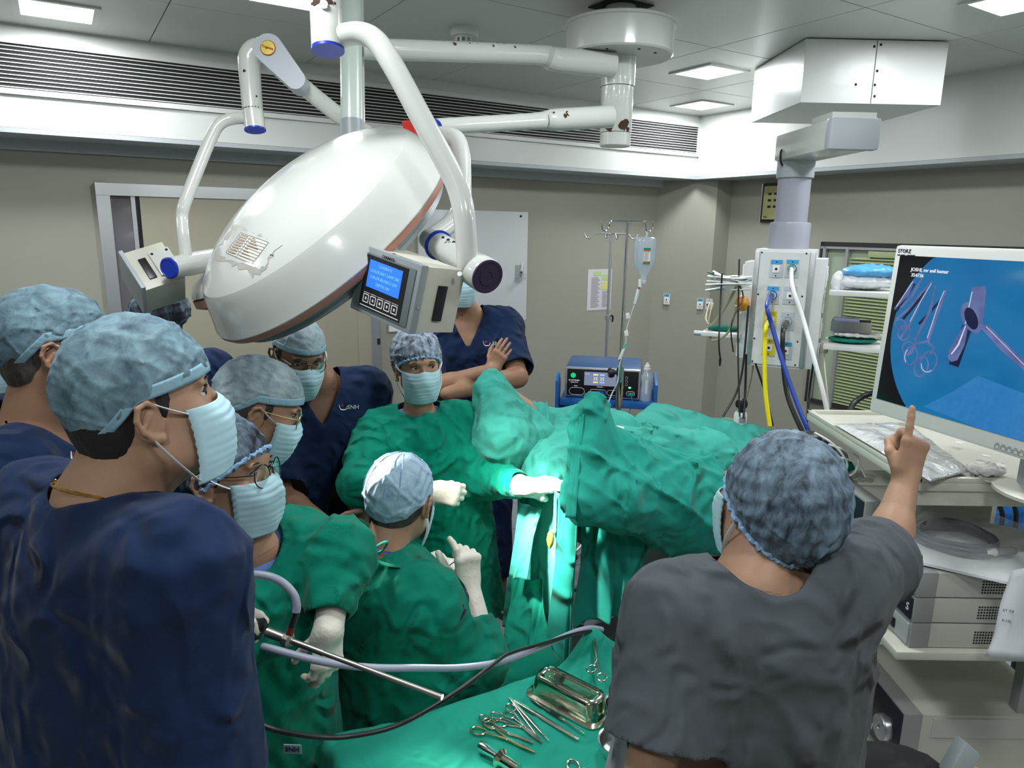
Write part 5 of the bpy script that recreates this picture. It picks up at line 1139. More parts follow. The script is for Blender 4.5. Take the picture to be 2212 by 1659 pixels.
c=pl[5]; hose('gas_hose','thick black hose from the grey right outlet curving down behind the woman in grey',[c+Ns*.035,P(1692,710,2.74),P(1691,770,2.72),P(1700,850,2.7),P(1725,915,2.65),P(1750,960,2.6)],.009,M_black,plug=(c,M_greyp))
hose('power_cord','thin beige cord hanging from the plug on the right wing',[ctr+Xs*(hw+.07)+Ns*.06+up*(Zb2+.07),P(1782,800,2.85),P(1790,880,2.8),P(1792,905,2.8)],.003,mat('beige_cord',(.45,.42,.35),.5),'cord')
for i,(pts,r_) in enumerate((([ (1617,660),(1600,820),(1562,900)],.005),([(1597,560),(1594,740),(1598,900)],.004),([(1560,590),(1557,640),(1553,735),(1556,775)],.004),([(1585,600),(1605,640),(1580,700),(1584,760)],.0035),([(1612,765),(1610,840),(1606,905)],.0055),([(1632,785),(1650,840),(1670,920)],.005),([(1757,785),(1748,850),(1742,925)],.0055))):
    lab=['black cable slanting down left of the service head','black cable straight down behind the glove bundle','black cable with a loose plug end at the far left of the service head','thin black cable looped beside the orange regulator','black cable hanging from the lower left corner of the service head','black cable swinging right under the service head','black cable hanging from the lower right corner of the service head'][i]
    t=thing('cable',lab,'cable',P(pts[-1][0],pts[-1][1],2.92)); rod(t,'cord',[P(x,y,2.93+.02*(k%2)) for k,(x,y) in enumerate(pts)],r_*.9,M_black,k=8,n=8)
    if i==2: q=P(1556,775,2.95); MB().tube([q,q-up*.03],[.006,.004],8).build('plug_end',M_black,t)
# ================================================================ operating table, patient, drapes
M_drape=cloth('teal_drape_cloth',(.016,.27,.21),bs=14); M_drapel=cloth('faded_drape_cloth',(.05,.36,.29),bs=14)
AX=nrm((.83,.55,0)); AY=np.array([-AX[1],AX[0],0]); PC=np.array([.27,2.62,0])
ot=thing('operating_table','operating table with black pad and dark base under the green drapes','operating table',(PC[0]+.35,PC[1]+.2,0))
MB().box(PC+AX*.62+up*.86,AX*.72,AY*.26,up*.035,bev=.02).build('pad',M_black,ot); MB().box(PC+AX*.62+up*.79,AX*.70,AY*.24,up*.03,bev=.005).build('table_top',M_greyp,ot)
MB().box(PC+AX*.55+up*.42,AX*.16,AY*.13,up*.34,bev=.02).build('column',M_greyp,ot); MB().box(PC+AX*.55+up*.06,AX*.45,AY*.25,up*.055,bev=.02).build('base',M_black,ot)
for s_ in (-1,1): MB().tube([PC+AX*.0+AY*.27*s_+up*.84,PC-AX*.15+AY*.30*s_+up*.95,PC-AX*.2+AY*.31*s_+up*1.05],.014,10,smoothn=4).build('leg_holder',M_chrome,ot)
pt=person('patient lying under the green drapes with both knees raised, only a sliver of skin showing',(PC[0],PC[1]))
kF=P(1064,835,2.74); kN=P(1279,900,2.27); fF=P(1085,990,2.62); fN=P(1292,1075,2.22); hF=PC+AY*.13+up*1.0+AX*.10; hN=PC-AY*.13+up*1.0+AX*.10
def fbody(Pp):
    d=slab(Pp,PC+up*1.0+AX*.08,PC+AX*.55+up*.99,(.15,.09),(.17,.10),AY)
    for k_,f_,h_ in ((kF,fF,hF),(kN,fN,hN)): d=smin(d,cone(Pp,h_,k_-up*.02,.085,.055),.05); d=smin(d,cone(Pp,k_-up*.02,f_,.052,.035),.03)
    d=smin(d,ell(Pp,PC+AX*.85+up*1.0,(.09,.09,.10)),.05); return d
lo,hi=bounds([kF,kN,fF,fN,PC+AX*.95+up*1.0,PC+up*.95],.16); sdfobj('body',fbody,lo,hi,.02,M_skinB,pt)
MB().lathe(P(1189,1165,2.37),up,[(.001,-.035),(.010,-.02),(.013,.0),(.010,.02),(.001,.035)],16).build('prepped_skin',mat('iodine_stained_skin',(.52,.36,.05),.45),pt)
CR=[]
def drape_fn(parts,k,amp,seed,sc,stretch=(1,1,.4)):
    def f(Pp):
        d=None
        for p in parts: 
            x=cone(Pp,*p); d=x if d is None else smin(d,x,k)
        return d-amp*.8*wav(Pp,sc,seed,stretch,n=4)-amp*.25*wav(Pp,sc*2.4,seed+4,stretch,n=4)-amp*1.1*crease(Pp,sc*1.0,seed+1,stretch)-amp*.6*crease(Pp,sc*1.9,seed+2,stretch,w=.22)
    return f
def drape(name,label,parts,k,amp,seed,sc,m,h=.011,keep=None,post=None,cat='drape',stretch=(1,1,.4)):
    lo,hi=bounds([p[0] for p in parts]+[p[1] for p in parts],.27); o=sdfobj(name,drape_fn(parts,k,amp,seed,sc,stretch),lo,hi,h,m,None,keep=keep,post=post)
    return tag(o,label,cat)
# far leg drape: draped cone, tip at the knee
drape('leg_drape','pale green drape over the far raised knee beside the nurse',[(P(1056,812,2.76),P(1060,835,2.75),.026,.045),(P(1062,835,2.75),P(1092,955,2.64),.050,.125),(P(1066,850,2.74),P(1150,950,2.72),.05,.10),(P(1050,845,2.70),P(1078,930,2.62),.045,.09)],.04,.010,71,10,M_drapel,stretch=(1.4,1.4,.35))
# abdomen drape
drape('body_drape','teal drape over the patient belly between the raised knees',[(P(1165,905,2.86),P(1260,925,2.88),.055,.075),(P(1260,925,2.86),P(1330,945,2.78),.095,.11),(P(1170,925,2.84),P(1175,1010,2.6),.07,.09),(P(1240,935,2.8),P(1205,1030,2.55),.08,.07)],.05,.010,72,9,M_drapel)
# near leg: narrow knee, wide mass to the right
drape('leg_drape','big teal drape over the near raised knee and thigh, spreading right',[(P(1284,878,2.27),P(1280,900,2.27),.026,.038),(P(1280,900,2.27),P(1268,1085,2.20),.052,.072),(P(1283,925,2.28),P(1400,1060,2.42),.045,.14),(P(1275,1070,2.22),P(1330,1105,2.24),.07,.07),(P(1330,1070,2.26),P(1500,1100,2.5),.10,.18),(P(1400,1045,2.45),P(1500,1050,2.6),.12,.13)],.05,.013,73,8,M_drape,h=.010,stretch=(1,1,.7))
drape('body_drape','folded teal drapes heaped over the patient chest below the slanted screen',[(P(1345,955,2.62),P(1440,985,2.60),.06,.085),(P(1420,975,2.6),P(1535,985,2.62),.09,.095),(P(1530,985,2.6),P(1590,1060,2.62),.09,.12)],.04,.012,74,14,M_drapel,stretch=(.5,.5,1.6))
def quad_sheet(name,label,c,nu,nv,m,amp=0,seed=1,sc=8,thick=.004,sag=0,crease=0,fold=0,cat='drape',parent=None):
    c=[np.asarray(v,float) for v in c]; n_=nrm(np.cross(c[1]-c[0],c[3]-c[0])); g=np.random.default_rng(seed); ph=g.uniform(0,6,6)
    def f(u,v):
        p=(c[0]*(1-u)+c[1]*u)*(1-v)+(c[3]*(1-u)+c[2]*u)*v
        d=-sag*math.sin(PI*u)*v+fold*(math.sin(u*sc*2.3+ph[0]+1.3*math.sin(v*2+ph[1]))+.5*math.sin(u*sc*5.1+ph[2]+v*3))*(.25+.75*v)+amp*(math.sin(u*5*sc*.3+v*7+ph[3])+math.sin(v*sc*1.1+u*4+ph[4]))
        if crease: d+=crease*(abs((u*4)%1-.5)+abs((v*3)%1-.5))
        return p+n_*d
    o=sheet(name,f,nu,nv,m,parent,thick); 
    if parent is None: tag(o,label,cat)
    return o
# slanted screen drape with pressed creases
quad_sheet('screen_drape','flat teal drape with pressed square creases slanting over the patient head end',[P(1412,862,3.2),P(1668,925,3.05),P(1640,1040,2.85),P(1335,935,2.9)],60,36,M_drapel,crease=.014,amp=.004,seed=5)
# strap between the legs
V0=[P(1152,868,2.80),P(1182,868,2.79),P(1200,1030,2.5),P(1158,1036,2.5)]
quad_sheet('drape_strip','faded green folded cloth strip falling between the raised knees',[V0[0],V0[1],V0[2]+up*0,V0[3]],10,30,M_drapel,amp=.004,seed=8,cat='cloth')
# hanging curtains
def curtain(name,label,top,bot,folds,amp,m,seed,n=120,nv=40,thick=.004,cat='drape'):
    top=spline(top,10); bot=spline(bot,10); g=np.random.default_rng(seed); ph=g.uniform(0,6,5)
    def at(L,u):
        x=u*(len(L)-1); i=min(len(L)-2,int(x)); return L[i]+(L[i+1]-L[i])*(x-i)
    def f(u,v):
        a=at(top,u); b=at(bot,u); p=a+(b-a)*v; t=nrm((at(top,min(1,u+.02))-at(top,max(0,u-.02)))*np.array([1,1,0])); n_=np.array([t[1],-t[0],0])
        w=math.sin(u*folds*6.28+ph[0]+.9*math.sin(v*2.2+ph[1])+1.2*math.sin(u*5+ph[2])); w2=math.sin(u*folds*14+ph[3]+2.1*math.sin(v*3.1+u*7)); 
        d=amp*(w*(.35+.65*v)+.38*w2*(.5+.5*math.sin(v*4+ph[4]))); return p+n_*d+t*amp*.5*math.sin(v*5+u*9)
    return tag(sheet(name,f,n,nv,m,None,thick),label,cat)
dn=lambda p,z: np.array([p[0],p[1],z])
T=[P(1118,1060,2.62),P(1150,1035,2.56),P(1185,1045,2.46),P(1205,1075,2.38)]
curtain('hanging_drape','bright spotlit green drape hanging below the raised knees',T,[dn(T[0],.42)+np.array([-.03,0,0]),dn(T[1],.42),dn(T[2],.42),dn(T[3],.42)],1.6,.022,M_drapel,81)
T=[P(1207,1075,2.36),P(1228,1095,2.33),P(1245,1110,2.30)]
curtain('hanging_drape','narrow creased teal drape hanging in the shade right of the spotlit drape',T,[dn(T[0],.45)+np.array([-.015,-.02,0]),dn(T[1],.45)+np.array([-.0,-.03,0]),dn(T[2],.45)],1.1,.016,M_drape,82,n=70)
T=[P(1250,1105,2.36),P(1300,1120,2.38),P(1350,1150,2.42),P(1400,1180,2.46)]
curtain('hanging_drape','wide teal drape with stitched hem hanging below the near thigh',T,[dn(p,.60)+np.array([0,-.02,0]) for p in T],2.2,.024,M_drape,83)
T=[P(1122,1085,2.55),P(1150,1095,2.50),P(1168,1100,2.46)]
b_=[P(1098,1245,2.50),P(1115,1250,2.48),P(1133,1252,2.45)]
curtain('hanging_towel','short pale green towel hanging at the left of the spotlit drape, stitched hem',T,b_,.8,.010,M_drapel,84,n=40,nv=30,cat='towel')
T=[P(1105,1240,2.62),P(1130,1250,2.6),P(1170,1250,2.56)]
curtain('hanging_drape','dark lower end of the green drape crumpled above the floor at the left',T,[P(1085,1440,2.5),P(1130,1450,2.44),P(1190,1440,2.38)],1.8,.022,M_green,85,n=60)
# white suction tubes on the drapes
t=thing('suction_tube','white tube curving over the drapes right of the near knee','tube',P(1310,930,2.6)); rod(t,'tube',[P(1293,868,2.62),P(1305,878,2.60),P(1312,905,2.58),P(1313,935,2.56)],.0075,M_whp)
t=thing('suction_tube','short white tube lying on the teal drape under the slanted screen','tube',P(1330,930,2.6)); rod(t,'tube',[P(1313,925,2.56),P(1335,924,2.58),P(1356,930,2.6)],.0075,M_whp)
# edge folds (seam bands) on the near drape
rod(None,'x',[P(1,1,.1),P(2,2,.1)],.001,M_whp) if False else None
quad_sheet('drape_fold','dark teal folded flap hanging along the left side of the near knee',[P(1243,905,2.25),P(1262,895,2.22),P(1240,1120,2.12),P(1222,1118,2.14)],10,40,M_drape,fold=.006,seed=12,cat='cloth')
quad_sheet('drape_fold','triangular teal flap folded over the heaped drapes right of the near knee',[P(1313,935,2.50),P(1345,945,2.48),P(1400,985,2.44),P(1350,998,2.42)],16,12,M_drapel,amp=.004,seed=14,cat='cloth')
# ================================================================ instrument table in front
TZ=.75; T0=Z(1100,1480,TZ); TA=nrm((.866,.5,0)); TBv=np.array([TA[1],-TA[0],0])
it=thing('instrument_table','low steel instrument table covered by the green drape in front','table',(T0+TBv*.2)*np.array([1,1,0]))
MB().box(T0+TA*.0+TBv*.215-up*.022,TA*.47,TBv*.20,up*.01,bev=.004).build('table_top',M_steel,it)
for a in (-.44,.44):
    for b in (.04,.39): MB().cyl((T0+TA*a+TBv*b)*np.array([1,1,0])+up*.0,(T0+TA*a+TBv*b)*np.array([1,1,0])+up*(TZ-.03),.012,n=12).build('leg',M_chrome,it)
pk=Z(1278,1362,TZ); 
def tcl(u,v):
    """drape: top plus skirts falling over every side"""
    a=-.70+1.42*u; b=-.26+.92*v; A0,A1,B0,B1=-.48,.50,0,.43; z=TZ; dx=0; dy=0
    ca=min(max(a,A0),A1); cb=min(max(b,B0),B1); oa=a-ca; ob=b-cb; drop=math.hypot(oa,ob)
    rr=.03; 
    f=.012*math.sin(a*26+1.5*math.sin(b*5))+.008*math.sin(a*47+b*13)
    if drop>0:
        out=rr*(1-math.exp(-drop/rr)); z=TZ-(drop-out*.6)*1.6; d=np.array([oa,ob])/drop*(out+f*min(1,drop*5)); a,b=ca+d[0],cb+d[1]
    p=T0+TA*a+TBv*b; p=np.array([p[0],p[1],z])
    g=math.exp(-(((p[0]-CK[0])/.075)**2+((p[1]-CK[1])/.060)**2)); p[2]+=.165*g; 
    if drop<.02: w_=abs(math.sin(a*9+b*14+1.2*math.sin(b*9))); p[2]+=.004*math.exp(-(w_/.12)**2)*(.5+.5*math.sin(a*13+b*3))
    q=p@TA-T0@TA; p[2]+=.0012*math.sin(a*31+b*17)+.0012*math.sin(b*43-a*11)
    g2=math.exp(-((q+.46)/.10)**2)*.03*(drop<.02); p[2]+=g2
    return p
CK=Z(1245,1395,TZ)
o=sheet('table_drape',tcl,220,150,cloth('table_drape_cloth',(.015,.30,.21),bs=26,b=.4),None,.003); tag(o,'bright green cloth draped over the instrument table, pulled up in a peak by a clamp','drape')
tz=TZ+.0035
M_ins=mat('instrument_steel',(.62,.60,.52),.2,metal=1,bump=.05,bscale=200)
def Q(x,y,h=.003): return Z(x,y,tz+h)
def ring_tool(name,label,r1,r2,j,tip,cat,m=M_ins,s=1.,Zf=None,curve=0,tipr=.0022):
    Zf=Zf or Q; a,b,J,T_=Zf(*r1),Zf(*r2),Zf(*j),Zf(*tip); t=thing(name,label,cat,J); ax=nrm(T_-J); nm=nrm(np.cross(ax,b-a)); nm=nm if nm[2]>-.2 else -nm
    for (c,sg,w) in ((a,1,1),(b,-1,-1)):
        mb=MB(); L=nrm(J-c); sd=np.cross(nm,L); pts=[c+(L*.0150*math.cos(x)+sd*.0112*math.sin(x))*s+nm*.0015*w for x in np.linspace(0,2*PI,22)]; mb.tube(pts,.0023*s,8,cap=False); mb.tube([c+L*.0145*s+nm*.0015*w,c+(J-c)*.6+nm*.001*w,J+nm*.0005*w],[.0022*s,.0026*s,.0035*s],8,smoothn=3)
        mb.tube([J+nm*.0008*w,J+(T_-J)*.5-np.cross(nm,ax)*.0015*w+np.cross(nm,ax)*curve*.5,T_-np.cross(nm,ax)*.0006*w+np.cross(nm,ax)*curve*0],[.0036*s,.003*s,tipr*s*.6],8,smoothn=4); mb.build('blade',m,t)
    MB().lathe(J-nm*.003,nm,[(.0035*s,0),(.0035*s,.006),(.002*s,.0065)],12).build('pivot',M_steel,t)
    return t
ring_tool('needle_holder','golden ring-handled clamp nearest the camera, straight jaws pointing right',(1033,1580),(1056,1561),(1097,1598),(1156,1625),'clamp',mat('brass_steel',(.62,.52,.30),.22,metal=1),1.15)
ring_tool('artery_clamp','curved ring-handled clamp lying across the golden one',(1047,1553),(1060,1566),(1099,1585),(1153,1605),'clamp',s=.95,curve=.004)
ring_tool('artery_clamp','ring-handled clamp third from the camera, tips beside the open forceps',(1073,1547),(1081,1562),(1127,1571),(1171,1604),'clamp')
ring_tool('artery_clamp','ring-handled clamp farthest from the camera, rings crossed',(1103,1530),(1100,1543),(1130,1567),(1167,1597),'clamp',s=.95)
def tweezer(name,label,h,t1,t2,cat='forceps',r=.0032,m=M_ins,lift=.004):
    H0,A_,B_=Q(*h,lift),Q(*t1),Q(*t2); t=thing(name,label,cat,H0)
    for T_,s_ in ((A_,1),(B_,-1)):
        mid=(H0+T_)/2+up*.001*s_; mb=MB(); mb.tube([H0,H0+(mid-H0)*.3,mid,T_+(mid-T_)*.3,T_],[r,r*1.25,r*1.35,r*.8,r*.3],8,smoothn=4,flat=.35 if s_ else 1); mb.build('arm',m,t)
    return t
tweezer('thumb_forceps','open thumb forceps with its two arms spread in a V',(1101,1507),(1186,1600),(1172,1604))
tweezer('thumb_forceps','long closed thumb forceps lying between the open pair and the scalpel handle',(1111,1513),(1251,1596),(1249,1598),r=.0038)
t=thing('scalpel_handle','flat steel scalpel handle with ridged grip, nearest the steel tray','scalpel',Q(1200,1545))
a,b=Q(1146,1509),Q(1262,1585); d=b-a
mb=MB(); mb.tube([a,a+d*.12,a+d*.45,a+d*.6,a+d*.68,b],[.003,.0048,.0052,.0042,.0022,.0018],8,smoothn=4,flat=.45); mb.build('handle',M_ins,t)
mb=MB(); L=nrm(d); sdv=np.cross(up,L)
for i in range(8): mb.box(a+d*(.40+.02*i)+up*.002,L*.0008,sdv*.0042,up*.001)
k_=mb.build('grip_ridges',M_dark,t,smooth=False); k_['kind']='stuff'
# clamp gripping the cloth and cables
def Zc2(x,y): return P(x,y,1.86-.16*(y-1358)/100)
ring_tool('towel_clamp','ring-handled clamp hanging down the cloth peak, holding the grey cable',(1278,1446),(1300,1462),(1289,1425),(1281,1358),'clamp',s=1.1,Zf=lambda x,y: P(x,y,2.02-.20*(y-1358)/100) )
# steel tray with lid
def tray(label,c,L,W_,h,parent=None):
    t=thing('steel_tray',label,'tray',c); ax=nrm(L); ay=np.cross(up,ax); l=np.linalg.norm(L)/2; w=W_/2
    def ringp(sx,sy,z,r): 
        out=[]
        for i in range(48):
            x=2*PI*i/48; cx_,cy_=math.cos(x),math.sin(x); e=.45; px_=(sx-r)*np.sign(cx_)*min(1,abs(cx_)*9)+r*cx_; py_=(sy-r)*np.sign(cy_)*min(1,abs(cy_)*9)+r*cy_
            out.append(c+ax*px_+ay*py_+up*z)
        return out
    prof=[(l+.012,w+.012,0),(l+.012,w+.012,.003),(l+.002,w+.002,.006),(l,w,.012),(l-.004,w-.004,h-.010),(l-.008,w-.008,h-.002),(l-.016,w-.016,h),(l-.020,w-.020,h-.004),(l-.026,w-.026,h-.005),(.02,.004,h-.005)]
    V=[];F=[]
    for (sx,sy,z) in prof: V+=ringp(sx,sy,z,min(sy*.75,.028))
    for i in range(len(prof)-1):
        for k in range(48): F.append((i*48+k,i*48+(k+1)%48,(i+1)*48+(k+1)%48,(i+1)*48+k))
    F.append(tuple((len(prof)-1)*48+k for k in range(48))); meshobj('lid',V,F,M_tray,t,True,None,50)
    V=ringp(l*.6,w*.42,h-.0045,w*.3); mb=MB(); mb.tube(V+[V[0]],.0009,6,cap=False); mb.build('stamped_oval',M_tray,t)
    return t
M_tray=mat('tray_steel',(.66,.62,.48),.14,metal=1,bump=.04,bscale=60)
h_=.055; e1=Z(1167,1443,tz+h_); e2=Z(1300,1510,tz+h_); c=(e1+e2)/2; c[2]=tz
s1_=Z(1205,1500,tz+h_); s2_=Z(1258,1459,tz+h_)
tray('long stainless steel instrument tray lid with rounded ends','x' and c,(e2-e1)*1.05,.082,h_)
def bowl(label,c,r,h,liquid=False):
    t=thing('steel_bowl',label,'bowl',c); 
    MB().lathe(c,up,[(r*.55,0),(r*.85,h*.25),(r*.97,h*.6),(r,h),(r*1.05,h+.001),(r*1.04,h-.001),(r*.965,h-.002),(r*.94,h*.6),(r*.82,h*.27),(r*.5,.003),(.001,.003)],40).build('bowl',M_steel,t)
    if liquid: MB().lathe(c+up*h*.35,up,[(r*.86,0),(.001,.0005)],32,cap=False).build('dark_liquid',mat('iodine_liquid',(.06,.01,.004),.06),t)
    return t
bowl('steel cup holding dark brown liquid beside the tray',Z(1338,1563,tz),.037,.058,True)
bowl('empty shiny steel bowl nearest the sleeve of the woman in grey',Z(1340,1634,tz),.050,.042)
# metal trumpet-shaped cannula at the bottom edge
t=thing('metal_obturator','polished metal cone with flanged collar at the bottom edge of the photo','instrument',Q(1085,1635))
a=Q(1038,1612,.012); b=Q(1076,1636,.014); c=Q(1125,1668,.016); d=nrm(b-a)
MB().lathe(a,d,[(.001,-.001),(.012,0),(.0135,.005),(.010,.028),(.007,np.linalg.norm(b-a))],24).build('cone',M_steel,t)
MB().lathe(b,nrm(c-b),[(.007,0),(.021,.004),(.022,.007),(.014,.016),(.0135,.06)],28).build('collar',M_tray,t)
ring_tool('scissors','scissors at the bottom edge with only one ring in view',(1238,1655),(1262,1672),(1255,1695),(1262,1760),'scissors',s=1.2)
# ---- scope held by the woman
M_sh=mat('scope_steel',(.40,.37,.34),.38,metal=1)
A0=P(596,1372,1.37); TIP=P(955,1506,1.27); sc=thing('cystoscope','steel telescope sheath with glowing tip, black eyepiece and camera head, held across the table','endoscope',(A0+TIP)/2)
dS=nrm(TIP-A0); LS=np.linalg.norm(TIP-A0); 
Bk=P(582,1366,1.375)
MB().cyl(P(612,1378,1.366),TIP,.0050,n=20).build('sheath',M_sh,sc); MB().cyl(P(612,1378,1.366),P(700,1411,1.34),.0062,n=20).build('sheath_sleeve',M_sh,sc)
MB().cyl(P(578,1365,1.375),P(632,1386,1.36),.0105,.0085,n=20).build('valve_body',M_sh,sc)
MB().lathe(P(622,1382,1.362)-dS*.010,dS,[(.008,0),(.0145,.003),(.0150,.014),(.009,.019)],10).build('light_post_hub',M_sh,sc)
MB().lathe(P(566,1360,1.378),dS,[(.008,-.03),(.021,-.014),(.023,-.010),(.023,-.003),(.019,.0),(.012,.004)],32).build('eyepiece',M_black,sc)
MB().lathe(P(548,1353,1.383),dS,[(.017,-.016),(.020,-.014),(.020,-.004),(.018,.002)],18).build('coupler_ring',M_steel,sc)
MB().lathe(P(530,1347,1.39),dS,[(.013,-.05),(.016,-.04),(.017,-.01),(.014,.0)],20).build('camera_neck',M_black,sc)
MB().box(P(520,1325,1.37),dS*.024,np.cross(dS,up)*.012,nrm(np.cross(np.cross(dS,up),dS))*.010,bev=.006).build('camera_head',mat('lilac_grey_plastic',(.5,.48,.56),.35),sc)
for px in ((514,1319),(527,1324)): MB().lathe(P(px[0],px[1],1.356),-cf,[(.0045,0),(.0035,.0015)],14).build('button',M_black,sc)
MB().lathe(TIP,dS,[(.0048,0),(.0046,.0008),(.001,.001)],16).build('light_tip',mat('scope_light',(1,.86,.45),.5,emit=30),sc)
lp=P(624,1372,1.36); lq=P(640,1322,1.355)
MB().tube([P(622,1380,1.36),lp,lq],[.0065,.0060,.0075],16).build('light_post',M_black,sc); MB().cyl(lp,lp+(lq-lp)*.35,.0072,n=16).build('red_ring',mat('dark_red_ring',(.16,.02,.02),.4),sc)
M_cab=mat('grey_light_cable',(.32,.34,.42),.4); 
lc=thing('light_cable','thick grey light cable looping from the scope across to the towel clamp','cable',P(900,1440,1.4))
rod(lc,'cable',[lq,P(641,1305,1.355),P(632,1280,1.355),P(605,1255,1.355),P(570,1243,1.355),P(535,1243,1.36),P(505,1260,1.37),P(488,1290,1.40),P(490,1340,1.44),P(540,1385,1.46),P(600,1405,1.45),P(700,1430,1.44),P(800,1442,1.47),P(900,1443,1.52),P(1000,1442,1.6),P(1090,1427,1.70),P(1180,1392,1.82),P(1240,1366,1.93),P(1275,1357,2.0),P(1300,1360,2.05)],.0078,M_cab,k=6,n=16)
bc=thing('camera_cable','thin black cable sagging below the scope and up to the cloth peak','cable',P(800,1590,1.3))
rod(bc,'cable',[P(540,1555,1.26),P(600,1578,1.27),P(690,1592,1.28),P(760,1590,1.3),P(850,1570,1.33),P(930,1530,1.38),P(1000,1485,1.45),P(1060,1440,1.56),P(1100,1412,1.68),P(1180,1388,1.80),P(1240,1370,1.91),P(1285,1362,2.0)],.0048,M_black,k=6,n=12)
# clip instrument held by the surgeon
t=thing('small_clamp','small clamp with blue thread held between the surgeon gloves','clamp',P(980,1240,2.0)); mb=MB(); mb.tube([P(968,1230,2.02),P(975,1240,2.0),P(988,1252,1.98)],[.003,.004,.002],8); mb.tube([P(975,1238,2.0)+np.array([math.cos(x)*.010,0,math.sin(x)*.008-.02]) for x in np.linspace(0,2*PI,14)],.0016,6); mb.build('clamp_body',M_steel,t); rod(t,'thread',[P(955,1238,2.05),P(970,1222,2.02),P(990,1208,1.99),P(1003,1196,1.97)],.0016,M_cap_blue,n=6)
# ================================================================ endoscopy trolley at the right
X_=np.array([1.,0,0]); Y_=np.array([0,1.,0])
M_tro=mat('cream_trolley',(.56,.56,.48),.35,var=.03,vscale=6); M_dev=mat('device_cream_grey',(.50,.50,.44),.4); M_devd=mat('device_grey',(.30,.31,.30),.4); M_face=mat('device_blue_black',(.018,.02,.03),.3); M_facel=mat('device_face_grey',(.40,.42,.42),.4)
tx0,tx1,ty0,ty1=1.04,1.75,1.72,2.42
tr=thing('endoscopy_trolley','cream endoscopy trolley with shelves carrying the monitor and video units','trolley',((tx0+tx1)/2,(ty0+ty1)/2,0))
def shelf(z,x0,x1,y0,y1,lip=.02):
    c=np.array([(x0+x1)/2,(y0+y1)/2,z-.012]); return MB().box(c,X_*(x1-x0)/2,Y_*(y1-y0)/2,up*.012,bev=.005).build('shelf',M_tro,tr)
s=shelf(1.30,tx0,tx1,ty0,ty1)
mb=MB(); 
for (c,a,b) in (((tx0+.008,(ty0+ty1)/2,1.306),X_*.008,Y_*(ty1-ty0)/2),(((tx0+tx1)/2,ty0+.008,1.306),X_*(tx1-tx0)/2,Y_*.008),(((tx0+tx1)/2,ty1-.008,1.306),X_*(tx1-tx0)/2,Y_*.008)): mb.box(c,a,b,up*.007,bev=.003)
mb.build('shelf_rim',M_tro,s); MB().box((( tx0+tx1)/2,ty0+.02,1.262),X_*(tx1-tx0)/2*.98,Y_*.012,up*.028,bev=.003).build('shelf_beam',M_tro,tr)
shelf(.86,tx0-.03,tx1,ty0-.07,ty1); shelf(.40,tx0-.02,tx1,ty0-.03,ty1); shelf(.12,tx0,tx1,ty0,ty1)
for x in (tx0+.42,tx1-.05):
    for y in (ty0+.06,ty1-.05): MB().box((x,y,.66),X_*.018,Y_*.018,up*.62,bev=.004).build('post',M_devd if y<2 else M_tro,tr)
for x in (tx0+.05,tx1-.05):
    for y in (ty0+.05,ty1-.05): MB().lathe((x-.012,y,.05),(1,0,0),[(.048,0),(.05,.004),(.05,.02),(.048,.024)],20).build('castor',M_black,tr)
MB().box((tx0+.02,(ty0+ty1)/2,.25),X_*.006,Y_*(ty1-ty0)/2*.95,up*.12,bev=.003).build('drawer_front',M_tro,tr)
# monitor
m0=P(1885,538,2.05); m1=P(1925,893,1.99); m2=P(2212,562,1.63)
Xm=nrm((m2-m0)*np.array([1,1,0])); Ym=nrm((m0-m1)-Xm*np.dot(m0-m1,Xm)); Nm=np.cross(Xm,Ym); Nm=Nm if Nm[0]<0 else -Nm
hm=np.linalg.norm(m0-m1); wm=hm*1.58; mc=(m0+m1)/2+Xm*wm/2
mo=thing('monitor','large flat medical monitor in white frame showing instruments on blue cloth','monitor',mc-Ym*hm/2)
MB().box(mc-Nm*.022,Xm*wm/2,Ym*hm/2,Nm*.022,bev=.010).build('housing',mat('monitor_white',(.66,.66,.62),.3),mo)
sw,shh=wm/2-.022,hm/2-.036; sc0=mc+Ym*.008
def onm(x,y,off=.0015):
    v=ray(x,y); p=sc0+Nm*off; return CO+v*((p-CO)@Nm)/(v@Nm)
MB().box(sc0+Nm*.0005,Xm*sw,Ym*shh,Nm*.0006).build('screen',mat('screen_dark',(.006,.007,.010),.08),mo,smooth=False)
# picture: blue round field of view with instruments
def emis(name,c,e=1,c2=None,sc=8):
    m=bpy.data.materials.new(name); m.use_nodes=True; nt=m.node_tree; N=nt.nodes; b=N['Principled BSDF']; b.inputs['Base Color'].default_value=(0,0,0,1); b.inputs['Roughness'].default_value=.08; b.inputs['Emission Strength'].default_value=e; b.inputs['Emission Color'].default_value=tuple(c)+(1,)
    if c2:
        tc=N.new('ShaderNodeTexCoord'); n=N.new('ShaderNodeTexNoise'); n.inputs['Scale'].default_value=sc; n.inputs['Detail'].default_value=8; mx=N.new('ShaderNodeMix'); mx.data_type='RGBA'; mx.inputs[6].default_value=tuple(c)+(1,); mx.inputs[7].default_value=tuple(c2)+(1,); nt.links.new(tc.outputs['Object'],n.inputs['Vector']); nt.links.new(n.outputs['Fac'],mx.inputs[0]); nt.links.new(mx.outputs[2],b.inputs['Emission Color'])
    return m
E_blue=emis('screen_blue',(.006,.10,.30),1,(.015,.20,.42),5); E_lblue=emis('screen_pale_blue',(.04,.22,.50),1,(.02,.16,.42),60); E_steel=emis('screen_steel',(.04,.04,.16),1,(.18,.24,.48),25); E_dk=emis('screen_shadow',(.008,.012,.05),1); E_hi=emis('screen_highlight',(.55,.62,.85),1); E_txt=emis('screen_text',(.8,.85,.9),1)
cxc=onm(2115,745); Rr=shh*1.32
V=[];n_=96; pts=[]
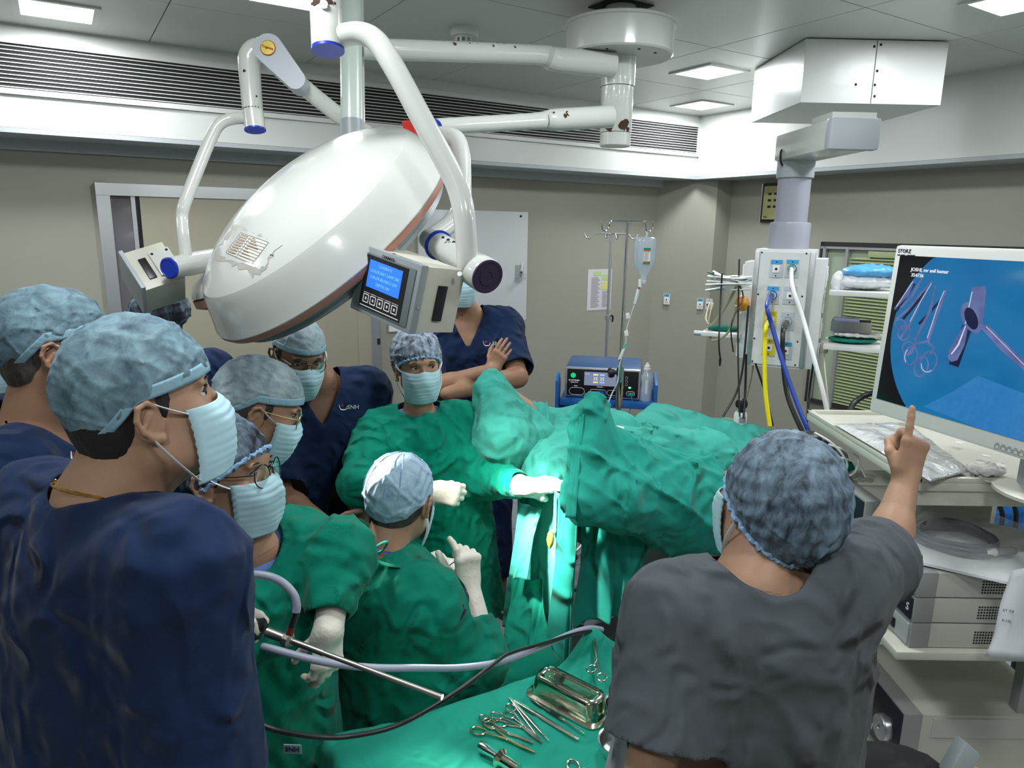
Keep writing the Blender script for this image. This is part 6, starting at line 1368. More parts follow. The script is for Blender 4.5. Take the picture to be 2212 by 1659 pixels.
for i in range(n_):
    a=2*PI*i/n_; u=math.cos(a)*Rr; v=math.sin(a)*Rr; du=(cxc-sc0)@Xm; dv=(cxc-sc0)@Ym
    uu=min(max(du+u,-sw),sw); vv=min(max(dv+v,-shh),shh); pts.append(sc0+Xm*uu+Ym*vv+Nm*.0014)
ctr_=sc0+Xm*((cxc-sc0)@Xm)+Ym*((cxc-sc0)@Ym)+Nm*.0014
meshobj('picture_field',[ctr_]+pts,[(0,1+i,1+(i+1)%n_) for i in range(n_)],E_blue,mo,False)
def clampm(p):
    q=p-sc0; return sc0+Xm*min(max(q@Xm,-sw+.001),sw-.001)+Ym*min(max(q@Ym,-shh+.001),shh-.001)+Nm*(q@Nm)
def poly(name,pp,m,off): 
    V=[clampm(onm(x,y,off)) for x,y in pp]; return meshobj(name,V,[tuple(range(len(V)))],m,mo,False)
def stroke(pp,w,off):
    pp=[np.array(p,float) for p in pp]; ww=w if hasattr(w,'__len__') else [w]*len(pp); L=[];R_=[]
    for i,p in enumerate(pp):
        d=pp[min(i+1,len(pp)-1)]-pp[max(0,i-1)]; d/=max(1e-6,np.hypot(*d)); n=np.array([-d[1],d[0]])*ww[i]/2; L.append(p+n); R_.append(p-n)
    V=[clampm(onm(*q,off)) for q in L+R_]; n=len(pp); return V,[(i,i+1,n+i+1,n+i) for i in range(n-1)]
def strokes(name,lst,m,off):
    mb=MB()
    for pp,w in lst: mb.add(*stroke(pp,w,off))
    return mb.build(name,m,mo,smooth=False)
poly('pictured_cloth',[(1995,878),(2060,845),(2112,812),(2160,830),(2212,850),(2300,890),(2300,1120),(2212,985),(2110,930)],E_lblue,.0017)
def ringpx(c,rx,ry,rot=0): 
    return [(c[0]+rx*math.cos(a)*math.cos(rot)-ry*math.sin(a)*math.sin(rot),c[1]+rx*math.cos(a)*math.sin(rot)+ry*math.sin(a)*math.cos(rot)) for a in np.linspace(0,2*PI,26)]
strokes('pictured_shadows',[([(1935,672),(1975,612)],7),([(1950,690),(2000,630)],6),([(1985,700),(2040,640)],5),([(2060,790),(2090,705)],22)],E_dk,.0019)
tools=[([(2044,625),(2030,660),(2004,738)],[5,8,6]),([(2020,618),(2010,670),(1975,735)],[3,6,6]),([(2014,607),(1990,650),(1965,700),(1945,730)],[3,5,6,5]),([(2010,610),(1960,670),(1935,690)],[3,6,4]),([(1975,605),(1960,635),(1932,668)],[4,7,4]),([(1992,600),(1970,640),(1945,665)],[4,6,4]),([(2002,738),(1978,742),(1960,768)],5),([(2004,738),(2018,752),(2010,765)],5)]
for c_,rx,ry in (((1953,719),13,16),((1967,768),14,20),((1962,752),12,14),((1990,792),14,22),((2006,782),17,24),((1945,700),12,10)): tools.append((ringpx(c_,rx,ry,.3),3.2))
strokes('pictured_clamps',tools,E_steel,.0021)
strokes('pictured_highlights',[([(2040,628),(2028,655),(2003,730)],1.6),([(2012,612),(1988,652),(1966,694)],1.4),([(1972,608),(1936,662)],1.6),(ringpx((2006,782),15,22,.3)[3:12],1.5),(ringpx((1967,768),12,18,.3)[8:16],1.5),([(2100,630),(2085,700)],2),([(2130,705),(2212,788)],1.5)],E_hi,.0023)['kind']='stuff'
poly('pictured_tube',[(2100,620),(2128,618),(2130,628),(2122,712),(2108,722),(2090,705)],E_steel,.0020)
poly('pictured_funnel',ringpx((2097,685),20,34,-.35),E_steel,.0022); poly('pictured_funnel_mouth',ringpx((2098,688),13,25,-.35),E_dk,.0024)
poly('pictured_handle',[(2122,700),(2136,702),(2180,748),(2260,820),(2252,835),(2160,755),(2122,712)],E_steel,.0021)
poly('pictured_cone',[(2085,698),(2092,700),(2084,745),(2068,778),(2055,782),(2047,772),(2052,752)],E_steel,.0023); strokes('pictured_cone_glint',[([(2086,704),(2070,745),(2055,765)],[2,4,3])],E_hi,.0026)
text('JOSHI, mr anil kumar',.0135,onm(1968,582,.0022),Xm,Ym,E_txt,mo,align='LEFT'); text('354736',.0135,onm(1968,594,.0022),Xm,Ym,E_txt,mo,align='LEFT')
text('STORZ',.014,mc-Xm*(wm/2-.012)+Ym*(hm/2-.016)+Nm*.0008,Xm,Ym,mat('navy_print',(.01,.012,.06),.5),mo,align='LEFT'); text('KARL STORZ — ENDOSKOPE',.0045,mc-Xm*(wm/2-.012)+Ym*(hm/2-.027)+Nm*.0008,Xm,Ym,MATS['navy_print'],mo,align='LEFT')
for i in range(7):
    c=onm(2150+15*i,1000-24+8*i,.001)-Ym*0; c=mc+Xm*((onm(2150+14*i,980,.001)-mc)@Xm)-Ym*(hm/2-.014)+Nm*.001; mb=MB(); 
    for sx in (-1,1): mb.box(c+Xm*.0055*sx,Xm*.0005,Ym*.005,Nm*.0004); mb.box(c+Ym*.005*sx,Xm*.0055,Ym*.0005,Nm*.0004)
    mb.box(c+Ym*.0085,Xm*.004,Ym*.0006,Nm*.0004); mb.build('control_button',M_ink,mo,smooth=False)
bs=np.array([mc[0]+.16,mc[1]-.01,1.302]); MB().lathe(bs,up,[(.125,0),(.125,.008),(.11,.012),(.001,.013)],40).build('stand_foot',M_tro,mo)
MB().box(bs+up*.07-X_*.03,X_*.02,Y_*.05,up*.07,bev=.006).build('stand_neck',M_lgrey,mo); MB().box(mc-Nm*.06-Ym*hm*.15,Xm*.08,Ym*.12,Nm*.02,bev=.006).build('rear_cover',M_dev,mo)
MB().box((bs+mc)/2-Nm*.055+up*.0,X_*.02,Y_*.04,up*abs(mc[2]-bs[2])*.5,bev=.004).build('stand_arm',M_lgrey,mo)
# things on the top shelf
M_pack=mat('crinkled_plastic',(.50,.51,.50),.16,bump=.9,bscale=30,var=.15,vscale=30,coat=.8)
c=Z(1935,965,1.33); a=Z(1800,915,1.32); b=Z(2010,1040,1.32); e=Z(2100,1018,1.32); f_=Z(1960,912,1.32)
def slabthing(name,label,cat,c4,h,m,seed=1,amp=.004,nu=30,z=None):
    g=np.random.default_rng(seed); ph=g.uniform(0,6,6); c4=[np.asarray(v,float) for v in c4]
    def f(u,v):
        s_=1 if v<=.5 else -1; vv=v*2 if v<=.5 else 2-v*2
        p=(c4[0]*(1-u)+c4[1]*u)*(1-vv)+(c4[3]*(1-u)+c4[2]*u)*vv; ed=min(u,1-u,vv,1-vv); k=min(1,ed*9)
        return p+up*(s_*h/2*k+(amp*(math.sin(u*17+ph[0]+3*math.sin(vv*9+ph[1]))+math.sin(vv*23+u*11+ph[2]))*k*.5 if s_>0 else 0))
    return tag(sheet(name,f,nu,nu*2-1,m,None,0),label,cat)
slabthing('plastic_package','flat grey item in crinkled clear plastic wrap on the top shelf of the trolley','package',[a,f_,e,b],.024,M_pack,3)
def lump(name,label,cat,c,r,m,seed,amp=.010,sc=30,h=.006,parent=None):
    c=np.asarray(c,float)
    o=sdfobj(name,lambda Pp: ell(Pp,c,r)-amp*wav(Pp,sc,seed,n=5)-amp*.4*wav(Pp,sc*2.2,seed+2,n=4),c-np.array(r)*1.6-.02,c+np.array(r)*1.6+.02,h,m,parent)
    return tag(o,label,cat) if parent is None else o
M_gauze=mat('white_gauze',(.72,.71,.69),.9,bump=.4,bscale=120); lump('gauze','crumpled white gauze on the top shelf of the trolley by the monitor','gauze',Z(2130,1014,1.325),(.055,.035,.020),M_gauze,4,h=.004)
for i,(x,y) in enumerate(((2072,957),(2130,985))):
    MB().lathe(Z(x,y,1.316),up,[(.011,0),(.011,.0015),(.008,.002)],18).build('screw_cap',M_whp,mo)
t=thing('white_cable','thin white cable lying on the top shelf near the gauze','cable',Z(2170,1035,1.31)); rod(t,'cord',[Z(2090,1005,1.308),Z(2110,1030,1.308),Z(2150,1043,1.308),Z(2212,1038,1.308)],.0028,mat('beige_cord2',(.5,.48,.42),.5))
# video units
def unit(name,label,x0,x1,y0,y1,z0,z1,face,parent=None,vent=True,n=1,cat='video unit'):
    t=thing(name,label,cat,((x0+x1)/2,(y0+y1)/2,z0)); c=np.array([(x0+x1)/2+.01,(y0+y1)/2,(z0+z1)/2])
    MB().box(c+X_*.02,X_*((x1-x0)/2-.03),Y_*(y1-y0)/2,up*(z1-z0)/2,bev=.003).build('case',M_dev,t)
    MB().box((x0+.035,c[1],c[2]),X_*.025,Y_*((y1-y0)/2+.001),up*((z1-z0)/2+.001),bev=.003).build('front_bezel',M_devd,t)
    MB().box((x0+.0085,c[1],c[2]),X_*.003,Y_*((y1-y0)/2-.006),up*((z1-z0)/2-.005),bev=.001).build('front_face',face,t)
    if vent:
        mb=MB(); hh=(z1-z0)-.022
        nx,nz=int((x1-x0)*.52/.0072),max(4,int(hh/.0078))
        for i in range(nx):
            for k in range(nz): mb.box((x1-.03-.0072*i,y0-.0004,z0+.011+.0078*(k+.5)),X_*.0021,Y_*.0005,up*.0021)
        o=mb.build('vent_holes',M_dark,t,smooth=False); o['kind']='stuff'
    return t
u1=unit('video_unit','bottom unit of the stack of three perforated units on the middle shelf',1.04,1.45,1.67,1.97,.862,.930,M_facel)
u2=unit('video_unit','middle unit of the stack of three perforated units, dark stripe on its front',1.04,1.45,1.67,1.97,.934,1.002,M_face)
u3=unit('video_unit','top unit of the stack of three, under the bagged cable',1.04,1.45,1.67,1.97,1.006,1.074,M_facel)
MB().box((1.044,1.78,.892),X_*.004,Y_*.045,up*.013,bev=.002).build('socket_strip',M_black,u1); MB().box((1.042,1.74,.968),X_*.003,Y_*.014,up*.008,bev=.001).build('usb_port',M_whp,u2); text('S',.03,(1.044,1.69,.968),-Y_,up,M_whp,u2)
MB().box((1.02,1.81,1.045),X_*.03,Y_*.035,up*.014,bev=.004).build('camera_plug',M_black,u3); MB().box((1.02,1.84,.972),X_*.03,Y_*.018,up*.006,bev=.002).build('camera_plug',M_black,u2)
u4=unit('light_source','far video unit with dark display front and green light, behind the pointing arm',1.05,1.44,1.99,2.28,.985,1.14,M_face,vent=False)
u5=unit('light_source','plain unit under the far dark-fronted video unit',1.05,1.44,1.99,2.28,.862,.982,M_facel,vent=False)
M_greenl=mat('green_led',(.1,.9,.2),.4,emit=2); M_lime=mat('lime_sticker',(.25,.6,.1),.5)
MB().box((1.056,2.03,.93),X_*.002,Y_*.003,up*.002).build('green_led',M_greenl,u5,smooth=False)
for k,(y,z) in enumerate(((2.22,1.005),(2.25,1.01),(2.30,1.01))): MB().box((1.057,y-.1,z),X_*.002,Y_*.008,up*.011,bev=.001).build('front_button',M_lime if k==0 else M_whp,u4)
text('20 CAMERA',.012,(1.057,2.05,1.125),-Y_,up,M_whp,u4); text('TELECAM',.010,(1.057,2.22,1.125),-Y_,up,M_whp,u4)
MB().box((1.17,2.17,1.1415),X_*.06,Y_*.045,up*.0008).build('paper_label',M_stick,u4,smooth=False)
# big light source below
lx0,lx1,ly0,ly1,lz0,lz1=1.11,1.58,1.75,2.10,.415,.60
u6=unit('insufflator','big cream unit with round silver dial on the lower shelf',lx0,lx1,ly0,ly1,lz0,lz1,M_face,vent=False)
MB().box((lx0+.012,(ly0+ly1)/2,lz0+.045),X_*.004,Y_*((ly1-ly0)/2-.008),up*.04,bev=.001).build('lower_face',M_facel,u6)
MB().lathe((lx0+.010,1.825,lz0+.085),-X_,[(.040,0),(.040,.018),(.036,.024),(.010,.024),(.009,.020),(.001,.020)],32).build('dial',mat('brushed_alu',(.45,.46,.48),.3,metal=.9),u6)
for y in (1.93,1.90,1.86): MB().box((lx0+.007,y,lz0+.035),X_*.002,Y_*.010,up*.010,bev=.001).build('front_button',M_whp,u6)
for y in (1.985,1.965): MB().box((lx0+.007,y,lz0+.05),X_*.002,Y_*.007,up*.016,bev=.001).build('front_button',M_lime,u6)
MB().lathe((lx0+.009,1.80,lz0+.02),-X_,[(.007,0),(.007,.006),(.004,.007)],14).build('port',M_steel,u6); text('20 134020',.011,(lx0+.008,1.79,lz1-.022),-Y_,up,M_whp,u6)
MB().box(((lx0+lx1)/2+.03,ly0-.002,lz1-.04),X_*((lx1-lx0)/2-.06),Y_*.002,up*.03).build('side_panel',M_dev,u6,smooth=False)
# cable coil in a bag on the stack
bag=slabthing('plastic_bag','clear plastic bag holding a coiled grey cable on top of the unit stack','bag',[Z(1905,1195,1.10),Z(2000,1085,1.10),Z(2300,1150,1.10),Z(2200,1262,1.10)],.045,mat('clear_bag',(.8,.82,.84),.12,alpha=.22,bump=.6,bscale=16,coat=.5),9,amp=.006,nu=36)
slabthing('white_sheet','white sheet lying under the bagged cable on the unit stack','sheet',[Z(1925,1205,1.08),Z(2005,1105,1.08),Z(2300,1160,1.08),Z(2200,1268,1.08)],.004,mat('white_paper2',(.6,.61,.62),.6),10,amp=.002,nu=16)
cc_=Z(2065,1162,1.10); t=thing('coiled_cable','coiled grey light cable inside the clear bag','cable',cc_); pts=[]
for i in range(90):
    a=2*PI*i/26; r=.098+.006*math.sin(i*.7)-.004*(i//26); pts.append(cc_+np.array([math.cos(a)*r*1.0,math.sin(a)*r*.95,-.012+.009*(i/26)]))
rod(t,'cable',pts,.0075,mat('dark_grey_cable',(.09,.10,.13),.4),k=2,n=10); MB().cyl(cc_+np.array([.05,-.085,.0]),cc_+np.array([.11,-.075,.0]),.011,n=14).build('plug',M_greyp,t); MB().cyl(cc_+np.array([.02,-.09,.0]),cc_+np.array([.05,-.085,.0]),.012,n=14).build('tape',M_whp,t)
# white paper under the bag and hanging sheet
quad_sheet('paper_sheet','printed white paper hanging in plastic at the right edge',[P(2185,1235,1.72),P(2290,1200,1.6),P(2290,1440,1.6),P(2130,1418,1.72)],12,12,mat('white_paper',(.55,.56,.58),.6),amp=.003,seed=3,cat='paper')
lines=bpy.data.objects['paper_sheet']
for i,tx in enumerate(('IIT PACKAGE','B-HLY 1500/50')): text(tx,.010,P(2196,1322+22*i,1.685),(.95,-.25,0),up,M_ink,lines)
# blue gown cloth hanging behind the trolley and stand pole
curtain('blue_cloth','bright blue cloth hanging behind the trolley at the right',[P(2100,1075,2.9),P(2150,1075,2.85),P(2230,1080,2.8)],[P(2095,1150,2.9),P(2150,1165,2.85),P(2240,1170,2.8)],1.5,.02,cloth('blue_hanging_cloth',(.02,.14,.45)),91,n=40,nv=14,cat='cloth')
t=thing('floor_stand','black pole of a stand on the floor at the right edge','stand',Z(2180,1500,0)); rod(t,'pole',[Z(2180,1495,0.0),Z(2180,1495,0.0)+up*.72],.012,M_black); MB().box(Z(2180,1495,0.02),X_*.15,Y_*.02,up*.02,bev=.005).build('foot',M_black,t)
for i,(pts) in enumerate(([(2150,1075),(2165,1110),(2160,1150)],[(2185,1075),(2195,1110),(2192,1150)],[(2105,1415),(2140,1425),(2150,1460)])):
    t=thing('cable',('black cable hanging behind the top shelf, left one','black cable hanging behind the top shelf at the right edge','thin black cable behind the lower cream unit')[i],'cable',P(pts[0][0],pts[0][1],2.5)); rod(t,'cord',[P(x,y,2.5) for x,y in pts],.008 if i<2 else .004,M_black)
# black bag and grey handle at the bottom right
c=P(1925,1690,1.42); lump('black_bag','black bag at the bottom edge beneath the lower cream unit','bag',c,(.13,.10,.055),mat('black_cloth',(.006,.006,.007),.6),5,amp=.004,h=.01)
t=thing('handset','dark grey plastic handset sticking up at the bottom right corner','handset',P(2075,1640,1.4)); a=P(2052,1680,1.38); b=P(2092,1608,1.40); d=nrm(b-a); MB().box((a+b)/2,d*np.linalg.norm(b-a)/2,nrm(np.cross(d,cf))*.019,cf*.018,bev=.006).build('grip',M_greyp,t); MB().cyl(P(2085,1650,1.4),P(2110,1665,1.4),.006,n=10).build('orange_lead',mat('orange_lead',(.8,.25,.02),.4),t)
# clutter behind the top shelf
for i,(x,y,rx) in enumerate(((1745,955,.05),(1775,975,.045),(1800,990,.05))): lump('cable_bundle',('tangle of black cables and boxes behind the head of the woman in grey','small black device half hidden behind the trolley shelf','dark grey device under the top shelf beside the bouffant net')[i],'equipment',P(x,y,2.35),(rx,.05,.04),M_black if i<2 else M_greyp,20+i,h=.008,amp=.006)
lump('green_cloth','small bunched green cloth under the top shelf of the trolley','cloth',P(1818,1008,2.3),(.045,.03,.03),M_green,31,h=.006)
for i,(pts) in enumerate(([(1760,935),(1800,960),(1830,1000),(1820,1030)],[(1790,960),(1850,985),(1850,1015),(1835,1028)],[(1870,1030),(1850,1000),(1800,985)])):
    t=thing('white_cable',('white cable looping behind the trolley shelf, uppermost','white cable looping behind the trolley shelf, middle one','white cable looping behind the trolley shelf, lowest')[i],'cable',P(*pts[0],2.25)); rod(t,'cord',[P(x,y,2.25) for x,y in pts],.0035,M_whp)
t=thing('black_hose','thick black hose arching behind the monitor to the wall','hose',P(1850,860,2.9)); rod(t,'tube',[P(1835,893,2.7),P(1845,870,2.75),P(1875,852,2.75),P(1915,846,2.7)],.011,M_black)
t=thing('white_cable','two thin white leads left of the monitor foot','cable',P(1890,850,2.4)); rod(t,'cord',[P(1882,893,2.5),P(1895,855,2.5),P(1908,820,2.5)],.003,M_whp); rod(t,'cord',[P(1895,893,2.5),P(1905,860,2.5),P(1912,840,2.5)],.003,M_whp)
t=thing('blue_bottle','small blue bottle half hidden by the monitor frame','bottle',P(1915,880,2.3)); MB().lathe(P(1914,893,2.35),up,[(.016,0),(.016,.03),(.008,.037),(.008,.045)],16).build('bottle',mat('blue_bottle_plastic',(.05,.18,.35),.3),t)
# things on the service head shelves and around it
s0=ctr+Xs*(hw+.19); z0=P(1800,632,2.9)[2]+.010
lump('wrapped_gown','bright blue folded gown in clear plastic on the upper pendant shelf','package',s0+up*(z0+.075)+Xs*.015,(.115,.09,.032),mat('bright_blue_gown',(.08,.36,.68),.4,coat=.5),40,h=.008,amp=.006)
lump('plastic_package','white padded pack under the blue gown on the upper pendant shelf','package',s0+up*(z0+.035),(.12,.095,.035),mat('white_wrap',(.68,.70,.72),.3,coat=.5),41,h=.008,amp=.006)
lump('plastic_package','crumpled clear wrap at the left of the upper pendant shelf','package',s0-Xs*.10+up*(z0+.03)+Ns*.06,(.03,.03,.05),mat('white_wrap',(.68,.70,.72),.3),42,h=.006,amp=.008)
z1=P(1800,752,2.9)[2]+.010
c=s0+up*(z1+.07)-Xs*.03; t=thing('steel_dish','steel dish with packets on the lower pendant shelf','dish',c); mb=MB()
for (a,b,ha,hb) in ((0,-.05,.075,.002),(0,.05,.075,.002)): mb.box(c+Ns*b,Xs*.075,Ns*.002,up*.022)
mb.box(c-Xs*.075,Xs*.002,Ns*.05,up*.022); mb.box(c+Xs*.075,Xs*.002,Ns*.05,up*.022); mb.box(c-up*.021,Xs*.075,Ns*.05,up*.002); mb.build('dish',M_steel,t,smooth=False)
MB().box(c+up*.022-Xs*.02,Xs*.05,Ns*.04,up*.010,bev=.004).build('packet',mat('printed_packet',(.20,.22,.36),.4),t)
lump('green_towel','folded green towels on the lower pendant shelf','towel',s0+up*(z1+.014)-Xs*.02,(.10,.08,.014),M_green,43,h=.007,amp=.003)
lump('instrument_pack','clear pouches of instruments lying between the dish and the green towels','package',s0+up*(z1+.036),(.115,.08,.012),MATS['crinkled_plastic'],44,h=.007,amp=.004)
lump('green_towel','small green towel on the left pendant shelf','towel',cl+up*.020,(.075,.06,.014),M_green,45,h=.007,amp=.003)
# bundle of gloves/tubing packs hanging at the left
gb=P(1583,610,2.95); t=thing('tubing_packs','bundle of white plastic tubing packs sticking out left of the service head','packages',gb); g=np.random.default_rng(3)
for i in range(16):
    a=gb+Xs*.075+np.array([0,0,g.uniform(-.03,.03)]); e=gb-Xs*(.07+g.uniform(0,.03))+np.array([g.uniform(-.02,.02),g.uniform(-.04,.04),g.uniform(-.045,.05)]); MB().tube([a,(a+e)/2+up*g.uniform(-.01,.01),e],[.008,.012,.014],6,smoothn=3,flat=.35).build('pack',[MATS['white_wrap'],M_whp,M_whp,mat('green_stripe_wrap',(.03,.14,.08),.4)][i%4 if i%4<3 or i%8==7 else 0],t)
lump('suction_regulator','orange regulator cup behind the tubing packs','regulator',P(1603,655,3.0),(.030,.03,.035),mat('orange_plastic',(.62,.25,.02),.35),50,h=.006,amp=.002)
for i,(pts,r_,lab) in enumerate((([(1533,655),(1525,690),(1540,700),(1575,650),(1600,600)],.006,'pale rubber tube drooping from the wall outlet to the service head'),([(1540,655),(1530,700),(1540,735),(1575,715),(1590,660)],.005,'clear yellowish tube looping lower under the outlets'),([(1598,905),(1615,850),(1628,780),(1630,700)],.004,'thin yellowish tube behind the black cables under the service head'))):
    t=thing('rubber_tube',lab,'tube',P(*pts[0],3.3)); rod(t,'tube',[P(x,y,3.35-.1*k) for k,(x,y) in enumerate(pts)],r_,mat('yellowed_tube',(.45,.42,.26),.35))
t=thing('wall_vacuum_jar','white jar with black bulb standing behind the drapes under the service head','jar',P(1598,900,3.1)); c=P(1598,918,3.1); MB().lathe(c,up,[(.028,0),(.028,.05),(.024,.058)],20).build('jar',M_whp,t); MB().lathe(c+up*.058,up,[(.012,0),(.010,.012),(.024,.024),(.027,.040),(.020,.056),(.001,.062)],20).build('bulb',M_black,t); MB().box(c+up*.03-Y_*.028,X_*.014,Y_*.001,up*.014).build('label',mat('jar_label',(.3,.3,.3),.6),t,smooth=False)
# sink or shelf under wall outlets
c=R(.02,.10,1.22)
# ================================================================ drip stands, bottle, generator
def drip(label,base,topz,hooks,m,d):
    t=thing('drip_stand',label,'stand',base); b=np.array(base)*np.array([1,1,0])
    MB().cyl(b+up*.10,b+up*1.12,.0125 if d<3.4 else .014,n=16).build('lower_pole',m,t); MB().cyl(b+up*1.12,b+up*topz,.0085,n=14).build('upper_pole',m,t)
    for i in range(5):
        a=2*PI*i/5+.3; e=b+np.array([math.cos(a)*.28,math.sin(a)*.28,.05]); MB().tube([b+up*.11,e],.011,8).build('leg',m,t); MB().lathe(e-up*.025-np.array([0,.01,0]),(0,1,0),[(.022,0),(.022,.02)],12).build('castor',M_black,t)
    return t,b
q=P(1345,700,3.35); tp=P(1352,478,3.35); ds,b=drip('chrome drip stand with the saline bottle, black clamp knob on its pole',(q[0],q[1],0),tp[2],None,M_chrome,3.35)
hk=nrm((1,.1,0)); c=b+up*tp[2]
for s_ in (-1,1): rod(ds,'hook',[c,c+hk*.055*s_,c+hk*.080*s_-up*.004,c+hk*.088*s_-up*.035,c+hk*.104*s_-up*.045,c+hk*.118*s_-up*.03,c+hk*.122*s_-up*.002],.0042,M_chrome,k=5,n=10)
kz=P(1330,812,3.32)[2]; MB().lathe(b+up*(kz-.0),-hk,[(.009,0),(.009,.03),(.022,.032),(.026,.045),(.022,.058),(.004,.06)],10).build('clamp_knob',M_black,ds); MB().cyl(b+up*(kz-.16),b+up*(kz+.03),.0185,n=20).build('clamp_sleeve',M_chrome,ds)
q=P(1312,700,4.12); tp=P(1318,505,4.12); d2,b2=drip('dull empty drip stand farther back near the wall',(q[0],q[1],0),tp[2],None,M_alu,3.7); c=b2+up*tp[2]
for a in (0,1.57,3.14,4.71): dv=np.array([math.cos(a+.1),math.sin(a+.1),0]); rod(d2,'hook',[c,c+dv*.09,c+dv*.12-up*.025,c+dv*.145-up*.02,c+dv*.155+up*.002],.004,M_alu,k=5,n=8)
z_=P(1312,680,4.12)[2]; MB().cyl(b2+up*(z_-.03),b2+up*(z_+.0),.017,n=14).build('sleeve',M_alu,d2); rod(d2,'lever',[b2+up*(z_-.01),b2+np.array([.028,0,z_-.005]),b2+np.array([.028,0,z_-.04])],.005,M_dark,n=8)
# bottle
M_pl=mat('saline_plastic',(.70,.78,.86),.12,trans=.35,alpha=.75,coat=.4,ior=1.3); bt=P(1390,600,3.35); bq=P(1397,512,3.35)
sb=thing('saline_bottle','hanging saline bottle with green and orange label on the drip stand','bottle',bt); dv=np.array([0,0,1.])
def flat_lathe(o,prof,kx=1,ky=.6,n=32):
    mb=MB(); V=[];F=[]
    for r,h in prof:
        for k in range(n): a=2*PI*k/n; e=.75; ca,sa=math.cos(a),math.sin(a); V.append(o+np.array([r*kx*abs(ca)**e*np.sign(ca),r*ky*abs(sa)**e*np.sign(sa),h]))
    for i in range(len(prof)-1):
        for k in range(n): F.append((i*n+k,i*n+(k+1)%n,(i+1)*n+(k+1)%n,(i+1)*n+k))
    F.append(tuple(range(n))[::-1]); F.append(tuple((len(prof)-1)*n+k for k in range(n))); mb.add(V,F); return mb
o_=np.array([bt[0],bt[1],bt[2]]); hB=P(1393,512,3.35)[2]-o_[2]
flat_lathe(o_,[(.012,-.018),(.014,0),(.016,.012),(.044,.05),(.050,.075),(.052,hB*.5),(.053,hB-.025),(.047,hB-.006),(.036,hB)],1,.62).build('bottle',M_pl,sb)
MB().lathe(o_-up*.03,up,[(.011,0),(.014,.004),(.014,.014),(.010,.018)],18).build('neck_cap',mat('white_translucent',(.7,.74,.76),.3,alpha=.9),sb)
flat_lathe(o_,[(.038,.05),(.046,.075),(.0485,hB*.5),(.049,hB-.045),(.001,hB-.044)],1,.6).build('saline',mat('saline_water',(.75,.85,.95),.05,trans=.8,alpha=.45,ior=1.2),sb)
rod(sb,'hanger',[o_+up*(hB),o_+up*(hB+.012)+hk*.006,o_+up*(hB+.035),P(1395,492,3.35)],.0035,M_whp,k=4,n=8)
MB().box(o_+np.array([.004,-.034,hB*.55]),X_*.016,Y_*.001,up*.036).build('label',M_whp,sb,smooth=False); M_gl=mat('label_green',(.01,.25,.14),.5); M_ol=mat('label_orange',(.7,.2,.04),.5)
for z,h,m in ((.031,.005,M_gl),(.022,.003,M_ol),(-.028,.003,M_ol),(-.034,.004,M_gl)): MB().box(o_+np.array([.004,-.0355,hB*.55+z]),X_*.016,Y_*.001,up*h).build('label_band',m,sb,smooth=False)
mb=MB()
for i in range(9): mb.box(o_+np.array([.003-.002*(i%3),-.0355,hB*.55+.014-.0042*i]),X_*(.010-.002*(i%2)),Y_*.0006,up*.0006)
k_=mb.build('label_print',M_ink,sb,smooth=False); k_['kind']='stuff'
dl=thing('drip_line','clear drip line with white clips running down from the saline bottle','tube',P(1360,680,3.33))
MB().cyl(P(1382,603,3.33),P(1382,622,3.33),.008,n=14).build('spike',M_whp,dl); MB().lathe(P(1381,622,3.32),-cf,[(.006,0),(.005,.004)],12).build('red_cap',mat('bright_red',(.6,.02,.02),.4),dl)
MB().cyl(P(1379,625,3.33),P(1371,657,3.32),.0085,.0075,n=14).build('drip_chamber',M_pl,dl)
rod(dl,'line',[P(1370,658,3.32),P(1360,690,3.31),P(1353,715,3.30),P(1352,740,3.30),P(1345,765,3.28),P(1338,790,3.27),P(1334,825,3.25),P(1322,850,3.0),P(1312,875,2.95)],.0026,M_pl,k=5,n=8)
for (x,y) in ((1356,682),(1353,720)): MB().box(P(x,y,3.29),nrm((1,0,.3))*.009,Y_*.003,nrm((-.2,0,1))*.013,bev=.002).build('clip',M_whp,dl)
MB().box(P(1342,765,3.25),nrm((1,0,.4))*.007,Y_*.006,nrm((.35,0,1))*.026,bev=.004).build('roller_clamp',M_whp,dl); MB().cyl(P(1347,752,3.25),P(1350,742,3.25),.005,n=8).build('teal_tip',mat('teal_plastic',(.05,.45,.35),.4),dl)
# generator trolley
gx=nrm((.985,-.17,0)); gy=np.array([-gx[1],gx[0],0]); g0=P(1300,862,3.55)
M_gb=mat('generator_blue',(.02,.085,.24),.3); M_tb=mat('trolley_blue',(.02,.14,.45),.35); M_sil=mat('silver_bezel',(.50,.51,.53),.3,metal=.5)
ge=thing('electrosurgical_unit','blue electrosurgical generator with silver bezel and touch display showing 35','medical unit',g0)
gz=g0[2]+.006; gc=np.array([g0[0],g0[1],0])-gx*.0; wG,hG,dG=.190,.078,.17
fr=gc+up*(gz+hG)
MB().box(fr+gy*(dG+.0),gx*wG,gy*dG,up*(hG-.002),bev=.018).build('case',M_gb,ge); MB().box(fr-gy*.004,gx*wG*.985,gy*.014,up*hG*.97,bev=.012).build('bezel',M_sil,ge); MB().box(fr-gy*.018,gx*wG*.925,gy*.003,up*hG*.86,bev=.003).build('front_panel',M_black,ge)
ff=fr-gy*.0215
M_scr=emis('generator_screen',(.20,.24,.36),1); 
MB().box(ff+gx*.0+up*.022-gx*.012,gx*.078,gy*.0008,up*.034).build('display',M_scr,ge,smooth=False); E_w=emis('generator_white',(.85,.88,.9),1)
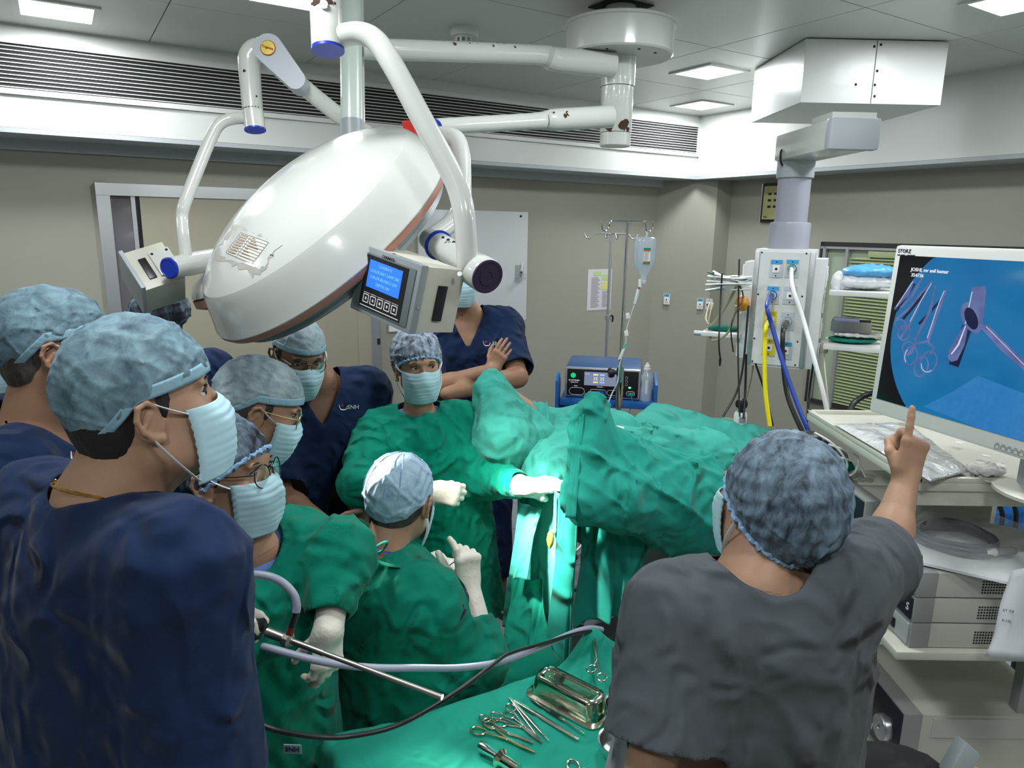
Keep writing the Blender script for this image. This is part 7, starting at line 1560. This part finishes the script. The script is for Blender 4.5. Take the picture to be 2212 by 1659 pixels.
for i,x in enumerate((-.034,-.002)):
    text('35',.024,ff+gx*x+up*.022-gy*.0015,gx,up,E_w,ge); MB().box(ff+gx*x+up*.005-gy*.001,gx*.012,gy*.0004,up*.004).build('display_key',emis('key_%d'%i,(.75,.72,.35) if i==0 else (.3,.55,.85),1),ge,smooth=False); MB().box(ff+gx*x+up*.043-gy*.001,gx*.012,gy*.0004,up*.004).build('display_key',emis('keyt_%d'%i,(.8,.8,.65) if i==0 else (.4,.6,.85),1),ge,smooth=False)
MB().box(ff-gx*.075+up*.045-gy*.001,gx*.012,gy*.0004,up*.004).build('display_key',emis('keyb',(.25,.35,.75),1),ge,smooth=False)
MB().lathe(ff-gx*.145+up*.035,-gy,[(.013,0),(.013,.001),(.009,.0012),(.008,.0005),(.001,.0008)],24).build('power_ring',emis('green_glow',(.02,.6,.25),1),ge)
text('E3 COVIDIEN',.009,ff-gx*.14+up*.010,gx,up,E_w,ge); text('ValleyLab FT10',.006,ff-gx*.14+up*.0,gx,up,E_w,ge); text('Monopolar 1',.006,ff-gx*.01-up*.018,gx,up,E_w,ge); text('Bipolar',.006,ff-gx*.13-up*.018,gx,up,E_w,ge)
def pill(x,z,w,h,m,name='socket',r=.0012):
    mb=MB(); pts=[]
    for i in range(33): a=2*PI*i/32; ca,sa=math.cos(a),math.sin(a); pts.append(ff+gx*(x+(w-h)*np.sign(ca)*min(1,abs(ca)*6)+h*ca)+up*(z+h*sa)-gy*.001)
    mb.tube(pts,r,6,cap=False); mb.build(name,m,ge)
pill(-.125,-.045,.038,.018,M_line); pill(-.02,-.045,.040,.013,M_line); pill(.055,-.045,.03,.013,M_line); pill(.140,-.045,.020,.012,M_line)
MB().box(ff-gx*.008-up*.045-gy*.008,gx*.020,gy*.008,up*.006,bev=.002).build('blue_plug',mat('vivid_blue',(.01,.08,.65),.35),ge); MB().box(ff+gx*.142-up*.045-gy*.008,gx*.014,gy*.008,up*.006,bev=.003).build('green_plug',mat('teal_plug',(.02,.35,.25),.4),ge)
MB().box(ff+gx*.135-up*.014-gy*.001,gx*.006,gy*.0006,up*.004).build('green_led',emis('green_led2',(.1,1,.4),2),ge,smooth=False)
for z in (.035,.017,.0): 
    mb=MB(); mb.tube([ff+gx*.118+up*z-gy*.001+gx*.006*math.cos(a)+up*.006*math.sin(a) for a in np.linspace(0,2*PI,16)],.0006,5,cap=False); mb.build('round_key',M_line,ge)
rod(ge,'green_lead',[ff+gx*.142-up*.045-gy*.016,ff+gx*.150-up*.09-gy*.03,ff+gx*.125-up*.18-gy*.03,ff+gx*.12-up*.28-gy*.03],.0022,MATS['teal_plug'],n=6); rod(ge,'blue_lead',[ff-gx*.008-up*.045-gy*.016,ff+gx*.01-up*.065-gy*.03,ff+gx*.03-up*.10-gy*.05],.0022,MATS['vivid_blue'],n=6)
bt_=thing('equipment_trolley','blue metal trolley with side wings carrying the electrosurgical unit','trolley',gc+gy*.15)
MB().box(gc+gy*.14+gx*.025+up*(gz-.018),gx*.23,gy*.20,up*.016,bev=.004).build('shelf',M_tb,bt_); MB().box(gc+gx*.262+gy*.12+up*(gz+.02),gx*.008,gy*.17,up*.07,bev=.004).build('side_plate',M_tb,bt_)
mb=MB(); V=[]; shp=[(-.17,-.05),(-.17,.10),(-.14,.125),(-.10,.13),(-.07,.10),(-.05,.095),(-.04,.07),(-.04,-.05)]
for o_ in (-.21,-.222): V+=[gc+gx*o_+gy*(y+.05)+up*(gz+z) for y,z in shp]
n=len(shp); mb.add(V,[tuple(range(n)),tuple(range(2*n-1,n-1,-1))]+[(i,n+i,n+(i+1)%n,(i+1)%n) for i in range(n)]); mb.build('side_wing',M_tb,bt_,smooth=False)
for (a,b) in ((-.2,.0),(.25,.0),(-.2,.3),(.25,.3)): MB().box(gc+gx*a+gy*b+up*(gz*.5-.01),gx*.014,gy*.014,up*(gz*.5-.03)).build('post',M_tb,bt_,smooth=False); MB().lathe(gc+gx*a+gy*b+up*.022-gx*.01,gx,[(.022,0),(.022,.02)],12).build('castor',M_black,bt_)
MB().box(gc+gy*.14+gx*.025+up*.40,gx*.23,gy*.20,up*.014,bev=.004).build('shelf',M_tb,bt_)
lump('grey_bag','crumpled dark grey plastic bag hanging under the blue trolley shelf','bag',gc+gx*.235+up*(gz-.14)-gy*.05,(.05,.04,.075),mat('grey_bag_plastic',(.10,.11,.12),.3),61,h=.008,amp=.008)
sp=gc+gx*.215-gy*.0+up*(gz-.001); t=thing('spray_bottle','clear plastic bottle with stepped cap standing right of the electrosurgical unit','bottle',sp)
MB().lathe(sp,up,[(.026,0),(.029,.006),(.028,.055),(.025,.085),(.030,.11),(.029,.125),(.017,.143),(.016,.155)],24).build('bottle',M_pl,t); MB().lathe(sp+up*.155,up,[(.017,0),(.017,.008),(.014,.010),(.014,.020),(.008,.026),(.007,.034),(.001,.035)],18).build('cap',M_whp,t); MB().box(sp+up*.075-gy*.0285,gx*.006,gy*.001,up*.035).build('label',M_whp,t,smooth=False); MB().lathe(sp+up*.003,up,[(.025,0),(.026,.028),(.001,.0285)],20).build('liquid',MATS['saline_water'],t)
